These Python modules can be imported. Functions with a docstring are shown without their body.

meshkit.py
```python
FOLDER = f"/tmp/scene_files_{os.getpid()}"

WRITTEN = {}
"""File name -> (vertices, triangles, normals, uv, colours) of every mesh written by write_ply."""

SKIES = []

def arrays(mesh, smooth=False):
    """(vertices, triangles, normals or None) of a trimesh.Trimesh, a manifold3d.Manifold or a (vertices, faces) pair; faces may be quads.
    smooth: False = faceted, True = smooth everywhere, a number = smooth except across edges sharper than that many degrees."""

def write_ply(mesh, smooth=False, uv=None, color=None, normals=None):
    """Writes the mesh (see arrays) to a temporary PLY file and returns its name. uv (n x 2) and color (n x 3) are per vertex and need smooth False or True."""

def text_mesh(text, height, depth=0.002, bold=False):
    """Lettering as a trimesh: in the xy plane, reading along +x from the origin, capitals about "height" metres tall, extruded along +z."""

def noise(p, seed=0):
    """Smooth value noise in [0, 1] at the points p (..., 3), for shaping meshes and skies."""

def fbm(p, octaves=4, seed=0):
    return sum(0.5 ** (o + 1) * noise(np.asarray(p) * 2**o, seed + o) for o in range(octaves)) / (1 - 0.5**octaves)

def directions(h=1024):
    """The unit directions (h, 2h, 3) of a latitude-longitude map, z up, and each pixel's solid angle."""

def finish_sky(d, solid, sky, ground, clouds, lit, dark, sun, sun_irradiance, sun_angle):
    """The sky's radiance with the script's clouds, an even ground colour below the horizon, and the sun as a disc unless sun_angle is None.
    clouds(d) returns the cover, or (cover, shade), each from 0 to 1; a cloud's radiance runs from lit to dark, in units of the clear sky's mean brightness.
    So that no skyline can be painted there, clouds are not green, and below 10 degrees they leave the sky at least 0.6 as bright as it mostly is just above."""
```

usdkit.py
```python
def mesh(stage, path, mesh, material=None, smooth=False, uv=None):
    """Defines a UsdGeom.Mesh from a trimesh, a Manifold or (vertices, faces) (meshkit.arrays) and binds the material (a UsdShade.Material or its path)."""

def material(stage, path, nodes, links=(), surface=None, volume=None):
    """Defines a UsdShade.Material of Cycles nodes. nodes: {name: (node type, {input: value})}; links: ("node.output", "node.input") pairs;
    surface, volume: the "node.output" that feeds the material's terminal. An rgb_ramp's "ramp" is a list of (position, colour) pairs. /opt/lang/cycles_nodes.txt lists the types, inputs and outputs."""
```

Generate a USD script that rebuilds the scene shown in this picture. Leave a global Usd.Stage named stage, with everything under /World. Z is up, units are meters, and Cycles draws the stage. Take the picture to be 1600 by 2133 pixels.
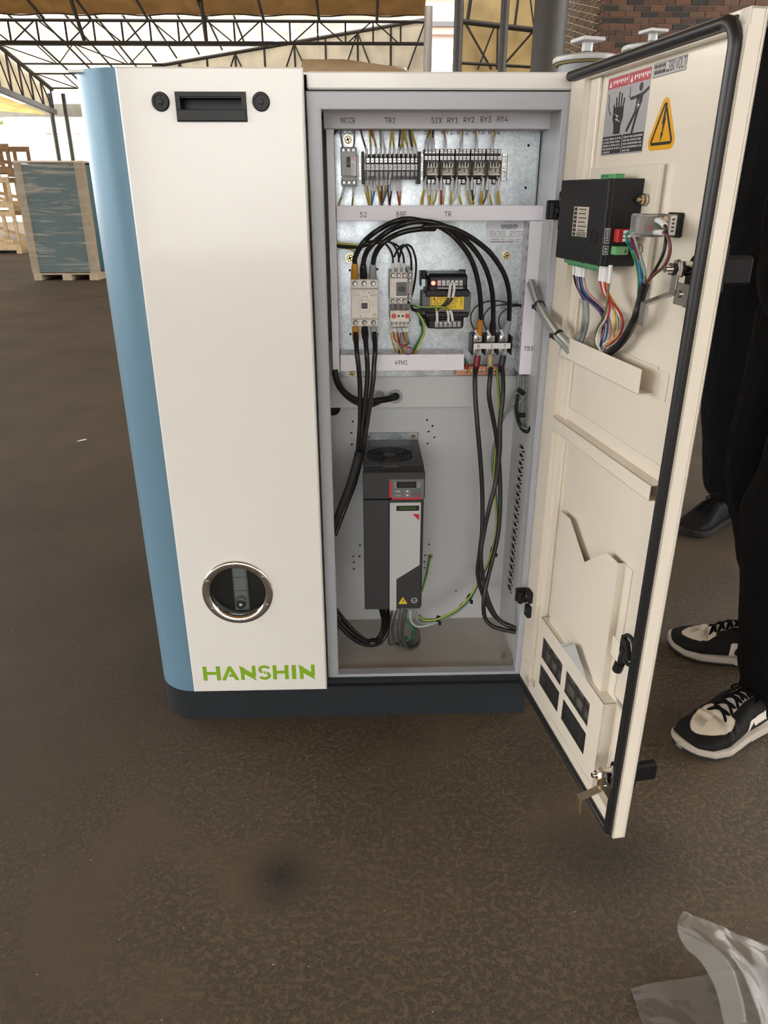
import math, random
import numpy as np, trimesh, manifold3d as m3, usdkit, meshkit
from shapely.geometry import Polygon, Point, LineString, box as sbox, MultiPolygon
from shapely.ops import unary_union
from shapely import affinity
from pxr import Usd, UsdGeom, UsdLux, UsdShade, Sdf, Gf, Vt
random.seed(7); RNG = np.random.default_rng(7)
stage = Usd.Stage.CreateInMemory()
UsdGeom.SetStageUpAxis(stage, 'Z'); UsdGeom.SetStageMetersPerUnit(stage, 1.0)
UsdGeom.Xform.Define(stage, '/World'); UsdGeom.Scope.Define(stage, '/World/Looks')

# ---------------------------------------------------------------- camera
EYE, ROT, FPX = ([0.3663, -1.2847, 1.059], [[0.999577, -0.029055, -0.001283], [0.012782, 0.399232, 0.916761], [0.026124, 0.916389, -0.399435]], 1530.0)
cam = UsdGeom.Camera.Define(stage, '/World/camera')
_r, _u, _f = (np.array(v) for v in ROT)
cam.AddTransformOp().Set(Gf.Matrix4d(*_r, 0, *_u, 0, *(-_f), 0, *EYE, 1))
cam.CreateFocalLengthAttr(24.0); cam.CreateHorizontalApertureAttr(24.0 * 1600 / FPX)
cam.CreateClippingRangeAttr((0.05, 500.0))
cam.CreateExposureAttr(0.0)
CAM_EXPOSURE = 1.0
cam.GetExposureAttr().Set(CAM_EXPOSURE)

# ---------------------------------------------------------------- light: hazy bright daylight outside the open canopy
dome = UsdLux.DomeLight.Define(stage, '/World/sky'); dome.CreateIntensityAttr(1.0); dome.CreateColorAttr(Gf.Vec3f(1.0, 0.988, 0.965)); dome.CreateExposureAttr(0.0)
sun = UsdLux.DistantLight.Define(stage, '/World/sun'); sun.CreateIntensityAttr(7.0); sun.CreateAngleAttr(1.5); sun.CreateColorAttr(Gf.Vec3f(1.0, 0.95, 0.86))
sun.AddRotateXYZOp().Set(Gf.Vec3f(28, 22, 0))

# ---------------------------------------------------------------- helpers
LOOKS = {}
def mat(name, color=(.5,.5,.5), rough=.5, metal=0., noise=None, bump=None, spec=.5, coat=0., trans=0., alpha=None, emit=None, ior=1.5):
    """A principled material; noise = (scale, amount) varies its colour, bump = (scale, strength, distance)."""
    if name in LOOKS: return LOOKS[name]
    p = {'roughness': rough, 'metallic': metal, 'specular_ior_level': spec, 'base_color': color, 'ior': ior}
    if coat: p.update(coat_weight=coat, coat_roughness=.06)
    if trans: p['transmission_weight'] = trans
    if alpha is not None: p['alpha'] = alpha
    if emit: p.update(emission_color=emit[0], emission_strength=emit[1])
    n, l = {'p': ('principled_bsdf', p), 'g': ('geometry', {})}, []
    if noise:
        sc, am = noise[:2]
        n['n'] = ('noise_texture', {'scale': sc, 'detail': 5.0, 'roughness': .6})
        n['r'] = ('rgb_ramp', {'ramp': [(.3, tuple(c*(1-am) for c in color)), (.7, tuple(min(1, c*(1+am)) for c in color))]})
        l += [('g.position','n.vector'), ('n.fac','r.fac'), ('r.color','p.base_color')]
    if bump:
        n['bn'] = ('noise_texture', {'scale': bump[0], 'detail': 3.0})
        n['b'] = ('bump', {'strength': bump[1], 'distance': bump[2]})
        l += [('g.position','bn.vector'), ('bn.fac','b.height'), ('b.normal','p.normal')]
    LOOKS[name] = usdkit.material(stage, '/World/Looks/' + name, n, l, surface='p.BSDF')
    return LOOKS[name]
# print and small fittings: colour and finish read from the mesh
LOOKS['print'] = usdkit.material(stage, '/World/Looks/print', {'a': ('attribute', {'attribute': 'col'}), 's': ('attribute', {'attribute': 'surf'}), 'x': ('separate_xyz', {}), 'p': ('principled_bsdf', {})},
    [('a.color','p.base_color'), ('s.vector','x.vector'), ('x.x','p.roughness'), ('x.y','p.metallic')], surface='p.BSDF')

class Fr:
    """A frame: a point (a,b,c) of it is o + a*ex + b*ey + c*ez."""
    def __init__(s, o=(0,0,0), ex=(1,0,0), ey=(0,1,0), ez=(0,0,1)):
        s.o = np.array(o, float); s.m = np.array([ex, ey, ez], float)
    def __call__(s, p): return np.asarray(p, float) @ s.m + s.o
def FY(y): return Fr((0, y, 0), (1,0,0), (0,0,1), (0,-1,0))      # faces the room: (x, z, forward of plane y)
WORLD = Fr()
def unit(v): v = np.asarray(v, float); return v / max(np.linalg.norm(v), 1e-12)

def spline(pts, step=6):
    p = np.asarray(pts, float)
    if len(p) < 3 or step <= 1: return p
    q = np.vstack([2*p[0]-p[1], p, 2*p[-1]-p[-2]]); out = []
    for i in range(1, len(q)-2):
        a, b, c, d = q[i-1], q[i], q[i+1], q[i+2]
        for t in np.arange(step)/step:
            out.append(.5*((2*b)+(c-a)*t+(2*a-5*b+4*c-d)*t*t+(3*b-a-3*c+d)*t**3))
    return np.vstack(out+[p[-1:]])
def flat(v, f):
    t = np.asarray(v, float)[np.asarray(f)]; n = np.cross(t[:,1]-t[:,0], t[:,2]-t[:,0])
    n /= np.maximum(np.linalg.norm(n, axis=1, keepdims=True), 1e-15)
    return t.reshape(-1,3), np.arange(len(t)*3).reshape(-1,3), np.repeat(n, 3, 0)
_cb = [(a,b,c,k) for a in (-1,1) for b in (-1,1) for c in (-1,1) for k in range(3)]
_cf = trimesh.convex.convex_hull(np.array([[s*(1 if k==i else .8) for i, s in enumerate((a,b,c))] for a,b,c,k in _cb]))
_ci = [int(np.argmin(np.linalg.norm(_cf.vertices - np.array([s*(1 if k==i else .8) for i, s in enumerate((a,b,c))]), axis=1))) for a,b,c,k in _cb]
_inv = {v: i for i, v in enumerate(_ci)}
CF = np.array([[_inv[v] for v in t] for t in _cf.faces])

class MB:
    """Collects shapes given in a frame and becomes ONE mesh of the scene."""
    def __init__(s, fr=WORLD): s.fr, s.P, s.c, s.s = fr, [], None, (.5, 0)
    def ink(s, col, rough=.5, metal=0.): s.c, s.s = col, (rough, metal); return s
    def add(s, v, f, n):
        s.P.append((s.fr(v), np.asarray(f), np.asarray(n, float) @ s.fr.m, s.c, s.s)); return s
    def tri(s, t, smooth=35):
        v, f, n = meshkit.arrays(t, smooth)
        if n is None: v, f, n = flat(v, f)
        return s.add(v, f, n)
    def box(s, a0, a1, b0, b1, c0, c1, ch=0.):
        lo, hi = np.array([min(a0,a1), min(b0,b1), min(c0,c1)]), np.array([max(a0,a1), max(b0,b1), max(c0,c1)])
        h = (hi-lo)/2; ch = min(ch, .45*h.min()) if ch else .0
        if ch:
            v = (lo+hi)/2 + np.array([[sg*(h[i]-(0 if k==i else ch)) for i, sg in enumerate(q[:3])] for q in _cb for k in [q[3]]])
            return s.add(*flat(v, CF))
        t = trimesh.creation.box(hi-lo); return s.add(*flat(t.vertices+(lo+hi)/2, t.faces))
    def cyl(s, a, b, r, r2=None, n=14, smooth=True):
        a, b = np.asarray(a, float), np.asarray(b, float); r2 = r if r2 is None else r2
        w = unit(b-a); x = unit(np.cross(w, (0,0,1) if abs(w[2]) < .9 else (1,0,0))); y = np.cross(w, x)
        th = np.arange(n)*2*np.pi/n + (np.pi/n if n < 9 else 0); d = np.outer(np.cos(th), x)+np.outer(np.sin(th), y)
        v0, v1, i = a+d*r, b+d*r2, np.arange(n); j = (i+1) % n
        side = np.vstack([np.c_[i, j, j+n], np.c_[i, j+n, i+n]])
        if n >= 9 and smooth: s.add(np.vstack([v0, v1]), side, np.vstack([d, d]))
        else: s.add(*flat(np.vstack([v0, v1]), side))
        if r > 1e-6: s.add(np.vstack([v0, [a]]), np.c_[j, i, np.full(n, n)], np.tile(-w, (n+1, 1)))
        if r2 > 1e-6: s.add(np.vstack([v1, [b]]), np.c_[i, j, np.full(n, n)], np.tile(w, (n+1, 1)))
        return s
    def tube(s, pts, r, n=8, step=6, closed=False, caps=True):
        p = spline(pts, step) if not closed else np.asarray(pts, float)
        m = len(p); rr = np.broadcast_to(np.asarray(r, float), (m,)) if np.ndim(r) == 0 else np.interp(np.linspace(0,1,m), np.linspace(0,1,len(r)), r)
        if closed: t = np.roll(p, -1, 0)-np.roll(p, 1, 0)
        else: t = np.gradient(p, axis=0)
        t /= np.maximum(np.linalg.norm(t, axis=1, keepdims=True), 1e-12)
        u = unit(np.cross(t[0], (0,0,1) if abs(t[0][2]) < .9 else (1,0,0))); U = []
        for k in range(m):
            u = unit(u - t[k]*(u@t[k])); U.append(u)
        U = np.array(U); W = np.cross(t, U); th = np.arange(n)*2*np.pi/n
        d = U[:,None]*np.cos(th)[None,:,None] + W[:,None]*np.sin(th)[None,:,None]
        v = p[:,None]+d*rr[:,None,None]; i, k = np.meshgrid(np.arange(n), np.arange(m if closed else m-1)); i, k = i.ravel(), k.ravel()
        j, k2 = (i+1) % n, (k+1) % m
        f = np.vstack([np.c_[k*n+i, k*n+j, k2*n+j], np.c_[k*n+i, k2*n+j, k2*n+i]])
        s.add(v.reshape(-1,3), f, d.reshape(-1,3))
        if caps and not closed:
            q = np.arange(n); w = (q+1) % n
            s.add(np.vstack([v[0], p[:1]]), np.c_[w, q, np.full(n, n)], np.tile(-t[0], (n+1,1)))
            s.add(np.vstack([v[-1], p[-1:]]), np.c_[q, w, np.full(n, n)], np.tile(t[-1], (n+1,1)))
        return s
    def prism(s, poly, c0, c1):
        """poly in (a, b), extruded along c."""
        g = poly if hasattr(poly, 'geom_type') else Polygon(poly)
        for k in getattr(g, 'geoms', [g]):
            if k.is_empty or k.area < 1e-12: continue
            t = trimesh.creation.extrude_polygon(k, abs(c1-c0), engine='earcut')
            s.add(*flat(t.vertices+np.array([0,0,min(c0,c1)]), t.faces))
        return s
    def text(s, txt, a, b, h, c=0., depth=.0004, bold=False, w=None, center=True):
        """Lettering of capital height h centred at (a, b), standing on c; w = its width."""
        t = meshkit.text_mesh(txt, h, depth, bold); x0, x1 = t.bounds[0][0], t.bounds[1][0]
        k = w/(x1-x0) if w else 1.
        v = np.array(t.vertices); v[:,0] = (v[:,0]-((x0+x1)/2 if center else x0))*k + a; v[:,1] += b-h/2; v[:,2] += c
        return s.add(*flat(v, t.faces))
    def lathe(s, prof, o, w, n=32):
        """prof: (radius, height) pairs turned about the axis w through o."""
        o, w = np.asarray(o, float), unit(w); x = unit(np.cross(w, (0,0,1) if abs(w[2]) < .9 else (1,0,0))); y = np.cross(w, x)
        th = np.arange(n)*2*np.pi/n; pr = np.asarray(prof, float); m = len(pr)
        v = np.array([o+w*h+r*(np.cos(a)*x+np.sin(a)*y) for r, h in pr for a in th])
        i, k = np.meshgrid(np.arange(n), np.arange(m-1)); i, k = i.ravel(), k.ravel(); j = (i+1) % n
        f = np.vstack([np.c_[k*n+i, k*n+j, (k+1)*n+j], np.c_[k*n+i, (k+1)*n+j, (k+1)*n+i]])
        return s.tri(trimesh.Trimesh(v, f, process=True), 40)
    def screw(s, a, b, c, r, h=.0015, cross=True):
        """A pan-head screw lying on c, head towards +c."""
        s.cyl((a,b,c), (a,b,c+h*.6), r, n=12); s.cyl((a,b,c+h*.6), (a,b,c+h), r, r*.8, n=12)
        if cross:
            keep = (s.c, s.s); s.ink((.05,.05,.05), .6)
            q = .35; 
            for ca, sa in ((math.cos(q), math.sin(q)), (-math.sin(q), math.cos(q))):
                w, L = r*.16, r*.62
                P = [(a+ca*L-sa*w, b+sa*L+ca*w), (a-ca*L-sa*w, b-sa*L+ca*w), (a-ca*L+sa*w, b-sa*L-ca*w), (a+ca*L+sa*w, b+sa*L-ca*w)]
                s.prism(P, c+h, c+h+.0001)
            s.c, s.s = keep
        return s

ORIGIN = {}
def numbered(parent, name):
    p, k = f'{parent}/{name}', 0
    while stage.GetPrimAtPath(p): k += 1; p = f'{parent}/{name}_{k:03d}'
    return p
def said(prim, label=None, cat=None, group=None, kind=None):
    for k, v in (('label', label), ('category', cat), ('group', group), ('kind', kind)):
        if v: prim.SetCustomDataByKey(k, v)
    return prim
def thing(name, label, cat, loc=(0,0,0), group=None, kind=None):
    """An Xform at the thing's base; parts are given in world coordinates and stored relative to it."""
    p = numbered('/World', name); x = UsdGeom.Xform.Define(stage, p); x.AddTranslateOp().Set(Gf.Vec3d(*map(float, loc)))
    ORIGIN[p] = np.array(loc, float); return said(x.GetPrim(), label, cat, group, kind)
def obj(name, mb, m, parent=None, label=None, cat=None, group=None, kind=None):
    """Defines what an MB collected as one Mesh prim under parent, or at top level."""
    root = '/World' if parent is None else str(parent.GetPath())
    p = numbered(root, name); o = ORIGIN.get(root, np.zeros(3)); ORIGIN[p] = o
    at, vs, fs, ns, cs, ss, any_c = 0, [], [], [], [], [], any(q[3] is not None for q in mb.P)
    for v, f, n, c, sf in mb.P:
        vs.append(v-o); fs.append(f+at); ns.append(n); at += len(v)
        if any_c: cs.append(np.tile(c or (.5,.5,.5), (len(v),1))); ss.append(np.tile((*sf, 0), (len(v),1)))
    v, f, n = np.vstack(vs), np.vstack(fs), np.vstack(ns)
    M = UsdGeom.Mesh.Define(stage, p)
    M.CreatePointsAttr(Vt.Vec3fArray.FromNumpy(v.astype(np.float32))); M.CreateFaceVertexCountsAttr(Vt.IntArray.FromNumpy(np.full(len(f), 3, np.int32)))
    M.CreateFaceVertexIndicesAttr(Vt.IntArray.FromNumpy(f.astype(np.int32).ravel())); M.CreateSubdivisionSchemeAttr('none')
    M.CreateNormalsAttr(Vt.Vec3fArray.FromNumpy(n.astype(np.float32))); M.SetNormalsInterpolation('vertex')
    if any_c:
        api = UsdGeom.PrimvarsAPI(M)
        api.CreatePrimvar('col', Sdf.ValueTypeNames.Color3fArray, 'vertex').Set(Vt.Vec3fArray.FromNumpy(np.vstack(cs).astype(np.float32)))
        api.CreatePrimvar('surf', Sdf.ValueTypeNames.Float3Array, 'vertex').Set(Vt.Vec3fArray.FromNumpy(np.vstack(ss).astype(np.float32)))
        if m is None: m = LOOKS['print']
    UsdShade.MaterialBindingAPI.Apply(M.GetPrim()).Bind(LOOKS[m] if isinstance(m, str) else m)
    return said(M.GetPrim(), label, cat, group, kind)
def copy_of(root, loc, label=None, rotz=0., group=None):
    """Another of a thing, with its parts, under the next number."""
    was = root.GetCustomData(); base = root.GetName()
    p = numbered('/World', base); x = UsdGeom.Xform.Define(stage, p)
    r = x.GetPrim(); r.GetReferences().AddInternalReference(root.GetPath())
    x.ClearXformOpOrder(); x.AddTranslateOp().Set(Gf.Vec3d(*map(float, loc)))
    if rotz: x.AddRotateZOp().Set(float(rotz))
    r.SetInstanceable(True)
    return said(r, label or was['label'], was['category'], group or was.get('group'))
ORD = 'first second third fourth fifth sixth seventh eighth ninth tenth eleventh twelfth thirteenth fourteenth fifteenth sixteenth seventeenth eighteenth'.split()

# ---------------------------------------------------------------- materials
mat('white_paint', (.80,.79,.755), .22, bump=(420, .12, .0006), coat=.25)
mat('cream_paint', (.76,.70,.595), .24, bump=(420, .10, .0006), coat=.25)
mat('grey_paint', (.42,.44,.475), .30, bump=(500, .10, .0005))
mat('grey_inside', (.60,.61,.62), .36, bump=(500, .06, .0004))
mat('floor_grey', (.50,.465,.42), .4, noise=(9, .12))
mat('blue_paint', (.150,.270,.365), .34, metal=.15, spec=.28, bump=(600, .08, .0004))
mat('base_paint', (.018,.0225,.027), .42, bump=(700, .15, .0005))
mat('duct_plastic', (.85,.84,.91), .42)
mat('black_plastic', (.010,.0105,.012), .42, spec=.35)
mat('matt_black', (.012,.0125,.014), .55, spec=.3)
mat('gasket_rubber', (.012,.0125,.014), .38)
mat('cable_black', (.010,.010,.011), .33)
mat('cable_grey', (.25,.29,.28), .4)
mat('chrome', (.80,.79,.77), .10, 1.)
mat('steel', (.62,.61,.58), .24, 1.)
mat('brass', (.78,.56,.24), .25, 1.)
mat('zinc_yellow', (.74,.62,.42), .28, 1.)
mat('copper', (.72,.36,.24), .3, 1.)
mat('copper_bar', (.60,.27,.19), .42, .85)
mat('beige_plastic', (.70,.665,.61), .42)
mat('grey_plastic', (.36,.36,.36), .42)
mat('dark_plastic', (.12,.12,.125), .45)
mat('white_plastic', (.89,.91,.94), .4)
mat('orange_vinyl', (.55,.24,.03), .4)
mat('grey_vinyl', (.33,.345,.37), .38)
mat('red_vinyl', (.20,.015,.02), .42)
mat('navy_vinyl', (.012,.016,.035), .45)
mat('tan_tape', (.42,.33,.17), .5, noise=(260, .35))
mat('clear_plastic', (.9,.9,.9), .08, trans=.92, ior=1.35)
mat('truss_steel', (.055,.048,.042), .55, .3)
mat('column_steel', (.058,.053,.046), .55, noise=(14, .12))
LOOKS['galvanised'] = usdkit.material(stage, '/World/Looks/galvanised', {
    'g': ('geometry', {}), 'v': ('voronoi_texture', {'scale': 300.0}), 'n': ('noise_texture', {'scale': 22.0, 'detail': 3.0}),
    'r': ('rgb_ramp', {'ramp': [(0., (.37,.405,.43)), (1., (.50,.535,.56))]}), 'm': ('map_range', {'from_min': .3, 'from_max': .7, 'to_min': .26, 'to_max': .40}),
    'sx': ('separate_color', {}), 'bn': ('bump', {'strength': .12, 'distance': .0006}), 'p': ('principled_bsdf', {'metallic': 1.0})},
    [('g.position','v.vector'), ('g.position','n.vector'), ('v.color','sx.color'), ('sx.r','r.fac'), ('r.color','p.base_color'), ('n.fac','m.value'), ('m.result','p.roughness'), ('n.fac','bn.height'), ('bn.normal','p.normal')], surface='p.BSDF')
LOOKS['asphalt'] = usdkit.material(stage, '/World/Looks/asphalt', {
    'g': ('geometry', {}),
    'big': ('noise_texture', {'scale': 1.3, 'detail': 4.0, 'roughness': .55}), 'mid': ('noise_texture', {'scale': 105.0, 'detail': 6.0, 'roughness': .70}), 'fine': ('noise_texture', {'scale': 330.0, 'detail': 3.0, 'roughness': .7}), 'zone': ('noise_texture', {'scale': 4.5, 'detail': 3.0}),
    'rb': ('rgb_ramp', {'ramp': [(.28, (.080,.055,.031)), (.50, (.112,.078,.045)), (.75, (.140,.100,.060))]}),
    'rm': ('rgb_ramp', {'ramp': [(.30, (1.,1.,1.)), (.47, (1.,1.,1.)), (.515, (.74,.73,.72)), (.55, (.93,.93,.93)), (.60, (1.16,1.15,1.13)), (.75, (1.,1.,1.))]}),  # dark and pale stops paint the shading of the crumbs into the colour
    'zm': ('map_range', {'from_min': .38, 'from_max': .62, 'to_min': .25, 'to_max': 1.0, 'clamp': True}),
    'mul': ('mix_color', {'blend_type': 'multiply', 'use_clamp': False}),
    'sp': ('voronoi_texture', {'scale': 95.0}), 'spr': ('rgb_ramp', {'ramp': [(.0, (1,1,1)), (.10, (1,1,1)), (.14, (0,0,0))]}), 'sc': ('separate_color', {}), 'spm': ('map_range', {'from_min': .955, 'from_max': .975, 'to_min': 0., 'to_max': .8, 'clamp': True}), 'spx': ('math', {'math_type': 'multiply'}),
    'fin': ('mix_color', {'b': (.50,.45,.36), 'use_clamp': True}),
    'd1': ('vector_math', {'math_type': 'subtract', 'vector2': (.217,-.388,0.)}), 'l1': ('vector_math', {'math_type': 'length'}), 'k1': ('map_range', {'from_min': .05, 'from_max': .125, 'to_min': .22, 'to_max': 1.0, 'clamp': True}),
    'w1': ('math', {'math_type': 'multiply_add', 'value2': .10}), 'st1': ('mix_color', {'blend_type': 'multiply', 'fac': 1.0}),
    'd2': ('vector_math', {'math_type': 'subtract', 'vector2': (.78,-.36,0.)}), 's2': ('vector_math', {'math_type': 'multiply', 'vector2': (1.,1.6,1.)}), 'l2': ('vector_math', {'math_type': 'length'}), 'k2': ('map_range', {'from_min': .08, 'from_max': .24, 'to_min': .52, 'to_max': 1.0, 'clamp': True}),  # oval patch, darker towards its middle
    'w2': ('math', {'math_type': 'multiply_add', 'value2': .12}), 'patch2': ('mix_color', {'blend_type': 'multiply', 'fac': 1.0}),
    'hr': ('map_range', {'from_min': .49, 'from_max': .63, 'to_min': 0., 'to_max': 1.0, 'clamp': True}), 'hz': ('math', {'math_type': 'multiply'}), 'h': ('math', {'math_type': 'multiply_add', 'value2': .35}), 'bmp': ('bump', {'strength': 1.0, 'distance': .007}),
    'p': ('principled_bsdf', {'roughness': .66, 'specular_ior_level': .28})},
    [('g.position','big.vector'), ('g.position','mid.vector'), ('g.position','fine.vector'), ('g.position','sp.vector'), ('g.position','zone.vector'),
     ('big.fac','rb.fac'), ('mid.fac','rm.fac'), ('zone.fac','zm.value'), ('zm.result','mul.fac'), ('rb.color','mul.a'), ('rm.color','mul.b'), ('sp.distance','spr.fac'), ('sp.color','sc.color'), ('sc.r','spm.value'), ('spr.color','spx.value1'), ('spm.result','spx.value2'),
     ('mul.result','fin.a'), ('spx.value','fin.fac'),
     ('g.position','d1.vector1'), ('d1.vector','l1.vector1'), ('mid.fac','w1.value1'), ('l1.value','w1.value3'), ('w1.value','k1.value'), ('fin.result','st1.a'), ('k1.result','st1.b'),
     ('g.position','d2.vector1'), ('d2.vector','s2.vector1'), ('s2.vector','l2.vector1'), ('mid.fac','w2.value1'), ('l2.value','w2.value3'), ('w2.value','k2.value'), ('st1.result','patch2.a'), ('k2.result','patch2.b'),
     ('patch2.result','p.base_color'), ('mid.fac','hr.value'), ('hr.result','hz.value1'), ('zm.result','hz.value2'), ('fine.fac','h.value1'), ('hz.value','h.value3'), ('h.value','bmp.height'), ('bmp.normal','p.normal')], surface='p.BSDF')

# ---------------------------------------------------------------- ground
m = MB(); m.box(-45, 45, -14, 60, -.3, 0)
obj('floor', m, 'asphalt', kind='structure', label='rough brown-grey asphalt yard floor with an oil stain and a darker patch')

# ================================================================ the compressor cabinet
HT, PB, PW = 1.232, .088, .2807                 # top, bottom of the front panels, width of the blind panel
XL, XR, YB = -.084, .709, .86
cab = thing('compressor_cabinet', 'white and blue air compressor cabinet with its electrical door standing open', 'air compressor', (.31, .4, 0))

def plan(x0, x1, y0, y1, r, n=14):
    a = np.linspace(0, math.pi/2, n)
    return [(x0+r-r*math.cos(t), y0+r-r*math.sin(t)) for t in a] + [(x1, y0), (x1, y1), (x0, y1)]
m = MB(); m.prism(Polygon(plan(XL-.004, XR+.004, .022, YB+.01, .082)), 0, .079)
obj('base', m, 'base_paint', cab, label='dark charcoal plinth with a rounded corner')
m = MB(); m.box(.0, XR-.002, .034, .0475, .076, .0865)
obj('base_ledge', m, 'base_paint', cab)
# blue corner skin
a = np.linspace(0, math.pi/2, 24); r = .082; x0, y0 = XL, .010
out = [(-.0045, y0+.010), (-.0045, y0)] + [(x0+r-r*math.sin(t), y0+r-r*math.cos(t)) for t in a] + [(x0, YB)]
ins = [(x0+.002, YB)] + [(x0+r-(r-.002)*math.sin(t), y0+r-(r-.002)*math.cos(t)) for t in a[::-1]] + [(-.0065, y0+.002), (-.0065, y0+.010)]
t = trimesh.creation.extrude_polygon(Polygon(out+ins), HT-.0835, engine='earcut'); t.apply_translation((0,0,.0835))
m = MB(); m.tri(t, 20); obj('corner_panel', m, 'blue_paint', cab, label='steel-blue rounded corner panel')
# back, side, roof skins; the blind bay is closed so that its inside is dark
m = MB(); m.box(XR-.0016, XR, .062, YB, .086, HT); m.box(XL+.02, XR, YB-.002, YB, .086, HT); m.box(XL+.03, XR, .05, YB, HT-.004, HT-.0005)
m.box(XL+.004, .0, .03, .05, HT-.004, HT-.0005)
obj('outer_skin', m, 'white_paint', cab)
m = MB(); m.prism(Polygon(plan(XL+.003, .02, y0+.003, YB, .078)), HT-.005, HT-.0015); obj('corner_cap', m, 'blue_paint', cab)
m = MB(); m.box(-.006, .282, .030, .032, .088, 1.10); obj('bay_lining', m, 'matt_black', cab)

# blind front panel with holes for the grip and the sight glass
G0, G1 = (.0862,1.1988), (.1934,1.1583)
SG = (.1114, .3288); SR = .0710
LK = [(.0636,1.1854),(.2159,1.1856)]
def slab(x0, x1, z0, z1, t, ch, cuts):
    """A sheet-metal panel with a rounded front edge, its face at t = 0, cut through by 2-D shapes."""
    P = [(x, z, c) for x in (x0, x1) for z in (z0, z1) for c in (-t, -ch)]
    for k, o in ((.30, .62), (.62, .30), (1., 0.)): P += [(x+(ch*k if x == x0 else -ch*k), z+(ch*k if z == z0 else -ch*k), -ch*o) for x in (x0, x1) for z in (z0, z1)]
    M = m3.Manifold.hull_points(np.array(P, float))
    for g in cuts: M = M - m3.Manifold.extrude(m3.CrossSection([np.array(g.normalize().exterior.coords)[:-1][::-1 if not g.normalize().exterior.is_ccw else 1]]), t*3).translate((0, 0, -t*2))
    return M
m = MB(FY(0)); m.tri(slab(0, PW, PB, HT, .028, .0028, [sbox(G0[0]+.004, G1[1]+.004, G1[0]-.004, G0[1]-.004), Point(SG).buffer(SR-.010, 32)]), 18)
fp = obj('front_panel', m, 'white_paint', cab, label='plain white blind front panel')
m = MB(FY(0)); gx0, gx1, gz0, gz1 = G0[0], G1[0], G1[1], G0[1]
m.prism(sbox(gx0, gz0, gx1, gz1) - sbox(gx0+.007, gz0+.0165, gx1-.007, gz1-.006), -.002, .003)
m.box(gx0+.004, gx1-.004, gz0+.004, gz1-.004, -.030, -.028)
m.box(gx0+.004, gx0+.007, gz0+.006, gz1-.006, -.028, .0); m.box(gx1-.007, gx1-.004, gz0+.006, gz1-.006, -.028, .0)
m.box(gx0+.004, gx1-.004, gz1-.008, gz1-.005, -.028, .0); m.box(gx0+.004, gx1-.004, gz0+.004, gz0+.0165, -.028, .0); m.box(gx0+.001, gx1-.001, gz0+.001, gz0+.0165, .002, .0055, .0025)
obj('grip_recess', m, 'black_plastic', fp, label='black recessed pull grip')
for q in LK:
    m = MB(FY(0)); m.lathe([(.0135,0),(.0135,.002),(.0115,.0045),(.0095,.0045),(.009,.0025),(.0001,.0025)], (q[0], q[1], 0), (0,0,1), 28)
    m.box(q[0]-.0036, q[0]+.0036, q[1]-.0036, q[1]+.0036, .0015, .0065, .0006); m.box(q[0]-.0012, q[0]+.0012, q[1]-.0075, q[1]+.0075, .002, .004)
    obj('quarter_turn_lock', m, 'black_plastic', fp, label='black round quarter-turn lock')
m = MB(FY(0)); m.lathe([(SR,0),(SR-.0008,.0030),(SR-.003,.0050),(SR-.007,.0056),(SR-.0115,.0048),(SR-.0148,.0026),(SR-.0165,.0006),(SR-.0168,-.006)], (SG[0], SG[1], 0), (0,0,1), 72)
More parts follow.
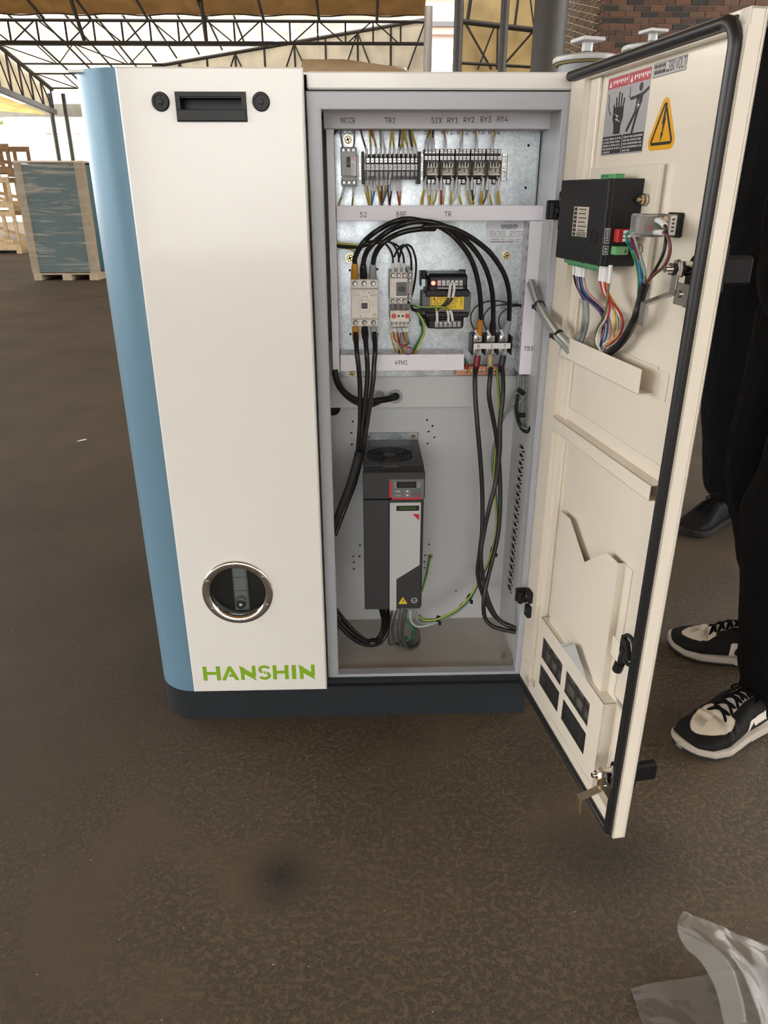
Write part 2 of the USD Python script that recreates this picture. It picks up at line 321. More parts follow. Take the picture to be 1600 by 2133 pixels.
for k in range(6):
    t_ = math.pi/2 + .07 + k*math.pi/3; m.screw(SG[0]+(SR-.008)*math.cos(t_), SG[1]+(SR-.008)*math.sin(t_), .0052, .0032, .0022, cross=False)
obj('sight_glass_ring', m, 'chrome', fp, label='chromed ring of the round sight window')
LOOKS['pane_glass'] = usdkit.material(stage, '/World/Looks/pane_glass', {'f': ('fresnel', {'IOR': 1.5}), 't': ('transparent_bsdf', {'color': (.86,.9,.9)}), 's': ('glossy_bsdf', {'roughness': .03, 'color': (.9,.9,.9)}), 'm': ('mix_closure', {})},
    [('f.fac','m.fac'), ('t.BSDF','m.closure1'), ('s.BSDF','m.closure2')], surface='m.closure')
m = MB(FY(0)); m.cyl((SG[0], SG[1], -.0035), (SG[0], SG[1], -.002), SR-.0166, n=48); obj('sight_glass_pane', m, 'pane_glass', fp)
m = MB(FY(.022)); g0, g1 = (.0989,.3623), (.1287,.2739)
m.ink((.22,.225,.23), .35).box(g0[0], g1[0], g1[1], g0[1]+.01, -.006, 0, .001)
m.ink((.34,.34,.35), .3).box(g0[0]+.003, g1[0]-.004, g1[1]+.004, g0[1]+.01, 0, .0008)
for px in [(.1143,.3511),(.1119,.3203)]: m.ink((.35,.06,.06), .5).box(g0[0]+.001, g1[0]-.002, px[1]-.0006, px[1]+.0006, .0008, .0014)
b = (.1128,.2957); m.ink((.5,.5,.5), .3, 1.).cyl((b[0], b[1]+.005, 0), (b[0], b[1]+.005, .008), .0105, n=24); m.lathe([(.0095,0),(.0105,.006),(.009,.012),(.005,.0155),(.0001,.016)], (b[0], b[1]-.003, 0), (0,0,1), 24)
obj('oil_level_gauge', m, None, fp, label='oil level gauge with red marks behind the round window')
# lettering HANSHIN (plain letters, the S broken by a small cross)
def bar(x0, y0, x1, y1): return sbox(x0, y0, x1, y1)
L = [bar(0,0,.27,1), bar(.90,0,1.17,1), bar(.2,.41,1.,.61),
     Polygon([(1.24,0),(1.72,1),(1.92,1),(2.42,0),(2.14,0),(2.02,.24),(1.72,.24),(1.80,.42),(1.93,.42),(1.82,.66),(1.50,0)]),
     bar(2.53,0,2.78,.9), bar(3.30,.2,3.55,1), Polygon([(2.46,1.03),(3.32,.46),(3.58,-.08),(2.53,.58)]),
     bar(4.70,0,4.96,1), bar(5.50,0,5.76,1), bar(4.9,.41,5.6,.61), bar(5.98,0,6.26,1),
     bar(6.51,0,6.76,.9), bar(7.28,.2,7.53,1), Polygon([(6.44,1.03),(7.30,.46),(7.56,-.08),(6.51,.58)])]
ring = lambda c, a0, a1: Polygon([(c[0]+.42*math.cos(t)*1.0, c[1]+.30*math.sin(t)) for t in np.radians(np.linspace(a0, a1, 24))] + [(c[0]+.20*math.cos(t), c[1]+.115*math.sin(t)) for t in np.radians(np.linspace(a1, a0, 24))])
S = unary_union([ring((4.14,.715), 20, 265), ring((4.14,.285), -160, 85)]) - Point(4.13,.5).buffer(.15)
cr = unary_union([bar(4.04,.47,4.24,.53), bar(4.11,.38,4.17,.62)]); cr = affinity.rotate(cr, 12, origin=(4.14,.5))
logo = unary_union(L + [S, cr])
c0, c1 = (.0235,.1148), (.2576,.1205)
c2 = (.2569,.1557)
logo = affinity.affine_transform(logo, [(c1[0]-c0[0])/7.55, 0, 0, c2[1]-c1[1], c0[0], (c0[1]+c1[1])/2])
m = MB(FY(0)); m.ink((.23,.43,.02), .4).prism(logo, 0, .0003)
obj('brand_lettering', m, None, fp, label='green HANSHIN lettering')

# top trim, grey frame of the control bay
m = MB(); m.box(PW+.003, XR, .044, .075, 1.2072, HT, .0025); obj('top_trim', m, 'white_paint', cab)
FX0, FX1, FZ0, FZ1 = .2812, .7075, .068, 1.2055
OX0, OX1, OZ0, OZ1 = .3045, .6915, .0935, 1.1797
m = MB(FY(.046)); m.tri(slab(FX0, FX1, FZ0, FZ1, .012, .0020, [sbox(OX0-.0005, OZ0-.0005, OX1+.0005, OZ1+.0005)]), 18)
for q in ((OX0-.003, OX0, OZ0-.003, OZ1+.003), (OX1, OX1+.003, OZ0-.003, OZ1+.003), (OX0, OX1, OZ1, OZ1+.003), (OX0, OX1, OZ0-.003, OZ0)): m.box(*q, -.022, .0004, .001)
obj('bay_frame', m, 'grey_paint', cab, label='grey painted frame around the control bay')
# bay walls
BW, BF, RWX, LWX, PY = .292, .0795, .7005, .2865, .222
holes = [(.3422,.5919),(.3385,.5653),(.3391,.5383),(.5077,.5936),(.5198,.5801),(.5115,.5668),(.5248,.5532),(.51,.5387),(.3538,.2857),(.3373,.2564),(.3522,.2562),(.3381,.2408),(.3378,.2225),(.5192,.2857),(.5106,.2562),(.5086,.2393),(.509,.2223),(.5886,.1569)]
bwp = sbox(LWX, BF, RWX, 1.186)
for h in holes: bwp = bwp - Point(h).buffer(.0022, 5)
bwp = bwp - Point((.2984,.623)).buffer(.017, 16)
m = MB(FY(BW)); m.prism(bwp, -.0015, 0); obj('back_wall', m, 'grey_inside', cab)
m = MB(); m.box(LWX-.01, RWX+.004, BW+.006, BW+.008, .05, 1.2); m.box(RWX+.003, RWX+.0045, .06, BW+.008, .05, 1.2); obj('added_dark_backing', m, 'matt_black', cab)  # black sheets added behind the walls to stop stray light in the holes
lv = [(.182,.5611),(.1987,.2144)]
rw = sbox(.05, BF, BW, 1.19)
for k in range(20):
    t_ = k/19; y_, z_ = lv[0][0]*(1-t_)+lv[1][0]*t_, lv[0][1]*(1-t_)+lv[1][1]*t_
    rw = rw - affinity.translate(affinity.rotate(affinity.scale(Point(0,0).buffer(1, 8), .024, .0062), -4), y_, z_)
m = MB(Fr((RWX,0,0), (0,1,0), (0,0,1), (1,0,0))); m.prism(rw, 0, .0014)
sidew = obj('side_wall', m, 'grey_inside', cab)
m = MB()
for k in range(20):
    t_ = k/19; y_, z_ = lv[0][0]*(1-t_)+lv[1][0]*t_, lv[0][1]*(1-t_)+lv[1][1]*t_
    m.tube([(RWX+.0006, y_-.024, z_+.0052), (RWX-.0045, y_-.012, z_+.0030), (RWX-.0055, y_, z_+.0022), (RWX-.0045, y_+.012, z_+.0030), (RWX+.0006, y_+.024, z_+.0052)], .0016, n=6, step=3)
obj('vent_louvres', m, 'grey_inside', sidew)
m = MB(); m.box(LWX-.0015, LWX, .05, BW, BF, 1.19); m.box(LWX, RWX, .05, BW, 1.186, 1.19); obj('bay_lining', m, 'grey_inside', cab)
m = MB(); m.box(LWX, RWX, .062, BW, BF-.002, BF); obj('bay_floor', m, 'floor_grey', cab)
cp = (.298,.6417)
m = MB(FY(.232)); cpp = sbox(LWX, cp[1], RWX, .78)
c_h = (.4342,.6633)
cpp = cpp - Point(c_h).buffer(.0085, 20)
m.prism(cpp, -.0015, 0); m.box(LWX, RWX, cp[1]-.0015, cp[1], -.062, 0)
obj('cross_panel', m, 'grey_inside', cab)
m = MB(FY(.232)); m.lathe([(.0085,-.002),(.0095,.0012),(.0150,.0012),(.0155,0)], (c_h[0], c_h[1], 0), (0,0,1), 28)
c_g = (.4008,.6656); m.lathe([(.001,.0008),(.0095,.0008),(.0100,0)], (c_g[0], c_g[1], 0), (0,0,1), 24)
obj('cable_gland', m, 'grey_vinyl', cab, label='grey rubber grommet in the cross panel')
# galvanised mounting plate
pz = (.4096,.7087)
pp = sbox(.305, pz[1], .697, 1.176)
for h in [(.6774,1.1375),(.6775,1.066),(.3968,.9203),(.3432,.9187),(.3418,.7955),(.3971,.7952)]: pp = pp - Point(h).buffer(.0022, 6)
m = MB(FY(PY)); m.prism(pp, -.002, 0)
m.box(.305, .697, pz[1]-.001, pz[1]+.0012, -.010, .0012, .0006); m.box(.6955, .6985, pz[1], 1.176, -.010, .0012, .0006)
plate = obj('mounting_plate', m, 'galvanised', cab, label='galvanised steel mounting plate')
m = MB(FY(PY)); m.ink((.05,.05,.05), .5)
for s_, q in zip(('MCCB','52X','RY1','RY2','RY3','RY4'), [(.341,1.1601),(.4937,1.1595),(.5263,1.1595),(.5545,1.1595),(.5845,1.1603),(.6128,1.1595)]): m.text(s_, q[0], q[1], .0085, 0, .0002)
q = (.6723,.7702); m.text('TB1', q[0], q[1], .0085, 0, .0002)
obj('plate_marking', m, None, plate)
for k, q in enumerate([(.3442,1.1468),(.3437,.9418),(.649,.9452),(.3432,.7153)]):
    mm = MB(FY(PY)); mm.ink((.70,.56,.36), .3, 1.).cyl((q[0],q[1],0), (q[0],q[1],.0015), .0088, n=18); mm.screw(q[0], q[1], .0015, .0066, .005); obj('plate_bolt', mm, None, plate)
q = (.6825,.1169); mm = MB(); mm.ink((.6,.58,.52), .3, 1.).cyl((q[0], .12, BF), (q[0], .12, BF+.014), .0035, n=10); mm.cyl((q[0], .12, BF), (q[0], .12, BF+.004), .007, n=6); mm.cyl((q[0], .12, BF+.008), (q[0], .12, BF+.0095), .006, n=14)
obj('floor_bolt', mm, None, cab)

# ================================================================ the open door (u from the hinge, z up, v out of its inner face)
DH, DD, DN, DW = (.6983, .029, 0.), (.1516, -.9884, 0.), (-.9884, -.1516, 0.), .4426
DOOR = Fr(DH, DD, (0,0,1), DN)
DT, SK = .0205, -.016                            # thickness, inner skin
m = MB(DOOR)
m.box(0, DW, PB, HT, -DT, -DT+.0018, .0006)                                     # outer skin
m.box(0, DW, PB, HT, SK-.001, SK)                                               # inner skin
m.box(DW-.003, DW, PB, HT, -DT, 0, .0012); m.box(0, .003, PB, HT, -DT, 0, .0012)
m.box(0, DW, HT-.003, HT, -DT, 0, .0012); m.box(0, DW, PB, PB+.003, -DT, 0, .0012)
m.box(DW-.016, DW-.0005, PB, HT, -.0016, 0, .0006); m.box(.0005, .050, PB, HT, -.0016, 0, .0006)
m.box(.03, DW, HT-.016, HT-.0005, -.0016, 0, .0006); m.box(.03, DW, PB+.0005, PB+.034, -.0016, 0, .0006)
m.box(DW-.0175, DW-.016, PB, HT, SK, 0); m.box(.049, .0505, PB, HT, SK, 0); m.box(.05, DW-.016, HT-.0175, HT-.016, SK, 0); m.box(.05, DW-.016, PB+.033, PB+.0345, SK, 0)
m.box(.0505, .080, PB+.034, HT-.0175, SK, SK+.006, .002)
door = obj('door', m, 'cream_paint', cab, label='open cream painted steel door of the control bay')
# gasket: a black rubber bead along top, free edge and bottom
def bead(u0, u1, z0, z1, r, v):
    P = [(.004, z1)] + [(u, z1) for u in np.linspace(.05, u1-r, 9)]
    P += [(u1-r+r*math.sin(t), z1-r+r*math.cos(t)) for t in np.linspace(.2, math.pi/2, 6)]
    P += [(u1, z) for z in np.linspace(z1-r-.01, z0+.006, 14)]
    return [(u, z, v) for u, z in P]
m = MB(DOOR); m.tube(bead(.0, DW-.0125, PB+.004, HT-.0085, .026, .004), .0074, n=12, step=1)
m.tube([(.012, PB+.0045, .003)] + [(u, PB+.0045, .003) for u in np.linspace(.05, DW-.013, 8)], .0058, n=12, step=1)
m.box(.0, DW-.006, PB-.001, PB+.009, -.004, .0015, .001); m.box(.0, DW-.02, HT-.012, HT-.004, -.001, .003, .001); m.box(DW-.016, DW-.009, PB+.004, HT-.03, -.001, .003, .001)
obj('gasket', m, 'gasket_rubber', door, label='black rubber door seal')

# --- warning stickers (flat print)
SV = SK+.0003
m = MB(DOOR)
(a0, zt), (a1, _), (_, zb) = (.0982,1.2093), (.2228,1.2083), (.2259,1.1078)
am = (.1606,1.2087)[0]; zt2 = zt
m.ink((.36,.36,.365), .38).box(a0, a1, zb, zt, SK, SV)
h = zt-zb
for x0_, x1_, k in ((a0+.001, am-.0012, 0), (am+.0012, a1-.0015, 1)):
    w_ = x1_-x0_
    m.ink((.42,.05,.065), .4).box(x0_, x1_, zt-.145*h, zt-.012*h, SV, SV+.0001)
    m.ink((.75,.72,.70), .4).prism([(x0_+.08*w_, zt-.125*h), (x0_+.20*w_, zt-.125*h), (x0_+.14*w_, zt-.04*h)], SV+.0001, SV+.0002)
    for j, xx in enumerate(np.linspace(.27, .92, 8)): m.box(x0_+xx*w_, x0_+(xx+.055)*w_, zt-.105*h+.02*h*(j % 2), zt-.05*h, SV+.0001, SV+.0002)
    m.ink((.025,.027,.03), .4).box(x0_, x1_, zb+.02*h, zb+.25*h, SV, SV+.0001)
    m.ink((.40,.40,.40), .4); rr = random.Random(3+k)
    for row in range(5):
        xx, zz = .05, zb+(.225-.042*row)*h
        while xx < (.93 if row < 4 else .4):
            ww = rr.uniform(.045, .085); m.box(x0_+xx*w_, x0_+(xx+ww)*w_, zz-.024*h, zz, SV+.0001, SV+.0002); xx += ww+rr.choice([.015,.015,.04])
P0 = lambda k, x, y: ((a0+.001 + x*(am-a0-.0022)) if k == 0 else (am+.0012 + x*(a1-am-.0027)), zt-.15*h - y*(.60*h))
def poly(k, pts): m.prism([P0(k, *p) for p in pts], SV, SV+.0001)
def stroke(k, pts, w_, closed=False): m.prism(LineString([P0(k, *p) for p in pts]).buffer(w_, 4), SV, SV+.0001)
m.ink((.02,.022,.028), .4)
# hand with a wire, bolt in the palm
for pts in ([(.55,.42),(.53,.22)], [(.66,.42),(.655,.12)], [(.77,.42),(.79,.16)], [(.88,.46),(.92,.26)], [(.46,.55),(.42,.36)]): stroke(0, pts, .0020)
poly(0, [(.46,.40),(.92,.40),(.94,.62),(.86,.80),(.86,.97),(.52,.97),(.50,.78),(.40,.62)])
stroke(0, [(.08,.10),(.15,.22),(.12,.34),(.20,.46),(.30,.54)], .0009)
m.ink((.42,.42,.42), .4); m.prism([P0(0, *p) for p in [(.48,.52),(.72,.60),(.62,.63),(.86,.74),(.54,.66),(.64,.62)]], SV+.0001, SV+.0002)
m.ink((.02,.022,.028), .4)
# falling person touched by a wire
m.prism(Point(P0(1, .63,.10)).buffer(.0052, 10), SV, SV+.0001)
poly(1, [(.50,.24),(.78,.20),(.74,.40),(.60,.62),(.44,.58)])
stroke(1, [(.56,.27),(.22,.29)], .0021); stroke(1, [(.74,.25),(.98,.16)], .0021); stroke(1, [(.50,.56),(.16,.92)], .0027); stroke(1, [(.58,.56),(.42,.98)], .0027)
stroke(1, [(.10,.06),(.14,.16),(.11,.24),(.20,.29)], .0008)
m.ink((.42,.42,.42), .4); m.prism([P0(1, *p) for p in [(.62,.34),(.50,.47),(.60,.47),(.46,.60),(.68,.44),(.58,.43)]], SV+.0001, SV+.0002)
obj('warning_sticker', m, None, door, label='grey danger sticker with a hand and a falling figure under red headings')
m = MB(DOOR); (b0, t0), (b1, _), (_, s0) = (.2259,1.2101), (.3057,1.2097), (.2282,1.1936)
m.ink((.20,.19,.19), .4).box(b0, b1, s0, t0, SK, SV); m.ink((.46,.44,.43), .4).box(b0+.0016, b1-.0016, s0+.0014, t0-.0014, SV, SV+.0001)
m.ink((.06,.055,.06), .4); m.text('380 VOLT', b0+.725*(b1-b0), (t0+s0)/2+.001, .0115, SV+.0001, .0001, bold=True, w=.50*(b1-b0))
for j in range(6):
    x_ = b0+(.04+.050*j+(.02 if j > 1 else 0)+(.02 if j > 3 else 0))*(b1-b0); z_ = (t0+s0)/2+.001
    m.box(x_, x_+.0036, z_+.0012, z_+.0050, SV+.0001, SV+.0002); m.box(x_+.0006, x_+.0046, z_-.0045, z_-.0012, SV+.0001, SV+.0002); m.box(x_+.0038, x_+.0046, z_-.002, z_+.0055, SV+.0001, SV+.0002)
for j in range(5): m.box(b0+(.06+.088*j)*(b1-b0), b0+(.13+.088*j)*(b1-b0), s0+.0035, s0+.0062, SV+.0001, SV+.0002)
obj('voltage_sticker', m, None, door, label='small grey sticker reading 380 VOLT')
m = MB(DOOR); T = [(.2679,1.1788), (.2295,1.1088), (.3088,1.1079)]
T = [((T[1][0]+T[2][0])/2, T[0][1]), (T[1][0], (T[1][1]+T[2][1])/2), (T[2][0], (T[1][1]+T[2][1])/2)]
tp = Polygon(T).buffer(-.010).buffer(.010, 8)
m.ink((.72,.36,.012), .35).prism(tp, SK, SV); m.ink((.018,.017,.015), .4).prism(tp.buffer(-.0058) - tp.buffer(-.0094), SV, SV+.0001)
cx, cz, th = T[0][0], T[1][1], T[0][1]-T[1][1]
m.prism([(cx+x*th, cz+y*th) for x, y in [(.015,.76),(.065,.76),(.045,.50),(.085,.54),(.020,.27),(.050,.29),(-.028,.135),(-.048,.30),(-.018,.285),(-.005,.44),(-.050,.41)]], SV, SV+.0001)
obj('high_voltage_sticker', m, None, door, label='yellow triangle sticker with a black lightning arrow')

# --- raised mounting frame around the controller
m = MB(DOOR); (p0, _), (p1, pzt), (_, pzb) = (.0787,1.0937), (.2942,1.0921), (.2974,.898)
CU0, CU1, CZ0, CZ1, CV = .0905, .250, .9635, 1.0752, .040
m.box(p0, p1, pzb, pzt, SK, -.0105, .001); m.box(p1-.002, p1, pzb, pzt, SK, -.0055, .0008)
obj('mounting_frame', m, 'cream_paint', door)
# --- cable channel (open top), stiffener, document pocket, vent box
m = MB(DOOR)
cu0, cu1, czb, czt, cv = .0765, .3435, .8045, .8395, .0095
m.box(cu0, cu1, czb, czt, cv-.0013, cv, .0004); m.box(cu0, cu1, czb, czb+.0013, SK+.001, cv, .0004); m.box(cu0, cu1, czb, czt+.002, SK+.001, SK+.0022, .0004); m.box(cu0+.006, cu1+.028, czb-.004, czt-.001, SK, SK+.001, .0003)
obj('cable_channel', m, 'cream_paint', door, label='cream open-topped cable channel')
m = MB(DOOR)
su0, su1, szb, szt, sv_ = .0560, .3990, .6690, .6925, .0035
m.box(su0, su1, szb, szt, sv_-.0013, sv_, .0004); m.box(su0, su1, szt-.0013, szt, SK, sv_, .0004); m.box(su0, su1, szb, szb+.0013, SK, sv_, .0004)
m.box(su0+.010, su1+.006, szt, szt+.022, SK, SK+.0013, .0004); m.box(su0+.010, su1+.006, szb-.020, szb, SK, SK+.0013, .0004)
obj('stiffener', m, 'cream_paint', door, label='cream box-section stiffener with an open end')
m = MB(DOOR); PV = -.003
k = [(.1176,.5329),(.1531,.5343),(.2244,.4858),(.2959,.5393),(.3299,.5389),(.3313,.5396)]
ku0, ku1 = k[0][0]-.004, k[-1][0]+.003
m.prism(Polygon([(ku0, k[0][1])] + [(q[0], q[1]) for q in k[:-1]] + [(ku1, k[-1][1]), (ku1, .215), (ku0, .215)]), PV-.0012, PV)
m.box(ku1-.0012, ku1+.0003, .215, k[-1][1], SK, PV, .0005); m.box(ku0-.0003, ku0+.0012, .215, k[0][1], SK, PV); m.box(ku1, ku1+.022, .20, k[-1][1]-.002, SK, SK+.0015, .0005)
obj('document_pocket', m, 'cream_paint', door, label='cream sheet pocket with a notched top edge')
m = MB(DOOR)
VV = .006
va = [(.0952,.2825),(.3738,.2952)]
vu0, vu1 = va[0][0], .3660; vzt = .3010; vzb = PB+.040
ul = [(.1122,.2514)[0], (.2065,.2506)[0], (.2239,.242)[0], (.3224,.2446)[0]]
zr = [(.1135,.2677)[1], (.1142,.2204)[1], (.1101,.2051)[1], (.1101,.159)[1]]
face = sbox(vu0, vzb, vu1, vzt)
wins = [sbox(ul[0], zr[1], ul[1], zr[0]), sbox(ul[0], zr[3], ul[1], zr[2]), sbox(ul[2], zr[1], ul[3], zr[0]), sbox(ul[2], zr[3], ul[3], zr[2])]
m.prism(face - unary_union(wins), VV-.0012, VV)
m.box(vu0, vu1, vzt-.0014, vzt, SK, VV, .0004); m.box(vu1-.0014, vu1, vzb, vzt, SK, VV, .0004); m.box(vu0, vu0+.0014, vzb, vzt, SK, VV); m.box(vu0, vu1, vzb, vzb+.0014, SK, VV)
m.box(vu0-.004, vu1+.026, vzt, vzt+.009, SK, SK+.0012, .0004); m.box(vu1, vu1+.026, vzb, vzt+.009, SK, SK+.0012, .0004)
vent = obj('vent_box', m, 'cream_paint', door, label='cream ventilation box with four windows of black mesh')
m = MB(DOOR); m.box(vu0+.003, vu1-.003, vzb+.003, vzt-.003, SK+.001, SK+.002); obj('vent_lining', m, 'matt_black', door)
m = MB(DOOR)
for w_ in wins:
    x0_, z0_, x1_, z1_ = w_.bounds; nx, nz = 22, 18
    for i in range(nx+1): xx = x0_+(x1_-x0_)*i/nx; m.box(xx-.0003, xx+.0003, z0_-.001, z1_+.001, VV-.0040, VV-.0034)
    for i in range(nz+1): zz = z0_+(z1_-z0_)*i/nz; m.box(x0_-.001, x1_+.001, zz-.0003, zz+.0003, VV-.0034, VV-.0028)
    for i in (.33, .67): xx = x0_+(x1_-x0_)*i; m.box(xx-.0045, xx+.0045, z0_-.001, z1_+.001, VV-.0070, VV-.0064)
    for zz in ((z0_+z1_)/2,): m.box(x0_-.001, x1_+.001, zz-.004, zz+.004, VV-.0064, VV-.0058)
obj('vent_mesh', m, mat('mesh_grey', (.055,.055,.055), .5), door, label='black wire mesh of the ventilation box', kind='stuff')

# --- hinges
def hinge(z0):
    m = MB(DOOR)
    m.box(.010, .034, z0+.004, z0+.030, .0, .009, .0035); m.box(.014, .034, z0-.030, z0-.004, .0, .009, .0035); m.cyl((-.002, z0-.012, .012), (-.002, z0+.012, .012), .0055, n=14)
    m.box(-.004, .014, z0-.005, z0+.006, .003, .012, .002)
    w = DOOR((-.004, z0, .008)); m2 = MB(); m2.box(.6775, .703, .036, .0445, z0-.014, z0+.016, .002); m.P += m2.P
    h_ = obj('hinge', m, 'matt_black', door, label='black door hinge')
    m = MB(DOOR); m.ink((.62,.42,.30), .35, 1.); m.screw(.022, z0+.017, .009, .0035, .002); obj('hinge_screw', m, None, door)
    m = MB(DOOR); m.ink((.4,.4,.4), .35, 1.).screw(.024, z0-.018, .009, .0030, .002); obj('hinge_screw', m, None, door)
hz = (.0444,.2892)[1]
hinge(hz); hinge(1.03)
# --- latches: black housing, chromed shaft and nuts, bent cam, striker bracket
def latch(uc, zc, turned, vo=-.012):
    m = MB(DOOR); m.cyl((uc, zc, SK), (uc, zc, .006+vo), .0165, n=20); m.box(uc-.013, uc+.013, zc-.046, zc-.004, SK, .000, .003)
    m.box(uc-.020, uc+.013, zc-.030, zc+.030, -DT-.020, -DT, .004); m.box(uc-.012, uc+.006, zc-.020, zc+.010, -DT-.024, -DT-.02, .002)
    m.box(uc-.006, uc+.010, zc-.020, zc+.014, -DT-.056, -DT-.016, .005)
    obj('latch_housing', m, mat('latch_black', (.006,.006,.0065), .6, spec=.18), door, label='black latch body and outside handle')
    m = MB(DOOR)
    for v0_, v1_, r_, n_ in ((.006,.012,.0105,6),(.012,.024,.0085,20),(.024,.0285,.0105,6),(.0285,.0295,.0110,20),(.0325,.039,.0078,6),(.039,.046,.0042,16)): m.cyl((uc, zc, v0_+vo), (uc, zc, v1_+vo), r_, n=n_)
    obj('latch_shaft', m, 'chrome', door, label='chromed threaded latch shaft with nuts')
    a = turned
    f = Fr(DOOR((uc, zc, vo)), np.array(DD)*math.cos(a)+np.array([0,0,1])*math.sin(a), -np.array(DD)*math.sin(a)+np.array([0,0,1])*math.cos(a), DN)
    m = MB(f); m.box(-.009, .024, -.0065, .0065, .0295, .0325, .0008)
    side = [(.024,.0325),(.024,.0295),(.029,.0295),(.041,.0640),(.066,.0640),(.066,.0670),(.0388,.0670),(.0270,.0325)]
    fs = Fr(f.o, f.m[0], f.m[2], -f.m[1]); mm = MB(fs); mm.prism(side, -.0065, .0065); m.P += mm.P
    obj('latch_cam', m, 'steel' if zc > .5 else 'zinc_yellow', door, label='bent steel latch cam')
    m = MB(DOOR); m.box(uc-.018, uc+.012, zc-.043, zc-.017, .0045, .0065, .0006); m.box(uc+.0105, uc+.0125, zc-.043, zc-.017, SK, .0065, .0006); m.screw(uc-.005, zc-.030, .0065, .0045, .0025)
    obj('latch_bracket', m, 'steel', door)
LU = .408
latch(LU, .9745, math.radians(-92)); latch(LU, .197, math.radians(-84))

# ================================================================ wiring ducts (cover with lettering, two slotted walls)
PF = FY(PY)
def duct(label, a0, a1, b0, b1, along, words=(), dep=.060, slots=True):
    d = thing('wiring_duct', label, 'cable duct', ((a0+a1)/2, PY, (b0+b1)/2))
    m = MB(PF); m.box(a0, a1, b0, b1, dep-.0018, dep, .0008)
    if along == 'x':
        m.box(a0, a1, b1-.0012, b1+.0004, dep-.011, dep-.001, .0004); m.box(a0, a1, b0-.0004, b0+.0012, dep-.011, dep-.001, .0004)
        for k in (.22, .80): z = b0+(b1-b0)*k; m.box(a0+.0005, a1-.0005, z-.0004, z+.0004, dep, dep+.0003)
    else:
        m.box(a1-.0012, a1+.0004, b0, b1, dep-.011, dep-.001, .0004); m.box(a0-.0004, a0+.0012, b0, b1, dep-.011, dep-.001, .0004)
        for k in (.22, .80): x = a0+(a1-a0)*k; m.box(x-.0004, x+.0004, b0+.0005, b1-.0005, dep, dep+.0003)
    c = obj('cover', m, 'duct_plastic', d)
    if words:
        m = MB(PF); m.ink((.045,.043,.05), .5)
        for s, q in words: m.text(s, min(max(q[0], a0+.0115), a1-.0115), q[1], .0088, dep, .0003, w=.0062*len(s))
        obj('lettering', m, None, c)
    L0, L1 = (a0, a1) if along == 'x' else (b0, b1)
    wall = sbox(L0, 0, L1, dep-.008)
    for s in np.arange(L0+.012, L1-.010, .0200):
        wall = wall - sbox(s, .034, s+.0085, .046) - sbox(s, .012, s+.0085, .020)
    for c in ((b0, b1) if along == 'x' else (a0, a1)):
        inn = 1 if c in (b0, a0) else -1
        f = Fr((0,PY,0), (1,0,0), (0,-1,0), (0,0,-1)) if along == 'x' else Fr((0,PY,0), (0,0,1), (0,-1,0), (1,0,0))
        m = MB(f); k0 = c+inn*.0004; k1 = c+inn*.0018
        m.prism(wall, *((-k0, -k1) if along == 'x' else (k0, k1))); obj('slotted_wall', m, 'duct_plastic', d)
    m = MB(PF); m.box(a0+.001, a1-.001, b0+.001, b1-.001, 0, .0016); obj('back', m, 'duct_plastic', d)
    return d
D1 = [(.3169,1.1872),(.7123,1.1609)]
duct('pale lilac wiring duct lettered with relay names along the top of the bay', .3035, D1[1][0], D1[1][1], D1[1][1]+.040, 'x',
     list(zip(('MCCB','TB2','52X','RY1','RY2','RY3','RY4'), [(.3457,1.1732),(.4186,1.1733),(.5008,1.1734),(.5286,1.1734),(.5572,1.1742),(.5867,1.175),(.6161,1.1757)])))
D2 = [(.322,1.0358),(.7164,1.0106)]
D3 = [(.3062,.9777),(.3204,.7311)]
duct('narrow pale lilac wiring duct standing along the left edge of the mounting plate', D3[0][0]+.001, D3[1][0]-.0005, D3[1][1], D1[1][1]-.001, 'z')
duct('pale lilac wiring duct lettered 52, 88F and TR across the middle of the plate', D2[0][0], D2[1][0], D2[1][1], D2[0][1], 'x', list(zip(('52','88F','TR'), [(.3706,1.0212),(.4399,1.0219),(.5253,1.0217)])))
D4 = [(.3222,.7652),(.5665,.734)]
duct('short pale lilac wiring duct lettered 49M1 under the contactors', D4[0][0], D4[1][0], D4[1][1], D4[0][1], 'x', [('49M1', (.4421,.7502))])
D5 = [(.6783,1.0091),(.7068,1.009),(.6805,.7244)]
duct('pale lilac wiring duct lettered TB1 standing along the right edge of the plate', D5[0][0], D5[1][0], D5[2][1], D2[1][1]-.0012, 'z', [('TB1', (.6929,.7758))])

SIL, DRK = ((.36,.355,.345), .28, 1.), ((.02,.02,.02), .5)
def hole_screw(m, q, t, r):
    """A terminal: dark well with a bright screw in it."""
    m.ink(*DRK).cyl((q[0], q[1], t-.0002), (q[0], q[1], t+.0003), r, n=16)
    m.ink((.45,.44,.43), .25, 1.).cyl((q[0]+r*.1, q[1]-r*.12, t+.0003), (q[0]+r*.1, q[1]-r*.12, t+.0007), r*.66, n=14)
    m.ink(*DRK).box(q[0]-r*.5, q[0]+r*.6, q[1]-r*.22, q[1]-r*.02, t+.0007, t+.0009)

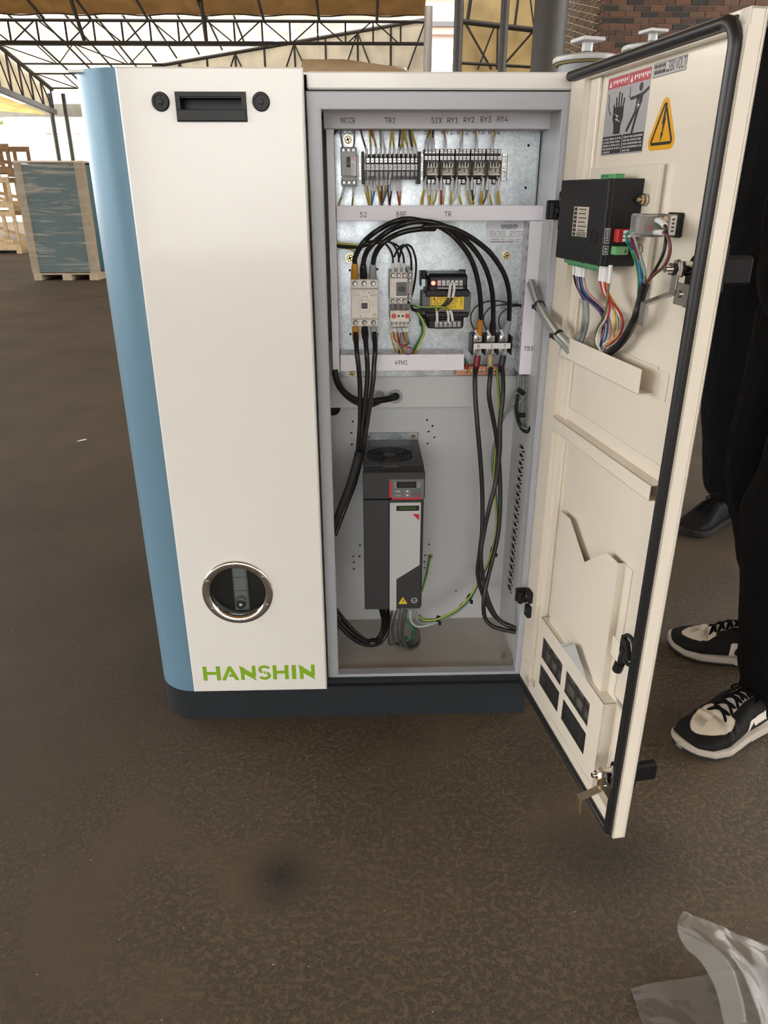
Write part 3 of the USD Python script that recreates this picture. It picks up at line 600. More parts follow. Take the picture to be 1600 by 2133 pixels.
# ---------------------------------------------------------------- moulded-case breaker
b = [(.3314,1.1318),(.36,1.0684)]; x0,z1,x1,z0 = b[0][0], b[0][1], b[1][0], b[1][1]; T = .064
d = thing('circuit_breaker', 'slim grey circuit breaker at the left end of the top device row', 'circuit breaker', (x0, PY, z0))
m = MB(PF); zs = z0+.25*(z1-z0)
m.box(x0, x1, zs+.0004, z1, 0, T, .0015); m.box(x0, x1, z0, zs-.0004, 0, T-.001, .0015); m.box(x0+.003, x1-.003, z0+.002, z1-.002, 0, T-.002)
obj('body', m, 'grey_plastic', d)
m = MB(PF); w = x1-x0; xc = (x0+x1)/2
lp = LineString([(x0+.48*w, z0+.40*(z1-z0)), (x0+.48*w, z0+.32*(z1-z0))]).buffer(.0052) ; m.ink((.30,.30,.30), .5).prism(lp - lp.buffer(-.0007), T, T+.0004)
m.ink((.75,.74,.72), .5).box(x0+.62*w, x0+.95*w, z0+.27*(z1-z0), z0+.74*(z1-z0), T, T+.0002)
m.ink((.55,.08,.05), .5); 
for k in range(3): m.box(x0+.62*w, x0+(.86+.03*k)*w, z0+(.715-.025*k)*(z1-z0), z0+(.725-.025*k)*(z1-z0), T+.0002, T+.0003)
m.ink((.2,.2,.2), .5)
for k in range(7): m.box(x0+.66*w, x0+(.8+.02*(k%3))*w, z0+(.30+.045*k)*(z1-z0), z0+(.315+.045*k)*(z1-z0), T+.0002, T+.0003)
obj('marking', m, None, d)
m = MB(PF); m.ink((.03,.03,.03), .5).box(x0+.37*w, x0+.60*w, z0+.49*(z1-z0), z0+.75*(z1-z0), T-.001, T+.001, .0005); m.ink((.10,.10,.10), .4).box(x0+.40*w, x0+.57*w, z0+.52*(z1-z0), z0+.63*(z1-z0), T, T+.010, .001)
obj('toggle', m, None, d, label='black toggle lever')
for k in range(6):
    m = MB(PF); hole_screw(m, (x0+(.17+.31*(k % 3))*w, (z1-.0045) if k < 3 else z0+.0065), T, .0036); obj('terminal_screw', m, None, d)

# ---------------------------------------------------------------- terminal strip TB2
b = [(.3693,1.1231),(.4728,1.0763)]; x0,z1,x1,z0 = b[0][0], b[0][1], b[1][0], b[1][1]; T = .050
d = thing('terminal_strip', 'twelve-way terminal strip with a white marker strip in the top device row', 'terminal strip', (x0, PY, z0)); TB = d
sx = [q[0] for q in [(.3795,1.1086),(.4673,1.1086)]]; TX = np.linspace(sx[0], sx[1], 12)
m = MB(PF); m.box(x0-.001, x0+.004, z0-.004, z1+.002, 0, T+.004, .0008); obj('end_plate', m, 'black_plastic', d)
m = MB(PF); m.box(x1-.004, x1+.002, z0-.004, z1+.002, 0, T+.004, .0008); obj('end_plate', m, 'black_plastic', d)
zc = (z0+z1)/2; hh = z1-z0
for x in TX:
    m = MB(PF); g = (TX[1]-TX[0])/2-.0003
    m.box(x-g, x+g, z0+.004, z1-.002, 0, T-.012, .0006); m.box(x-g, x+g, zc-.0065, zc+.0065, 0, T-.001); m.box(x-g, x-g+.0012, z0+.004, z1-.001, 0, T+.002); 
    t_ = obj('terminal', m, 'black_plastic', d)
    m = MB(PF)
    for zz in (zc+.0115, zc-.0100):
        m.ink(*SIL).box(x-g+.0012, x+g, zz-.0042, zz+.0042, T-.012, T-.0095, .0004); m.cyl((x+.0005, zz, T-.0095), (x+.0005, zz, T-.006), .0031, n=10); m.ink(*DRK).box(x-.0016, x+.0026, zz-.0005, zz+.0005, T-.006, T-.0058)
    for zz in (zc+.0235,): m.ink(*SIL).box(x-g+.0014, x+g-.0003, zz-.002, zz+.003, T-.012, T-.0095)
    obj('screw_clamp', m, None, t_)
m = MB(PF); m.ink((.80,.80,.82), .4).box(x0+.003, x1-.001, zc-.0048, zc+.0048, T, T+.0008, .0003)
m.ink((.12,.12,.14), .5)
for x, s in zip(TX, ('51','52','53','54','55','56','COM','RM','FAULT','ALARM','-','E3')): m.text(s, x, zc, .0034, T+.0008, .0001, w=min(.0068, .0022*len(s)))
obj('marker_strip', m, None, d, label='white lettered marker strip')
LOOKS['clear_cover'] = usdkit.material(stage, '/World/Looks/clear_cover', {'f': ('fresnel', {'IOR': 1.45}), 't': ('transparent_bsdf', {'color': (.80,.80,.80)}), 's': ('principled_bsdf', {'base_color': (.75,.75,.75), 'roughness': .12}), 'a': ('math', {'math_type': 'multiply_add', 'value2': 1.6, 'value3': .06}), 'm': ('mix_closure', {})},
    [('f.fac','a.value1'), ('a.value','m.fac'), ('t.BSDF','m.closure1'), ('s.BSDF','m.closure2')], surface='m.closure')
m = MB(PF); m.box(x0+.002, x1-.002, zc-.0205, zc-.0052, T-.002, T-.001); m.box(x0+.002, x1-.002, zc-.0205, zc-.0195, T-.014, T-.001)
obj('clear_cover', m, 'clear_cover', d, label='clear plastic cover strip')
def rail_end(px0, px1, label):
    q = (px0, px1); m = MB(PF); a0_, a1_, za, zb_ = q[0][0], q[1][0], q[1][1], q[0][1]
    m.prism(sbox(a0_, za, a1_, zb_) - sbox(a0_+.0022, za+.004, a1_-.0022, za+.016) - sbox(a0_+.0022, zb_-.016, a1_-.0022, zb_-.004), .006, .0075)
    m.box(a0_, a0_+.001, za, zb_, 0, .0075); m.box(a1_-.001, a1_, za, zb_, 0, .0075); m.screw((a0_+a1_)/2, (za+zb_)/2, .0075, .003, .002)
    obj('mounting_rail', m, 'steel', None, label=label, cat='rail')
rail_end(*[(.3624,1.1236),(.3688,1.0794)], 'silver slotted rail end left of the terminal strip')
rail_end(*[(.4762,1.1228),(.4833,1.0793)], 'silver slotted rail end between the terminal strip and the relay sockets')
rail_end(*[(.6278,1.1235),(.6388,1.0783)], 'silver slotted rail end right of the last relay socket')

# ---------------------------------------------------------------- five relay sockets with plugged-in relays
LOOKS['relay_case'] = usdkit.material(stage, '/World/Looks/relay_case', {'f': ('fresnel', {'IOR': 1.45}), 't': ('transparent_bsdf', {'color': (.93,.92,.89)}), 's': ('principled_bsdf', {'base_color': (.8,.78,.72), 'roughness': .08}), 'a': ('math', {'math_type': 'multiply_add', 'value2': 1.3, 'value3': .05}), 'm': ('mix_closure', {})},
    [('f.fac','a.value1'), ('a.value','m.fac'), ('t.BSDF','m.closure1'), ('s.BSDF','m.closure2')], surface='m.closure')
rc = [(.4821,1.1288),(.6232,1.1288)]; RP = (rc[1][0]-rc[0][0])/5
zt_, z1_, zm0, zm1, zb1, zb2 = [q[1] for q in [(.496,1.1295),(.4964,1.1123),(.4965,1.1107),(.4971,1.0862),(.4971,1.0838),(.4973,1.0758)]]
RXS = [rc[0][0]+RP*(k+.5) for k in range(5)]
def socket(x, label):
    d = thing('relay_socket', label, 'relay socket', (x, PY, zb2), 'relay sockets in the top device row'); w = RP/2-.0004
    m = MB(PF); m.box(x-w, x+w, z1_, zt_+.001, 0, .026, .0008); m.box(x-w, x+w, (z1_+zt_)/2, zt_+.001, 0, .020); m.box(x-w, x+w, zm1-.004, z1_, 0, .018); m.box(x-w, x-w+.004, zm1-.008, z1_, 0, .030, .001); m.box(x+w-.0035, x+w, zm1-.008, z1_, 0, .027, .001)
    m.box(x-w, x+w, zb1-.003, zm1, 0, .022, .0008); m.box(x-w*.62, x+w*.62, zb2-.004, zb1, 0, .017, .0008)
    obj('base', m, 'black_plastic', d)
    for row, zz in enumerate(((zt_+z1_)/2+.0055, (zt_+z1_)/2-.0055)):
        for k in range(4):
            xx = x+(k-1.5)*RP/4.15; m = MB(PF); m.ink(*SIL).box(xx-.0028, xx+.0028, zz-.0036, zz+.0036, .026, .0275, .0004); m.cyl((xx, zz, .0275), (xx, zz, .030), .0026, n=10); m.ink(*DRK).box(xx-.0018, xx+.0018, zz-.0004, zz+.0004, .030, .0302); obj('terminal_screw', m, None, d)
    for xx, zz in ((x-.385*RP, zb1), (x+.385*RP, zb1), (x-.13*RP, zb2+.001), (x+.13*RP, zb2+.001)):
        m = MB(PF); m.ink(*SIL).box(xx-.0028, xx+.0028, zz-.0036, zz+.0036, .021, .0235, .0004); m.cyl((xx, zz, .0235), (xx, zz, .026), .0026, n=10); m.ink(*DRK).box(xx-.0018, xx+.0018, zz-.0004, zz+.0004, .026, .0262); obj('terminal_screw', m, None, d)
    return d
def relay(x, label):
    d = thing('relay', label, 'relay', (x, PY-.018, zm1), 'clear relays in the top device row'); a, c = x-.0115, x+.0125
    m = MB(PF); m.box(a, c, zm1-.001, zm0, .019, .050, .0015); obj('case', m, 'relay_case', d, label='clear plastic relay case')
    m = MB(PF); h = zm0-zm1
    m.ink((.55,.53,.48), .4).box(a+.002, c-.002, zm1+.02*h, zm1+.50*h, .020, .036, .001); m.ink((.70,.66,.60), .3).box(a+.003, c-.003, zm1+.50*h, zm1+.60*h, .020, .042, .001)
    m.ink((.72,.70,.66), .25, .9)
    for k in range(4): m.box(a+.0035+k*.0052, a+.0052+k*.0052, zm1+.55*h, zm0-.002, .024, .044, .0004)
    m.ink((.35,.05,.05), .4).box(a+.003, a+.008, zm1+.36*h, zm1+.46*h, .036, .041, .001); m.ink((.8,.78,.74), .4).box(a+.010, c-.004, zm1+.10*h, zm1+.44*h, .036, .0405, .001); m.ink((.12,.12,.12), .4).box(x+.0005, x+.004, zm1+.22*h, zm1+.50*h, .0405, .043)
    obj('mechanism', m, None, d, label='coil and contact blades inside the clear case')
    m = MB(PF); m.ink((.05,.05,.05), .4)
    for k in range(5): m.box(a+.004+k*.0036, a+.0052+k*.0036+.0008*(k % 2), zm0-.0055, zm0-.0022, .0500, .0502)
    m.ink((.78,.76,.7), .4).box(a+.002, c-.003, zm1+.03*h, zm1+.10*h, .0500, .0502)
    obj('case_print', m, None, d)
    return d
RN = ['leftmost clear relay of five in the top device row', 'second clear relay from the left of five in the top row', 'middle clear relay of five in the top device row', 'fourth clear relay from the left of five in the top row', 'rightmost clear relay of five in the top device row']
s0, r0 = socket(RXS[0], 'black relay socket holding the '+RN[0].replace(' in the top device row', '')), relay(RXS[0], RN[0])
for k in range(1, 5):
    copy_of(s0, (RXS[k], PY, zb2), 'black relay socket holding the '+RN[k].split(' in the top')[0]); copy_of(r0, (RXS[k], PY-.018, zm1), RN[k])

# ---------------------------------------------------------------- main contactor
b = [(.3453,.9112),(.396,.8261)]; x0,z1,x1,z0 = b[0][0], b[0][1], b[1][0], b[1][1]; T = .100; w, h = x1-x0, z1-z0
C1 = (x0, x1, z0, z1)
d = thing('contactor', 'large beige three-pole contactor with orange, black and grey cable boots', 'contactor', (x0, PY, z0))
m = MB(PF); m.box(x0+.001, x1-.001, z0+.005, z1-.005, 0, T-.02, .002); m.box(x0, x1, z0+.165*h, z1-.195*h, 0, T, .0018); m.box(x0, x1, z0, z0+.162*h, .01, T-.006, .0018); m.box(x0, x1, z1-.192*h, z1, .01, T-.006, .0018)
obj('body', m, 'beige_plastic', d)
m = MB(PF); m.box(x0+.33*w, x0+.70*w, z0+.32*h, z0+.58*h, T-.001, T+.0025, .001); m.box(x0+.42*w, x0+.62*w, z0+.55*h, z0+.66*h, T-.001, T+.0018, .002); obj('indicator_frame', m, 'beige_plastic', d)
m = MB(PF); m.ink((.03,.03,.03), .4).box(x0+.39*w, x0+.61*w, z0+.40*h, z0+.52*h, T+.0025, T+.003); m.ink((.05,.05,.05), .4).box(x0+.43*w, x0+.57*w, z0+.43*h, z0+.50*h, T+.003, T+.0045, .0005); obj('indicator', m, None, d, label='black square contact indicator')
for k in range(6):
    top = k < 3; xx = x0+(.16+.335*(k % 3))*w; zz = z1-.085*h if top else z0+.08*h
    m = MB(PF); hole_screw(m, (xx, zz), T-.006, .0048); obj('terminal_screw', m, None, d)
m = MB(PF)
for q in ((x0+.665*w, z0+.735*h), (x0+.345*w, z0+.225*h)): m.ink((.75,.74,.72), .3).cyl((q[0],q[1],T), (q[0],q[1],T+.0006), .0036, n=18); m.ink((.4,.39,.38), .4, .6).cyl((q[0],q[1],T+.0006), (q[0],q[1],T+.0009), .0024, n=14); m.ink((.1,.1,.1),.5).box(q[0]-.0018, q[0]+.0018, q[1]-.0004, q[1]+.0004, T+.0009, T+.0011)
m.ink((.20,.19,.18), .5)
m.text('MC-65a', x0+.20*w, z0+.685*h, .0036, T, .0002, w=.24*w); m.text('Metasol', x0+.84*w, z0+.685*h, .0036, T, .0002, w=.24*w); m.text('LS', x0+.86*w, z0+.27*h, .0040, T, .0002, bold=True, w=.11*w)
for k, s in enumerate(('1/L1','3/L2','5/L3')): m.text(s, x0+(.16+.335*k)*w, z0+.755*h, .0024, T, .0002, w=.14*w)
for k, s in enumerate(('2/T1','4/T2','6/T3')): m.text(s, x0+(.18+.335*k)*w, z0+.195*h, .0024, T, .0002, w=.14*w)
for zz in (.46, .52): m.box(x0+.78*w, x0+.84*w, z0+zz*h, z0+(zz+.012)*h, T, T+.0002)
obj('lettering', m, None, d)
m = MB(PF); m.ink((.74,.74,.72), .3, .8)
for k in range(3):
    xx = x0+(.16+.335*k)*w
    m.box(xx-.0055, xx+.0055, z1-.002, z1+.006, .070, .0725, .0004); m.box(xx-.0055, xx+.0055, z0-.006, z0+.002, .070, .0725, .0004)
obj('terminal_lug', m, None, d)

# ---------------------------------------------------------------- small contactor with side contact block
b = [(.4181,.9222),(.4516,.8651)]; x0,z1,x1,z0 = b[0][0], b[0][1], b[1][0], b[1][1]; T = .086; w, h = x1-x0, z1-z0
C2 = (x0, x1, z0, z1)
d = thing('contactor', 'small beige contactor with a grey side block and looping black wires above', 'contactor', (x0, PY, z0))
m = MB(PF); m.box(x0, x1, z0+.19*h, z1-.17*h, 0, T, .0015); m.box(x0, x1, z0, z0+.187*h, .01, T-.005, .0015); m.box(x0, x1, z1-.167*h, z1, .01, T-.005, .0015); m.box(x0+.001, x1-.001, z0+.002, z1-.002, 0, T-.015)
obj('body', m, 'beige_plastic', d)
sx1 = (.4608,.919)[0]
m = MB(PF); m.box(x1+.0004, sx1, z0+.08*h, z1+.004, .01, T-.012, .0015); sb = obj('side_block', m, 'grey_plastic', d, label='grey auxiliary contact block')
m = MB(PF); m.box(x0+.37*w, x0+.95*w, z0+.28*h, z0+.70*h, T-.001, T+.002, .0008); m.box(x0+.55*w, x0+.76*w, z0+.60*h, z0+.70*h, T+.002, T+.0035); obj('indicator_frame', m, 'dark_plastic', d)
m = MB(PF); m.ink((.025,.025,.025), .4).box(x0+.50*w, x0+.84*w, z0+.42*h, z0+.56*h, T+.002, T+.0035, .0004); obj('indicator', m, None, d)
for k in range(6):
    m = MB(PF); hole_screw(m, (x0+(.17+.325*(k % 3))*w, z1-.085*h if k < 3 else z0+.095*h), T-.005, .0040); obj('terminal_screw', m, None, d)
for zz in (z1-.08*h, z1-.25*h, z0+.26*h, z0+.11*h):
    m = MB(PF); hole_screw(m, ((x1+sx1)/2, zz), T-.012, .0033); obj('terminal_screw', m, None, d)
# ---------------------------------------------------------------- overload relay under it
b = [(.4193,.8533),(.4597,.8227)]; x0,z1,x1,z0 = b[0][0], b[0][1], b[1][0], b[1][1]; T = .082; w, h = x1-x0, z1-z0
d = thing('overload_relay', 'beige overload relay with two red dials under the small contactor', 'overload relay', (x0, PY, z0))
m = MB(PF); m.box(x0, x1-.004, z0+.30*h, z1, 0, T, .0012); m.box(x0+.002, x1, z0, z0+.33*h, 0, T-.004, .0012); obj('body', m, 'beige_plastic', d)
m = MB(PF); m.box(x0+.001, x1-.001, z1+.0002, C2[2]-.0005, .01, T-.012, .0008)
for k in range(3): xx = C2[0]+(.17+.325*k)*(C2[1]-C2[0]); m.box(xx-.0035, xx+.0035, z1, C2[2]-.0003, T-.014, T-.006, .0008)
obj('connector', m, 'dark_plastic', d)
for q in (.17, .80):
    m = MB(PF); m.ink((.60,.10,.05), .4).cyl((x0+q*w, z0+.67*h, T), (x0+q*w, z0+.67*h, T+.002), .0048, n=20); m.ink((.35,.05,.03), .4).box(x0+q*w-.003, x0+q*w+.003, z0+.655*h, z0+.685*h, T+.002, T+.0025); obj('dial', m, None, d, label='red setting dial')
m = MB(PF); m.ink(*DRK)
for q in (.40, .58): m.cyl((x0+q*w, z0+.67*h, T), (x0+q*w, z0+.67*h, T+.0004), .0022, n=12)
m.ink((.2,.2,.2), .5).text('GMT', x0+.14*w, z0+.91*h, .0024, T, .0002, w=.16*w); m.text('METASOL LS', x0+.66*w, z0+.91*h, .0024, T, .0002, w=.46*w)
obj('lettering', m, None, d)
for k in range(5):
    m = MB(PF); hole_screw(m, (x0+(.12+.185*k)*w, z0+.17*h), T-.004, .0029); obj('terminal_screw', m, None, d)
OL = (x0, x1, z0, z1)

# ---------------------------------------------------------------- control transformer
tr = [(.4812,.8821),(.5747,.8423)]; x0,z1,x1,z0 = tr[0][0], tr[0][1], tr[1][0], tr[1][1]; T = .062; w = x1-x0
d = thing('transformer', 'black control transformer with a yellow label and a lit red lamp', 'transformer', ((x0+x1)/2, PY, z0))
m = MB(PF)
for k in range(9): m.box(x0+.0002*(k % 2), x1-.0002*(k % 2), z0, z1, .004+k*.0064, .0100+k*.0064, .0003)
obj('core', m, 'dark_plastic', d, label='dark laminated iron core')
m = MB(PF); tz = [(.4982,.9175),(.4989,.8861)]; 
m.box(x0+.010, x1-.008, z1-.004, tz[0][1], 0, .060, .004); m.box(x0+.006, x1-.004, z1-.006, z1+.006, 0, .066, .0015); m.box(x0+.013, x1-.010, tz[0][1]-.022, tz[0][1]-.004, .050, .067, .0015); obj('coil_bobbin', m, 'black_plastic', d)
bz = [(.5,.8435),(.5007,.8154)]
m = MB(PF); m.box(x0+.010, x1-.012, bz[1][1], z0+.004, 0, .060, .004); m.box(x0+.006, x1-.004, z0-.005, z0+.005, 0, .066, .0015); m.box(x0+.013, x1-.014, bz[1][1]+.002, bz[1][1]+.018, .050, .067, .0015); obj('coil_bobbin', m, 'black_plastic', d)
for xx, zz in ((x0-.002, tz[0][1]-.004), (x0+.80*w, tz[0][1]-.003), (x0-.001, bz[1][1]+.022), (x0+.84*w, bz[1][1]+.024)):
    m = MB(PF); m.box(xx, xx+.014, zz-.012, zz+.005, 0, .0025, .001); m.box(xx, xx+.0025, zz-.022, zz+.003, 0, .030, .001); m.screw(xx+.008, zz-.002, .0025, .0042, .003, cross=False); obj('foot', m, 'black_plastic', d)
lb = [(.4967,.8779),(.561,.8517)]
m = MB(PF); m.ink((.88,.64,.03), .45).box(lb[0][0], lb[1][0], lb[1][1], lb[0][1], T, T+.0004)
lw, lh = lb[1][0]-lb[0][0], lb[0][1]-lb[1][1]; rr = random.Random(11)
m.ink((.35,.05,.02), .5).box(lb[0][0]+.09*lw, lb[0][0]+.14*lw, lb[1][1]+.68*lh, lb[1][1]+.86*lh, T+.0004, T+.0005)
for row in range(7):
    m.ink(*(((.30,.10,.03), .5) if row in (1, 2, 4) else ((.25,.17,.02), .5))); xx = .10 if row > 1 else .20
    while xx < .78:
        ww = rr.uniform(.03, .08); m.box(lb[0][0]+xx*lw, lb[0][0]+(xx+ww)*lw, lb[1][1]+(.88-.12*row)*lh, lb[1][1]+(.93-.12*row)*lh, T+.0004, T+.0005); xx += ww+rr.choice([.012, .05])
m.ink((.2,.12,.02), .5)
for k in range(10): m.box(lb[0][0]+.88*lw, lb[0][0]+.96*lw, lb[1][1]+(.25+.065*k)*lh, lb[1][1]+(.25+.065*k+.03*(1+k % 2)/2)*lh, T+.0004, T+.0005); m.box(lb[0][0]+.02*lw, lb[0][0]+.055*lw, lb[1][1]+(.12+.078*k)*lh, lb[1][1]+(.165+.078*k)*lh, T+.0004, T+.0005)
obj('rating_label', m, None, d, label='yellow rating label')
LT, LBt = [(.5122,.9018),(.5531,.9016)], [(.5088,.8254),(.5524,.8251)]
def tblock(n, x_a, x_b, zz, up):
    m = MB(PF); m.ink((.10,.10,.10), .4).box(x_a-.004, x_b+.004, zz-.007, zz+.007, .066, .069, .0006)
    m.ink((.62,.62,.60), .3).box(x_a-.003, x_b+.004, zz-.0100 if up else zz-.0095, zz-.0080, .066, .074, .0004)
    bl = obj('terminal_block', m, None, d)
    for k in range(n):
        xx = x_a+(x_b-x_a)*k/(n-1); m = MB(PF); m.ink(*SIL).box(xx-.0032, xx+.0032, zz-.005, zz+.005, .069, .071, .0004); m.cyl((xx, zz, .071), (xx, zz, .0735), .0028, n=10); m.ink(*DRK).box(xx-.0018, xx+.0018, zz-.0004, zz+.0004, .0735, .0737); obj('terminal_screw', m, None, bl)
tblock(6, LT[0][0], LT[1][0], LT[0][1], True); tblock(6, LBt[0][0], LBt[1][0], LBt[0][1], False)
LOOKS['lamp_red'] = usdkit.material(stage, '/World/Looks/lamp_red', {'p': ('principled_bsdf', {'base_color': (.8,.05,.04), 'emission_color': (1.,.07,.05), 'emission_strength': 5.0})}, [], surface='p.BSDF')
q = (.501,.9013); m = MB(PF); m.lathe([(.0040,0),(.0040,.003),(.003,.0048),(.0001,.0055)], (q[0], q[1], .067), (0,0,1), 16); obj('pilot_lamp', m, 'lamp_red', d, label='lit red pilot lamp')

# ---------------------------------------------------------------- power terminal block R S T
b = [(.5826,.7976),(.6621,.7611)]; x0,z1,x1,z0 = b[0][0], b[0][1], b[1][0], b[1][1]; T = .044
d = thing('power_terminal_block', 'black three-way power terminal block with a white strip lettered R S T', 'terminal block', (x0, PY, z0))
m = MB(PF); m.box(x0, x1, z0, z1, 0, .026, .001)
RX = [q[0] for q in [(.5957,.7913),(.6214,.7911),(.6472,.791)]]
for xx in (x0+.0012, (RX[0]+RX[1])/2, (RX[1]+RX[2])/2, x1-.0012): m.box(xx-.0014, xx+.0014, z0, z1, 0, T+.006, .0008)
obj('base', m, 'black_plastic', d)
ms = [(.5856,.785),(.6587,.7741)]
m = MB(PF); m.ink((.80,.80,.80), .4).box(ms[0][0], ms[1][0], ms[1][1], ms[0][1], T+.006, T+.007, .0002); m.ink((.06,.06,.07), .5)
for k in range(3): m.text('RST'[k], RX[k], (ms[0][1]+ms[1][1])/2, .0062, T+.007, .0002)
obj('marker_strip', m, None, d, label='white strip lettered R S T')
RZ = [q[1] for q in [(.5957,.7904),(.5968,.7686)]]
for k in range(3):
    for zz in RZ:
        m = MB(PF); m.ink((.74,.73,.71), .22, 1.).box(RX[k]-.0085, RX[k]+.0085, zz-.008, zz+.009, .030, .033, .0005); m.cyl((RX[k], zz, .033), (RX[k], zz, .0365), .0068, n=20); m.screw(RX[k], zz, .0365, .0052, .003); obj('terminal_bolt', m, None, d)

# ---------------------------------------------------------------- copper earth bar
e = [(.5554,.7323),(.6591,.7137)]
d = thing('earth_bar', 'copper earth bar with bolts under the power terminal block', 'earth bar', (e[0][0], PY, e[1][1]))
m = MB(PF); m.box(e[0][0], e[1][0], e[1][1], e[0][1], .012, .017, .0006); m.box(e[0][0]+.002, e[0][0]+.01, e[1][1]+.004, e[0][1]-.004, 0, .012); m.box(e[1][0]-.01, e[1][0]-.002, e[1][1]+.004, e[0][1]-.004, 0, .012); obj('bar', m, 'copper_bar', d)
for q in [(.5656,.7224),(.5785,.7223),(.5913,.7222),(.6071,.722),(.6169,.7239),(.6396,.7238)]: m = MB(PF); m.ink((.55,.42,.28), .25, 1.).cyl((q[0], q[1], .017), (q[0], q[1], .0185), .0046, n=14); m.cyl((q[0], q[1], .0185), (q[0], q[1], .022), .0033, n=6); obj('bolt', m, None, d)

# ---------------------------------------------------------------- name plate on the mounting plate
q = [(.6069,1.0055),(.6857,.9672)]
d = thing('name_plate', 'white maker plate with black HANSHIN print at the upper right of the plate', 'name plate', (q[0][0], PY, q[1][1]))
m = MB(PF); m.box(q[0][0], q[1][0], q[1][1], q[0][1], 0, .0008); obj('plate', m, 'white_plastic', d)
w, h = q[1][0]-q[0][0], q[0][1]-q[1][1]; X = lambda f: q[0][0]+f*w; Z = lambda f: q[1][1]+f*h
m = MB(PF); m.ink((.05,.06,.09), .5).text('HANSHIN', X(.56), Z(.82), .0062, .0008, .0002, bold=True, w=.40*w); m.text('AIR COMPRESSORS', X(.56), Z(.71), .0026, .0008, .0002, w=.36*w)
for k, (a_, b_) in enumerate((('MODEL : GTS 15AVF','TYPE : INVERTER'), ('MOTOR : 380 / 15','OUTPUT : 15 kW'), ('CONTROL : 220 / 24','NO. : 60 HZ'))):
    m.text(a_, X(.28), Z(.56-.085*k), .0025, .0008, .0002, w=.38*w); m.text(b_, X(.75), Z(.56-.085*k), .0025, .0008, .0002, w=.34*w)
m.box(X(.08), X(.95), Z(.31), Z(.322), .0008, .001); m.text('SERIAL NO. : GTS 15AVF', X(.52), Z(.20), .0028, .0008, .0002, w=.76*w); m.text('HANSHIN MACHINERY CO.,LTD', X(.54), Z(.08), .0034, .0008, .0002, bold=True, w=.84*w)
obj('print', m, None, d)

# ---------------------------------------------------------------- inverter drive
IY, IB, IT = .088, .2305, .5465
ix = [(.3644,.5472),(.488,.5458),(.3625,.2308),(.4885,.2284)]; x0, x1 = ix[0][0]-.001, ix[1][0]; w = x1-x0
d = thing('inverter_drive', 'dark grey inverter drive with a silver front strip on the back wall', 'inverter', ((x0+x1)/2, BW, IB))
IP = FY(BW); Tf = BW-IY; tf = (.3676,.5644)[1]
side = Fr((0,BW,0), (0,-1,0), (0,0,1), (-1,0,0))
m = MB(side); m.prism([(.002, IB+.004), (Tf-.010, IB+.002), (Tf-.010, IT-.002), (Tf-.024, IT+.005), (.002, IT+.003)], -x1+.001, -x0-.001)
obj('housing', m, 'inverter_grey' if 'inverter_grey' in LOOKS else mat('inverter_grey', (.030,.032,.035), .5, bump=(900,.08,.0003)), d)
zr = [q[1] for q in [(.3666,.4914),(.3666,.4851)]]
xs = (.4172,.4253)[0]
m = MB(IP); m.box(x0, x1, zr[1]+.004, IT, Tf-.012, Tf, .0015); obj('upper_cover', m, 'inverter_grey', d)
m = MB(IP); m.box(x0, xs-.0008, IB, zr[1]+.002, Tf-.012, Tf, .0015); m.box(xs-.001, x1-.004, IB, zr[1]+.002, Tf-.012, Tf-.001, .0012)
wx = [(.3713,.4734),(.3818,.4422)]; q2 = sbox(wx[0][0], wx[1][1], wx[1][0], wx[0][1]); m.prism(q2 - q2.buffer(-.0010), Tf, Tf+.0003)
obj('lower_cover', m, 'inverter_grey', d)
sp = [(.4171,.481),(.4804,.4802),(.4821,.3386),(.4317,.305),(.4311,.2271),(.4165,.2274)]
xr_ = sp[1][0]
pts = [(xs, sp[0][1]), (xr_, sp[0][1]), (xr_, sp[2][1]), (sp[3][0], sp[3][1]), (sp[3][0], IB-.002), (xs, IB-.002)]
m = MB(IP); m.prism(Polygon(pts).buffer(-.002).buffer(.002, 4), Tf-.002, Tf+.0012); mat('silver_plastic', (.55,.57,.58), .35, .2); fs_ = obj('silver_strip', m, 'silver_plastic', d, label='silver front strip with a slanted cut')
m = MB(IP); g = [(.4307,.4745),(.4768,.4632)]; m.ink((.012,.013,.012), .35).box(g[0][0], g[1][0], g[1][1], g[0][1], Tf+.0012, Tf+.0016); m.ink((.16,.26,.05), .4).text('HANSHIN', (g[0][0]+g[1][0])/2, (g[0][1]+g[1][1])/2, .0055, Tf+.0016, .0002, w=.70*(g[1][0]-g[0][0]))
g = [(.4632,.4559),(.4772,.4418)]; m.ink((.55,.02,.03), .4).prism([(g[0][0], g[0][1]), (g[1][0], g[0][1]), (g[1][0], g[1][1])], Tf+.0012, Tf+.0015); obj('badge', m, None, d, label='black HANSHIN badge and red corner triangle')
m = MB(IP); g = [(.4372,.2438),(.4546,.2589)]; cx = (g[0][0]+g[1][0])/2
m.ink((.70,.55,.03), .4).prism(Polygon([(g[0][0], g[0][1]), (g[1][0], g[0][1]), (cx, g[1][1])]).buffer(.0008), Tf-.001, Tf-.0006); hh = g[1][1]-g[0][1]
m.ink((.03,.03,.02), .5).prism([(cx+a*hh, g[0][1]+b_*hh) for a, b_ in ((.05,.75),(-.10,.42),(.06,.44),(-.05,.12),(.16,.52),(.02,.52),(.12,.75))], Tf-.0006, Tf-.0004)
g = (.4702,.2515); m.ink((.6,.6,.6), .4)
for k in range(14): a_ = k*2*math.pi/14; m.box(g[0]+.0058*math.cos(a_)-.0011, g[0]+.0058*math.cos(a_)+.0011, g[1]+.0058*math.sin(a_)-.0009, g[1]+.0058*math.sin(a_)+.0009, Tf-.001, Tf-.0006)
m.text('10min', g[0], g[1], .0026, Tf-.001, .0003, w=.007); obj('safety_marking', m, None, d, label='yellow warning triangle and white dial mark')
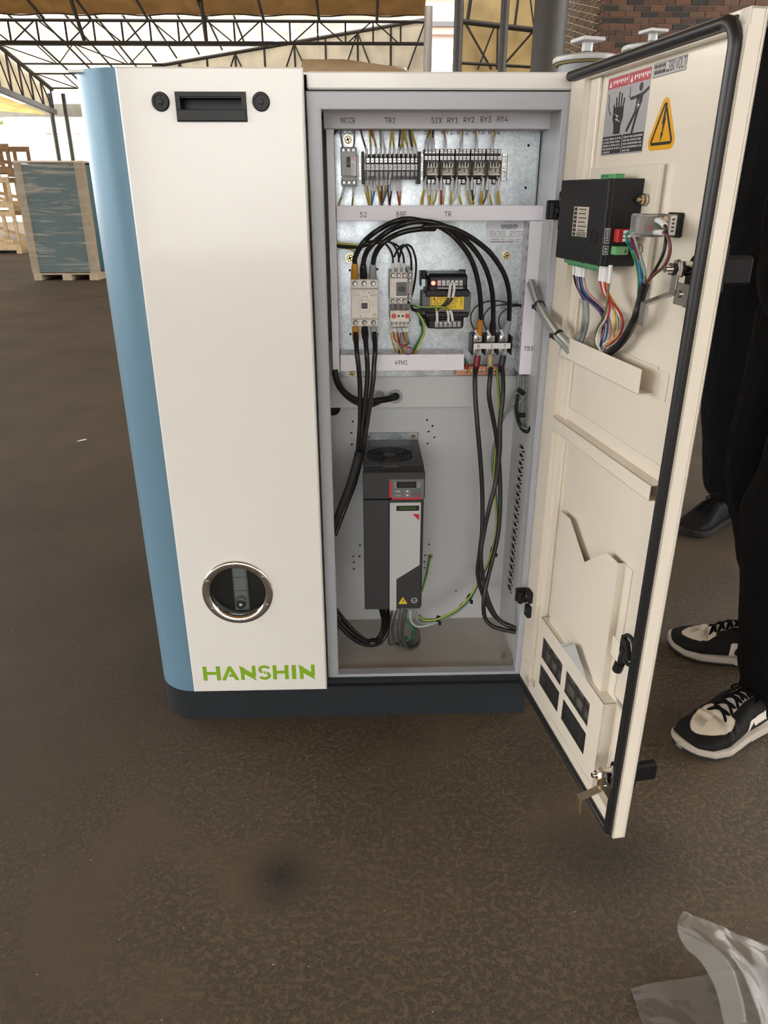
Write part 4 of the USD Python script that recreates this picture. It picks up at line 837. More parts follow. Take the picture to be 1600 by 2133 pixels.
k0 = [(.416,.532),(.4861,.4885)]; a0, b1, a1, b0 = k0[0][0], k0[0][1], k0[1][0], k0[1][1]; kw, kh = a1-a0, b1-b0
m = MB(IP); m.ink((.14,.15,.16), .4).box(a0, a1, b0, b1, Tf-.001, Tf+.0015, .0006); m.ink((.55,.03,.035), .4).box(a0, a0+.07*kw, b0, b1-.1*kh, Tf+.0015, Tf+.0022); m.box(a0, a1-.1*kw, b0, b0+.09*kh, Tf+.0015, Tf+.0022); kp = obj('keypad', m, None, d, label='grey keypad panel with a red edge')
m = MB(IP); m.ink((.012,.011,.010), .25).box(a0+.22*kw, a0+.77*kw, b0+.58*kh, b0+.88*kh, Tf+.0015, Tf+.002); m.ink((.10,.07,.055), .4)
for k in range(5):
    cx = a0+(.32+.093*k)*kw; zc_ = b0+.73*kh
    for dx, dz, ww, hh_ in ((0,.0042,.0032,.0007),(0,0,.0032,.0007),(0,-.0042,.0032,.0007),(-.0019,.0021,.0007,.0034),(.0019,.0021,.0007,.0034),(-.0019,-.0021,.0007,.0034),(.0019,-.0021,.0007,.0034)): m.box(cx+dx-ww/2, cx+dx+ww/2, zc_+dz-hh_/2, zc_+dz+hh_/2, Tf+.002, Tf+.0022)
obj('display', m, None, kp, label='unlit five-digit display')
for r_ in range(2):
    for c_ in range(3):
        m = MB(IP); xa, xb = a0+(.12+.275*c_)*kw, a0+(.375+.275*c_)*kw; za, zb_ = b0+(.32-.21*r_)*kh, b0+(.51-.21*r_)*kh
        m.ink(*(((.16,.17,.18), .4) if c_ < 2 else (((.10,.13,.12), .4) if r_ == 0 else ((.15,.10,.11), .4)))).box(xa, xb, za, zb_, Tf+.0015, Tf+.0022, .0003); m.ink((.75,.75,.75), .4); xm, zm_ = (xa+xb)/2, (za+zb_)/2
        if c_ == 1: s_ = 1 if r_ == 0 else -1; m.prism([(xm-.0035, zm_-.0018*s_), (xm+.0035, zm_-.0018*s_), (xm, zm_+.0022*s_)], Tf+.0022, Tf+.0024)
        elif c_ == 0: m.text(('PRG','<<')[r_], xm, zm_, .0030, Tf+.0022, .0002, w=.55*(xb-xa))
        obj('key', m, None, kp)
m = MB(IP); m.ink((.7,.7,.7), .4)
for k, s_ in enumerate(('Hz','RPM','RUN')): m.text(s_, a0+.85*kw, b0+(.83-.11*k)*kh, .0022, Tf+.0016, .0002, w=.09*kw)
for k in range(3): m.box(a0+.15*kw, a0+.18*kw, b0+(.81-.11*k)*kh, b0+(.845-.11*k)*kh, Tf+.0016, Tf+.0018)
obj('keypad_print', m, None, kp)
# fan grille in the roof of the drive
m = MB(Fr(((x0+x1)/2-.006, BW-.118, IT+.005), (1,0,0), (0,1,0), (0,0,1)))
m.prism(sbox(-.052,-.062,.056,.058).difference(Point(0,0).buffer(.050, 28).intersection(sbox(-.047,-.056,.047,.056))), -.002, .0025); m.cyl((0,0,-.0005), (0,0,.003), .0125, n=24); m.cyl((0,0,.003), (0,0,.0036), .005, n=14)
for rr_ in (.0180,.0235,.0290,.0345,.0400,.0450): m.tube([(rr_*math.cos(t), rr_*math.sin(t), .0012) for t in np.linspace(0, 2*math.pi, 40, endpoint=False)], .0011, n=6, closed=True)
for a_ in (.35, 1.92, 3.49, 5.06): m.tube([(.012*math.cos(a_), .012*math.sin(a_), .0015), (.050*math.cos(a_+.25), .050*math.sin(a_+.25), .0015)], .0013, n=6, step=1)
m.box(-.018, .018, -.066, -.056, -.004, .005, .0015)
obj('fan_grille', m, 'inverter_grey', d, label='black round fan grille on top of the drive')
m = MB(Fr(((x0+x1)/2-.006, BW-.118, IT+.0038), (1,0,0), (0,1,0), (0,0,1))); m.box(-.05,.05,-.056,.056,-.0005,.0012); obj('fan_well', m, 'matt_black', d)
bt = [(.3728,.5662),(.489,.5436)]
m = MB(FY(BW)); m.box(x0+.004, x1-.004+.004, bt[1][1]-.02, bt[0][1], 0, .0022, .0005); m.box(x1-.0020, x1, bt[1][1]-.02, bt[0][1], 0, .010, .0004); obj('mounting_flange', m, 'galvanised', d, label='galvanised top flange')
for xx in (x0+.012, x1-.011): m = MB(FY(BW)); m.ink((.62,.45,.28), .3, 1.).screw(xx, (bt[0][1]+bt[1][1])/2+.002, .0022, .0052, .003); obj('flange_screw', m, None, d)

# ---------------------------------------------------------------- controller on the door
d = thing('controller', 'black compressor controller box bolted to the inside of the open door', 'controller', tuple(DOOR(((CU0+CU1)/2, CZ0, SK))))
m = MB(DOOR); m.box(CU0, CU1, CZ0, CZ1, SK+.001, CV-.006, .001); m.box(CU0, CU1-.0006, CZ0+.0006, CZ1-.0006, CV-.007, CV, .0015)
for u, z in ((CU0+.004, CZ1-.004), (CU0+.105, CZ1-.004), (CU1-.006, CZ1-.004), (CU0+.1, CZ0+.004), (CU1-.006, CZ0+.004)): m.box(u, u+.0035, z-.004, z+.004, CV-.001, CV+.0006, .0004)
obj('housing', m, 'black_plastic', d)
lt = [(.1463,1.0391),(.1968,1.0399),(.1459,.9987),(.2007,.9995)]; l0, l1, lzt, lzb = lt[0][0], lt[1][0], lt[0][1], lt[2][1]; lw, lh = l1-l0, lzt-lzb
m = MB(DOOR); m.ink((.55,.50,.42), .5).box(l0, l1, lzb, lzt, CV, CV+.0003); m.ink((.03,.03,.03), .5); rr = random.Random(5)
for k in range(7): m.box(l0+.04*lw, l0+.24*lw, lzb+(.02+.14*k)*lh, lzb+(.13+.14*k)*lh, CV+.0003, CV+.0004)
for k in range(1, 7):
    m.box(l0+.26*lw, l1-.03*lw, lzb+(.005+.14*k)*lh, lzb+(.012+.14*k)*lh, CV+.0003, CV+.0004); xx = .36
    while xx < .84: ww = rr.uniform(.04,.09); m.box(l0+xx*lw, l0+(xx+ww)*lw, lzb+(.05+.14*k)*lh, lzb+(.10+.14*k)*lh, CV+.0003, CV+.0004); xx += ww+.025
m.ink((.03,.03,.03), .5).text('HANSHIN', l0+.62*lw, lzb+.075*lh, .0070, CV+.0003, .0001, bold=True, w=.62*lw)
obj('rating_label', m, None, d, label='cream rating label with HANSHIN print')
q = (.2207,1.0011); m = MB(DOOR); m.lathe([(.0105,0),(.0105,.0006),(.0085,.0006),(.008,-.001),(.0001,-.001)], (q[0], q[1], CV), (0,0,1), 22); m.cyl((q[0],q[1],CV-.001), (q[0],q[1],CV+.0004), .004, n=12); obj('knockout', m, 'matt_black', d)
# its narrow side that faces the yard: u = CU1
SF = Fr(DOOR((CU1, 0, 0)), DOOR.m[2]*-1, (0,0,1), DD)      # a: towards the door skin, c: out of the side
def sv(px): return px
sd = (.7159,-.2185,.9961)
m = MB(SF); m.ink((.55,.03,.035), .4); m.box(-.0250, -.0055, .9955, 1.0125, 0, .012, .0008); m.ink((.30,.01,.015), .4)
for k in range(3): m.box(-.022+.0, -.018, .9975+.005*k, 1.0005+.005*k, .012, .0125)
obj('red_connector', m, None, d, label='red plug connector')
m = MB(SF); m.ink((.16,.42,.17), .4).box(-.0270, -.0070, .9795, .9905, 0, .013, .0008); m.ink((.05,.15,.05), .4).box(-.013, -.010, .982, .986, .013, .0135); m.ink((.5,.5,.48), .3, 1.).cyl((-.0155,.9855,.012), (-.0155,.9855,.0138), .002, n=10); obj('green_connector', m, None, d, label='green screw connector')
m = MB(SF); m.ink((.45,.45,.47), .4).box(-.0385, -.0305, .9935, 1.0135, 0, .0003); m.box(-.0385, -.0305, .9790, .9910, 0, .0003); m.ink((.05,.05,.06), .5).box(-.0375, -.0315, .9948, 1.0122, .0003, .0004); m.box(-.0375, -.0315, .9800, .9900, .0003, .0004); m.ink((.5,.5,.52), .4)
for k in range(5): m.box(-.036, -.033, .9965+.0032*k, .9985+.0032*k, .0004, .0005)
for k in range(2): m.box(-.036, -.033, .9815+.004*k, .9840+.004*k, .0004, .0005)
obj('pin_label', m, None, d)
m = MB(DOOR); m.ink((.08,.30,.13), .45).box(CU0+.012, CU0+.132, CZ0-.006, CZ0+.0004, .006, .030, .001)
for k in range(8): m.box(CU0+.016+k*.0142, CU0+.026+k*.0142, CZ0-.0095, CZ0-.0055, .010, .026, .0006)
obj('pluggable_terminals', m, None, d, label='green pluggable terminals along the bottom')
q = (.2018,1.0817); m = MB(DOOR); m.ink((.10,.36,.15), .45).box(CU0+.098, CU0+.142, CZ1-.001, CZ1+.006, .010, .024, .001); m.ink((.05,.2,.08), .5)
for k in range(4): m.box(CU0+.100+k*.006, CU0+.1035+k*.006, CZ1+.0015, CZ1+.005, .024, .0245)
obj('top_connector', m, None, d, label='green connector on top')
for zz in (1.049, .986):
    m = MB(DOOR); m.ink((.60,.48,.34), .3, 1.).cyl((CU1+.012, zz, SK), (CU1+.012, zz, .004), .0028, n=10); m.cyl((CU1+.012, zz, -.006), (CU1+.012, zz, -.001), .0062, n=6); m.ink((.62,.60,.56), .3, 1.).cyl((CU1+.012, zz, -.0085), (CU1+.012, zz, -.006), .0078, n=18); obj('mounting_stud', m, None, d)

# ---------------------------------------------------------------- stop switch contact block on the door
su, sz = .3370, 1.0205
d = thing('switch_block', 'push-button contact block with a clear cover on the inside of the door', 'switch', tuple(DOOR((su, sz-.017, SK))))
m = MB(DOOR); m.box(su-.0145, su+.0145, sz-.0145, sz+.0145, SK, -.008, .002); obj('mounting_collar', m, 'matt_black', d)
m = MB(DOOR); m.box(su-.013, su+.013, sz-.0125, sz+.0125, -.008, .006, .001); m.box(su-.010, su+.010, sz-.010, sz+.010, .006, .036, .001); obj('contact_body', m, mat('smoke_plastic', (.33,.30,.26), .3), d)
m = MB(DOOR); m.ink((.75,.74,.72), .4).box(su-.0115, su-.001, sz-.011, sz+.011, .006, .0063); m.box(su+.0128, su+.0133, sz-.011, sz+.011, -.006, .002); m.ink((.1,.1,.1),.5)
for k in range(4): m.box(su+.0133, su+.0134, sz-.008+.0045*k, sz-.0055+.0045*k, -.004, .000)
obj('tag', m, None, d)
m = MB(DOOR); m.box(su-.0135, su+.0135, sz-.0135, sz+.0135, .0065, .042, .002); obj('clear_cover', m, 'clear_cover', d, label='clear plastic cover')
m = MB(DOOR); m.ink((.10,.42,.15), .4).box(su+.0102, su+.0110, sz-.003, sz+.006, .016, .021); m.ink((.5,.10,.08), .4).box(su+.0102, su+.0110, sz-.006, sz, .024, .030)
for k in range(5): m.ink((.55,.53,.48), .3, .8).box(su+.0102, su+.0115, sz+.005, sz+.010, .008+.006*k, .0105+.006*k)
obj('contacts', m, None, d)
for zz in (sz+.0075, sz-.008): m = MB(DOOR); m.ink((.68,.58,.46), .25, 1.).cyl((su+.0105, zz, .011), (su+.0165, zz, .011), .0036, n=14); obj('terminal_screw', m, None, d)

# ================================================================ cables and wires (each one a thing)
for n_, c_ in dict(yellow=(.58,.40,.03), red=(.40,.03,.03), dark_red=(.20,.02,.025), orange=(.60,.22,.04), blue=(.05,.15,.34), navy=(.015,.02,.06), brown=(.17,.06,.035), white=(.75,.74,.70), black=(.012,.012,.013), grey=(.28,.29,.29), green=(.02,.20,.07), teal=(.02,.30,.20), purple=(.16,.10,.22), pink=(.55,.28,.28), olive=(.13,.13,.05), gold=(.48,.50,.06)).items(): mat('wire_'+n_, c_, .4)
mat('sleeve_white', (.74,.74,.76), .45)
def wire(name, label, pts, r, m_, cat='wire', group=None, sleeve=None, boots=(), n=8, step=6, stripe=None):
    """A wire along world points; sleeve = (points, radius); boots = (name, material, points, radii)."""
    if not sleeve and not boots and not stripe:
        m = MB(); m.tube(pts, r, n=n, step=step); return obj(name, m, m_, label=label, cat=cat, group=group)
    d = thing(name, label, cat, tuple(pts[0]), group)
    m = MB(); m.tube(pts, r, n=n, step=step); obj('insulation', m, m_, d)
    if stripe: m = MB(); q = np.asarray(pts, float)+np.array(stripe[1]); m.tube(q, r*.62, n=6, step=step); obj('stripe', m, stripe[0], d)
    if sleeve: m = MB(); m.tube(sleeve[0], sleeve[1], n=n, step=4); obj('marker_sleeve', m, 'sleeve_white', d, label='white marker sleeve')
    for nm, bm, bp, br in boots: m = MB(); m.tube(bp, br, n=14, step=6); obj(nm, m, bm, d)
    return d
# --- above the terminal strip
up = [('dark red', 'wire_dark_red', [(.3674,.196,1.1617),(.3706,.196,1.1495),(.3745,.196,1.1374),(.3776,.18,1.1269),(.3782,.174,1.1158)]), ('yellow', 'wire_yellow', [(.3835,.196,1.1617),(.3843,.196,1.1495),(.3853,.196,1.1374),(.3853,.18,1.1269),(.3857,.174,1.1158)]),
  ('orange', 'wire_orange', [(.3882,.196,1.1617),(.3908,.196,1.1495),(.3941,.196,1.1374),(.3955,.18,1.1269),(.3959,.174,1.1158)]), ('grey', 'wire_grey', [(.4023,.196,1.1617),(.4032,.196,1.1495),(.4036,.196,1.1374),(.4036,.18,1.1269),(.4034,.174,1.1158)]),
  ('white', 'wire_white', [(.4054,.196,1.1617),(.407,.196,1.1495),(.4097,.196,1.1374),(.4111,.18,1.1269),(.4113,.174,1.1158)]), ('yellow', 'wire_yellow', [(.4245,.196,1.1617),(.4222,.196,1.1495),(.4206,.196,1.1374),(.4197,.18,1.1269),(.4195,.174,1.1158)]),
  ('yellow', 'wire_yellow', [(.4254,.196,1.1617),(.4259,.196,1.1495),(.4271,.196,1.1374),(.4274,.18,1.1269),(.4275,.174,1.1158)]), ('black', 'wire_navy', [(.4387,.196,1.1618),(.4378,.196,1.1495),(.4368,.196,1.1374),(.4356,.18,1.1269),(.4354,.174,1.1158)]),
  ('yellow', 'wire_yellow', [(.4427,.196,1.1618),(.4419,.196,1.1495),(.4436,.196,1.1374),(.4442,.18,1.1269),(.4441,.174,1.1158)]), ('yellow', 'wire_yellow', [(.4461,.196,1.1618),(.4482,.196,1.1495),(.4515,.196,1.1374),(.4523,.18,1.1269),(.4523,.174,1.1158)]),
  ('black', 'wire_navy', [(.4545,.196,1.1618),(.4564,.196,1.1495),(.4592,.196,1.1374),(.4604,.18,1.1269),(.4604,.174,1.1158)]), ('yellow', 'wire_yellow', [(.4596,.196,1.1618),(.4625,.196,1.1495),(.4667,.196,1.1374),(.4678,.18,1.1269),(.4682,.174,1.1158)])]
for i, (c_, m_, p) in enumerate(up):
    wire('control_wire', '%s wire with white sleeve, %s from the left above the terminal strip' % (c_, ORD[i]), p, .00155, m_, group='wires above the terminal strip', sleeve=([np.array(p[2])*.45+np.array(p[3])*.55, p[3], p[4]], .0021))
ex = [('yellow', 'wire_yellow', [(.4476,.199,1.162),(.445,.199,1.1485),(.4391,.199,1.1327),(.4365,.199,1.1229)]), ('yellow', 'wire_yellow', [(.4584,.199,1.162),(.46,.199,1.1485),(.4618,.199,1.1327),(.4624,.199,1.1229)]), ('brown', 'wire_brown', [(.3869,.199,1.1619),(.3869,.199,1.1545),(.3922,.199,1.146),(.3954,.199,1.1327)])]
for i, (c_, m_, p) in enumerate(ex): wire('control_wire', '%s bare-ended wire, %s of three tucked behind the sleeves above the terminal strip' % (c_, ORD[i]), p, .0014, m_, group='wires above the terminal strip')
# --- below the terminal strip
dn = [('yellow', 'wire_yellow', [(.379,.174,1.0902),(.3786,.178,1.0779),(.3784,.182,1.0705),(.3804,.19,1.0554),(.3828,.196,1.0368)]), ('yellow', 'wire_yellow', [(.3748,.19,1.0768),(.3749,.19,1.068),(.3752,.19,1.0605),(.3776,.19,1.0503),(.3811,.198,1.0368)]), ('grey', 'wire_grey', [(.3853,.19,1.0793),(.3855,.19,1.068),(.3857,.19,1.0604),(.3859,.19,1.0503),(.3862,.198,1.0368)]),
  ('blue', 'wire_blue', [(.393,.19,1.0781),(.3921,.19,1.068),(.3915,.19,1.0604),(.3889,.19,1.049),(.3862,.198,1.0368)]), ('yellow', 'wire_yellow', [(.3958,.174,1.0914),(.3963,.178,1.0779),(.3969,.182,1.0705),(.3995,.19,1.0554),(.4029,.196,1.0368)]), ('brown', 'wire_brown', [(.4018,.19,1.078),(.402,.19,1.068),(.4023,.19,1.0604),(.4033,.19,1.0503),(.4049,.198,1.0367)]),
  ('brown', 'wire_brown', [(.4039,.174,1.0914),(.4043,.178,1.0779),(.4048,.182,1.0705),(.4053,.19,1.0554),(.4054,.196,1.0368)]), ('yellow', 'wire_yellow', [(.4124,.174,1.0914),(.4125,.178,1.0779),(.412,.182,1.0704),(.4094,.19,1.0553),(.4057,.196,1.0368)]), ('blue', 'wire_blue', [(.4198,.172,1.0913),(.4188,.175,1.0803),(.4173,.178,1.0717),(.4121,.186,1.0554),(.4056,.194,1.0368)]),
  ('black', 'wire_black', [(.4238,.19,1.078),(.4232,.19,1.068),(.4227,.19,1.0604),(.4212,.19,1.0502),(.4199,.198,1.0367)]), ('red', 'wire_red', [(.4321,.19,1.0805),(.4329,.19,1.068),(.4338,.19,1.0604),(.4355,.19,1.0502),(.4383,.198,1.0367)]), ('orange', 'wire_orange', [(.4397,.19,1.0805),(.4398,.19,1.068),(.4396,.19,1.0604),(.4391,.19,1.0502),(.439,.198,1.0367)])]
for i, (c_, m_, p) in enumerate(dn):
    wire('control_wire', '%s wire with white sleeve, %s from the left below the terminal strip' % (c_, ORD[i]), p, .00155, m_, group='wires below the terminal strip', sleeve=([p[0], p[1], p[2]], .0021))
wire('control_wire', 'dark red unsleeved wire below the middle of the terminal strip', [(.417,.196,1.0769),(.4171,.196,1.0604),(.418,.196,1.0477),(.4191,.196,1.0367)], .0014, 'wire_dark_red', group='wires below the terminal strip')
# --- breaker
for i, p in enumerate(([(.3365,.176,1.0674),(.3346,.176,1.0605),(.3315,.18,1.0517),(.3277,.19,1.044),(.3245,.198,1.0362)], [(.3535,.176,1.0673),(.353,.176,1.0605),(.3523,.18,1.0517),(.3512,.19,1.044),(.3503,.198,1.0362)])):
    wire('control_wire', 'yellow wire with white sleeve under the circuit breaker, %s of the two' % ('left', 'right')[i], p, .0017, 'wire_yellow', group='wires under the breaker', sleeve=([p[0], p[1], p[2]], .0023))
for i, p in enumerate(([(.332,.2,1.1617),(.3319,.2,1.1521),(.3333,.2,1.1424),(.336,.17,1.1312)], [(.3559,.2,1.1617),(.356,.2,1.1521),(.3556,.2,1.1425),(.3546,.17,1.1312)])):
    wire('control_wire', 'grey wire dropping behind the gold bolt into the %s hole of the circuit breaker' % ('left', 'right')[i], p, .0014, 'wire_grey', group='wires above the breaker')
wire('control_wire', 'thin dark wire curling at the top left corner of the plate', [(.3202,.21,1.1545),(.3219,.21,1.1588),(.3261,.21,1.1618),(.3329,.21,1.1634)], .0013, 'wire_black')
# --- relays
for i, (c_, m_, p) in enumerate((('grey', 'wire_olive', [(.4933,.2,1.1645),(.4901,.2,1.1556),(.4873,.2,1.1466),(.4854,.19,1.1355),(.4852,.188,1.1264)]), ('yellow', 'wire_yellow', [(.4954,.2,1.1645),(.4945,.2,1.1556),(.4932,.2,1.1466),(.4921,.19,1.1355),(.492,.188,1.1264)]), ('black', 'wire_black', [(.497,.2,1.1645),(.4979,.2,1.1556),(.4988,.2,1.1466),(.4986,.19,1.1355),(.4989,.188,1.1264)]),
   ('orange', 'wire_orange', [(.5181,.2,1.1645),(.519,.2,1.1571),(.5206,.2,1.1481),(.5207,.19,1.1355),(.5209,.188,1.1264)]), ('yellow', 'wire_yellow', [(.5529,.2,1.1646),(.5523,.2,1.1571),(.551,.2,1.1481),(.5494,.19,1.1355),(.5492,.188,1.1264)]), ('yellow', 'wire_yellow', [(.5747,.2,1.1646),(.5756,.2,1.1571),(.5771,.2,1.1481),(.5767,.19,1.1355),(.5771,.188,1.1264)]), ('yellow', 'wire_yellow', [(.6118,.2,1.1646),(.6105,.2,1.1571),(.6085,.2,1.1481),(.6059,.19,1.1355),(.6055,.188,1.1264)]))):
    wire('control_wire', '%s wire with white sleeve, %s from the left above the relay sockets' % (c_, ORD[i]), p, .0016, m_, group='wires above the relay sockets', sleeve=([p[2], p[3], p[4]], .0023))
rl = [('yellow', 'wire_yellow', [(.4851,.194,1.0829),(.4849,.194,1.0712),(.4845,.194,1.0626),(.482,.194,1.0507),(.4815,.2,1.0379)]), ('yellow', 'wire_yellow', [(.492,.196,1.0744),(.4924,.196,1.0634),(.493,.196,1.0531),(.494,.196,1.0459),(.4949,.2,1.0379)]), ('white', 'wire_white', [(.4987,.196,1.0743),(.4986,.196,1.0634),(.4986,.196,1.0555),(.4983,.196,1.0475),(.498,.2,1.0379)]), ('yellow', 'wire_yellow', [(.5074,.194,1.0829),(.507,.194,1.0712),(.5068,.194,1.0618),(.505,.194,1.0491),(.5019,.2,1.0379)]),
  ('red', 'wire_red', [(.5142,.194,1.0829),(.5147,.194,1.0712),(.5152,.194,1.0618),(.5156,.194,1.0491),(.5163,.2,1.0379)]), ('yellow', 'wire_yellow', [(.5209,.196,1.0743),(.5209,.196,1.0633),(.5205,.196,1.0531),(.52,.196,1.0459),(.52,.2,1.0379)]), ('yellow', 'wire_yellow', [(.5358,.194,1.0829),(.5352,.194,1.0712),(.5345,.194,1.0609),(.5336,.194,1.0491),(.535,.2,1.0378)]), ('white', 'wire_white', [(.543,.194,1.0829),(.5426,.194,1.0712),(.5422,.194,1.0633),(.5413,.194,1.0507),(.5364,.2,1.0378)]),
  ('yellow', 'wire_yellow', [(.5484,.196,1.0743),(.5488,.196,1.0633),(.5493,.196,1.053),(.5509,.196,1.0459),(.5542,.2,1.0378)]), ('yellow', 'wire_yellow', [(.564,.194,1.0828),(.5638,.194,1.0711),(.5637,.194,1.0609),(.5662,.194,1.049),(.5717,.2,1.0378)]), ('black', 'wire_black', [(.5712,.194,1.0828),(.5715,.194,1.0711),(.5718,.194,1.0625),(.5741,.194,1.0506),(.5766,.2,1.0378)]), ('yellow', 'wire_yellow', [(.5774,.196,1.0743),(.5775,.196,1.0633),(.5773,.196,1.053),(.5756,.196,1.0458),(.5753,.2,1.0378)]),
  ('yellow', 'wire_yellow', [(.5928,.194,1.0828),(.592,.194,1.0711),(.5909,.194,1.0601),(.5899,.194,1.049),(.5905,.2,1.0378)]), ('olive green', 'wire_olive', [(.6,.194,1.0828),(.6002,.194,1.0711),(.5999,.194,1.0624),(.5985,.194,1.0506),(.5944,.2,1.0377)]), ('yellow', 'wire_yellow', [(.6056,.196,1.0742),(.6061,.196,1.0632),(.6065,.196,1.0529),(.608,.196,1.0458),(.6115,.2,1.0377)]), ('yellow', 'wire_yellow', [(.6213,.194,1.0828),(.6214,.194,1.0711),(.6213,.194,1.0608),(.6229,.194,1.0489),(.6273,.2,1.0377)])]
for i, (c_, m_, p) in enumerate(rl):
    wire('control_wire', '%s wire with white sleeve, %s from the left under the relay sockets' % (c_, ORD[i]), p, .0018, m_, group='wires under the relay sockets', sleeve=([p[0], p[1], p[2]], .0024))
for i, p in enumerate(([(.484,.2,1.061),(.4804,.2,1.0491),(.4785,.2,1.0379)], [(.4942,.2,1.0531),(.4958,.2,1.0459),(.4967,.2,1.0379)], [(.5918,.2,1.0601),(.5926,.2,1.049),(.5926,.2,1.0377)], [(.6215,.2,1.0608),(.6217,.2,1.0489),(.6255,.2,1.0377)])):
    wire('control_wire', 'second yellow wire sharing a sleeve under the relay sockets, %s from the left' % ORD[i], p, .0016, 'wire_yellow', group='wires under the relay sockets')
# --- heavy cables from the large contactor to the power block, with boots
R2 = .0046
big = [('heavy_cable', 'outermost heavy black cable arching from the orange boot to terminal R', [(.3537,.135,.9394),(.3542,.126,.9485),(.3608,.112,.9634),(.3719,.105,.9788),(.3866,.12,.9902),(.4055,.12,1.0016),(.4267,.11,1.0113),(.4483,.112,1.0152)], [(.4744,.112,1.0118),(.4994,.112,1.0048),(.5213,.112,.9939),(.5385,.112,.9798),(.5589,.12,.9571),(.5734,.13,.9321),(.5842,.14,.9013),(.5921,.155,.8689),(.5975,.172,.8315)], 'orange_vinyl'),
  ('heavy_cable', 'middle heavy black cable arching from the black boot to terminal S', [(.3693,.132,.9381),(.3716,.118,.9505),(.3775,.108,.9636),(.3876,.098,.9758),(.4038,.112,.9878),(.4211,.112,.9985),(.4419,.098,1.0071),(.4589,.098,1.011)], [(.4784,.1,1.0114),(.5014,.1,1.0075),(.5231,.1,.9991),(.5475,.105,.9833),(.5673,.11,.9657),(.5869,.12,.9418),(.6013,.132,.9153),(.6111,.145,.8888),(.6173,.158,.8615),(.6215,.172,.8296)], 'cable_black'),
  ('heavy_cable', 'innermost heavy black cable arching from the grey boot to terminal T', [(.3876,.132,.9395),(.3894,.115,.952),(.3962,.1,.9668),(.4089,.092,.9801),(.4281,.106,.9894),(.4496,.106,.996),(.4769,.106,.9993),(.4956,.106,.9993)], [(.4763,.092,1.0026),(.5008,.092,1.004),(.5221,.092,1.0009),(.5459,.096,.9923),(.5705,.102,.9787),(.5961,.11,.9601),(.6179,.12,.936),(.6336,.132,.9119),(.6444,.146,.8835),(.6488,.158,.8613),(.6528,.172,.8294)], 'grey_vinyl')]
bt_ = [[(.354,.135,.9411),(.3536,.135,.9309),(.353,.142,.9202),(.3527,.148,.9109)], [(.3693,.135,.9393),(.3693,.135,.9294),(.3695,.142,.9187),(.3694,.148,.9101)], [(.3875,.135,.9399),(.3868,.135,.9307),(.3864,.142,.9201),(.3864,.148,.9115)]]
bb_ = [[(.5972,.172,.8333),(.5964,.175,.8221),(.5965,.178,.8109),(.5969,.18,.7988)], [(.6214,.172,.8305),(.6218,.175,.8202),(.6225,.178,.8107),(.6231,.18,.7995)], [(.6528,.172,.8303),(.6515,.175,.82),(.6497,.178,.8105),(.6483,.18,.7975)]]
for k, (nm, lab, a_, b_, bm) in enumerate(big):
    wire(nm, lab, a_+b_, R2, 'cable_black', cat='cable', n=12, boots=[('boot', bm, bt_[k], [.0046,.0066,.0070,.0066]), ('boot', bm, bb_[k], [.0046,.0062,.0068,.0058])])
# --- heavy cables leaving the large contactor downwards, gathered and swept to the left
lo = [('left heavy black cable with an orange boot dropping from the large contactor', [(.3527,.14,.8123),(.354,.128,.7931),(.3553,.118,.7766),(.3577,.116,.7553)], [(.3601,.12,.7143),(.3599,.12,.6758),(.359,.12,.6383),(.356,.12,.6035),(.3534,.125,.5752),(.3457,.13,.5464),(.3336,.135,.5041),(.318,.13,.4649),(.3013,.12,.4196),(.2922,.11,.3991)], 'orange_vinyl', [(.3528,.15,.8213),(.353,.146,.8113),(.3533,.14,.8016),(.3543,.13,.7927)]),
  ('middle heavy black cable dropping from the large contactor', [(.3704,.14,.8122),(.3725,.122,.7941),(.3738,.112,.7777),(.3748,.112,.7561)], [(.3749,.112,.7374),(.3731,.112,.7112),(.3695,.112,.6829),(.3649,.112,.644),(.3619,.112,.606),(.3595,.12,.5751),(.3512,.125,.5464),(.3398,.13,.506),(.3243,.125,.4669),(.3068,.115,.4218),(.2976,.108,.4)], 'cable_black', [(.3705,.15,.8212),(.3709,.146,.8127),(.3715,.14,.8046),(.3723,.13,.7972)]),
  ('right heavy black cable with a grey boot dropping from the large contactor', [(.3887,.14,.8121),(.3898,.125,.7949),(.3895,.114,.7772),(.3875,.112,.756)], [(.3861,.108,.7333),(.3818,.108,.7005),(.3766,.108,.6655),(.3713,.108,.6314),(.366,.108,.6003),(.3623,.116,.5746),(.3557,.12,.5472),(.345,.125,.506),(.3296,.12,.467),(.3121,.112,.4231),(.303,.106,.4009)], 'grey_vinyl', [(.3881,.15,.8211),(.3884,.146,.8111),(.3895,.14,.8014),(.3899,.13,.794)])]
for lab, a_, b_, bm, bp in lo: wire('heavy_cable', lab, a_+b_, R2, 'cable_black', cat='cable', n=12, boots=[('boot', bm, bp, [.0060,.0070,.0066,.0046])])
wire('cable_sheath', 'braided black sheath gathering the three swept cables', [(.3574,.118,.5811),(.3484,.118,.549),(.3374,.118,.5107),(.3219,.118,.4699),(.304,.118,.4205)], .0082, mat('braid', (.020,.021,.022), .6, bump=(900,.6,.001)), cat='cable sheath', n=14)
m = MB(); p = [(.3568,.1185,.5783),(.3547,.1185,.5721)]; m.tube(p, .0088, n=16, step=1); obj('cable_tie', m, 'black_plastic', label='black cable tie at the top of the braided sheath', cat='cable tie')
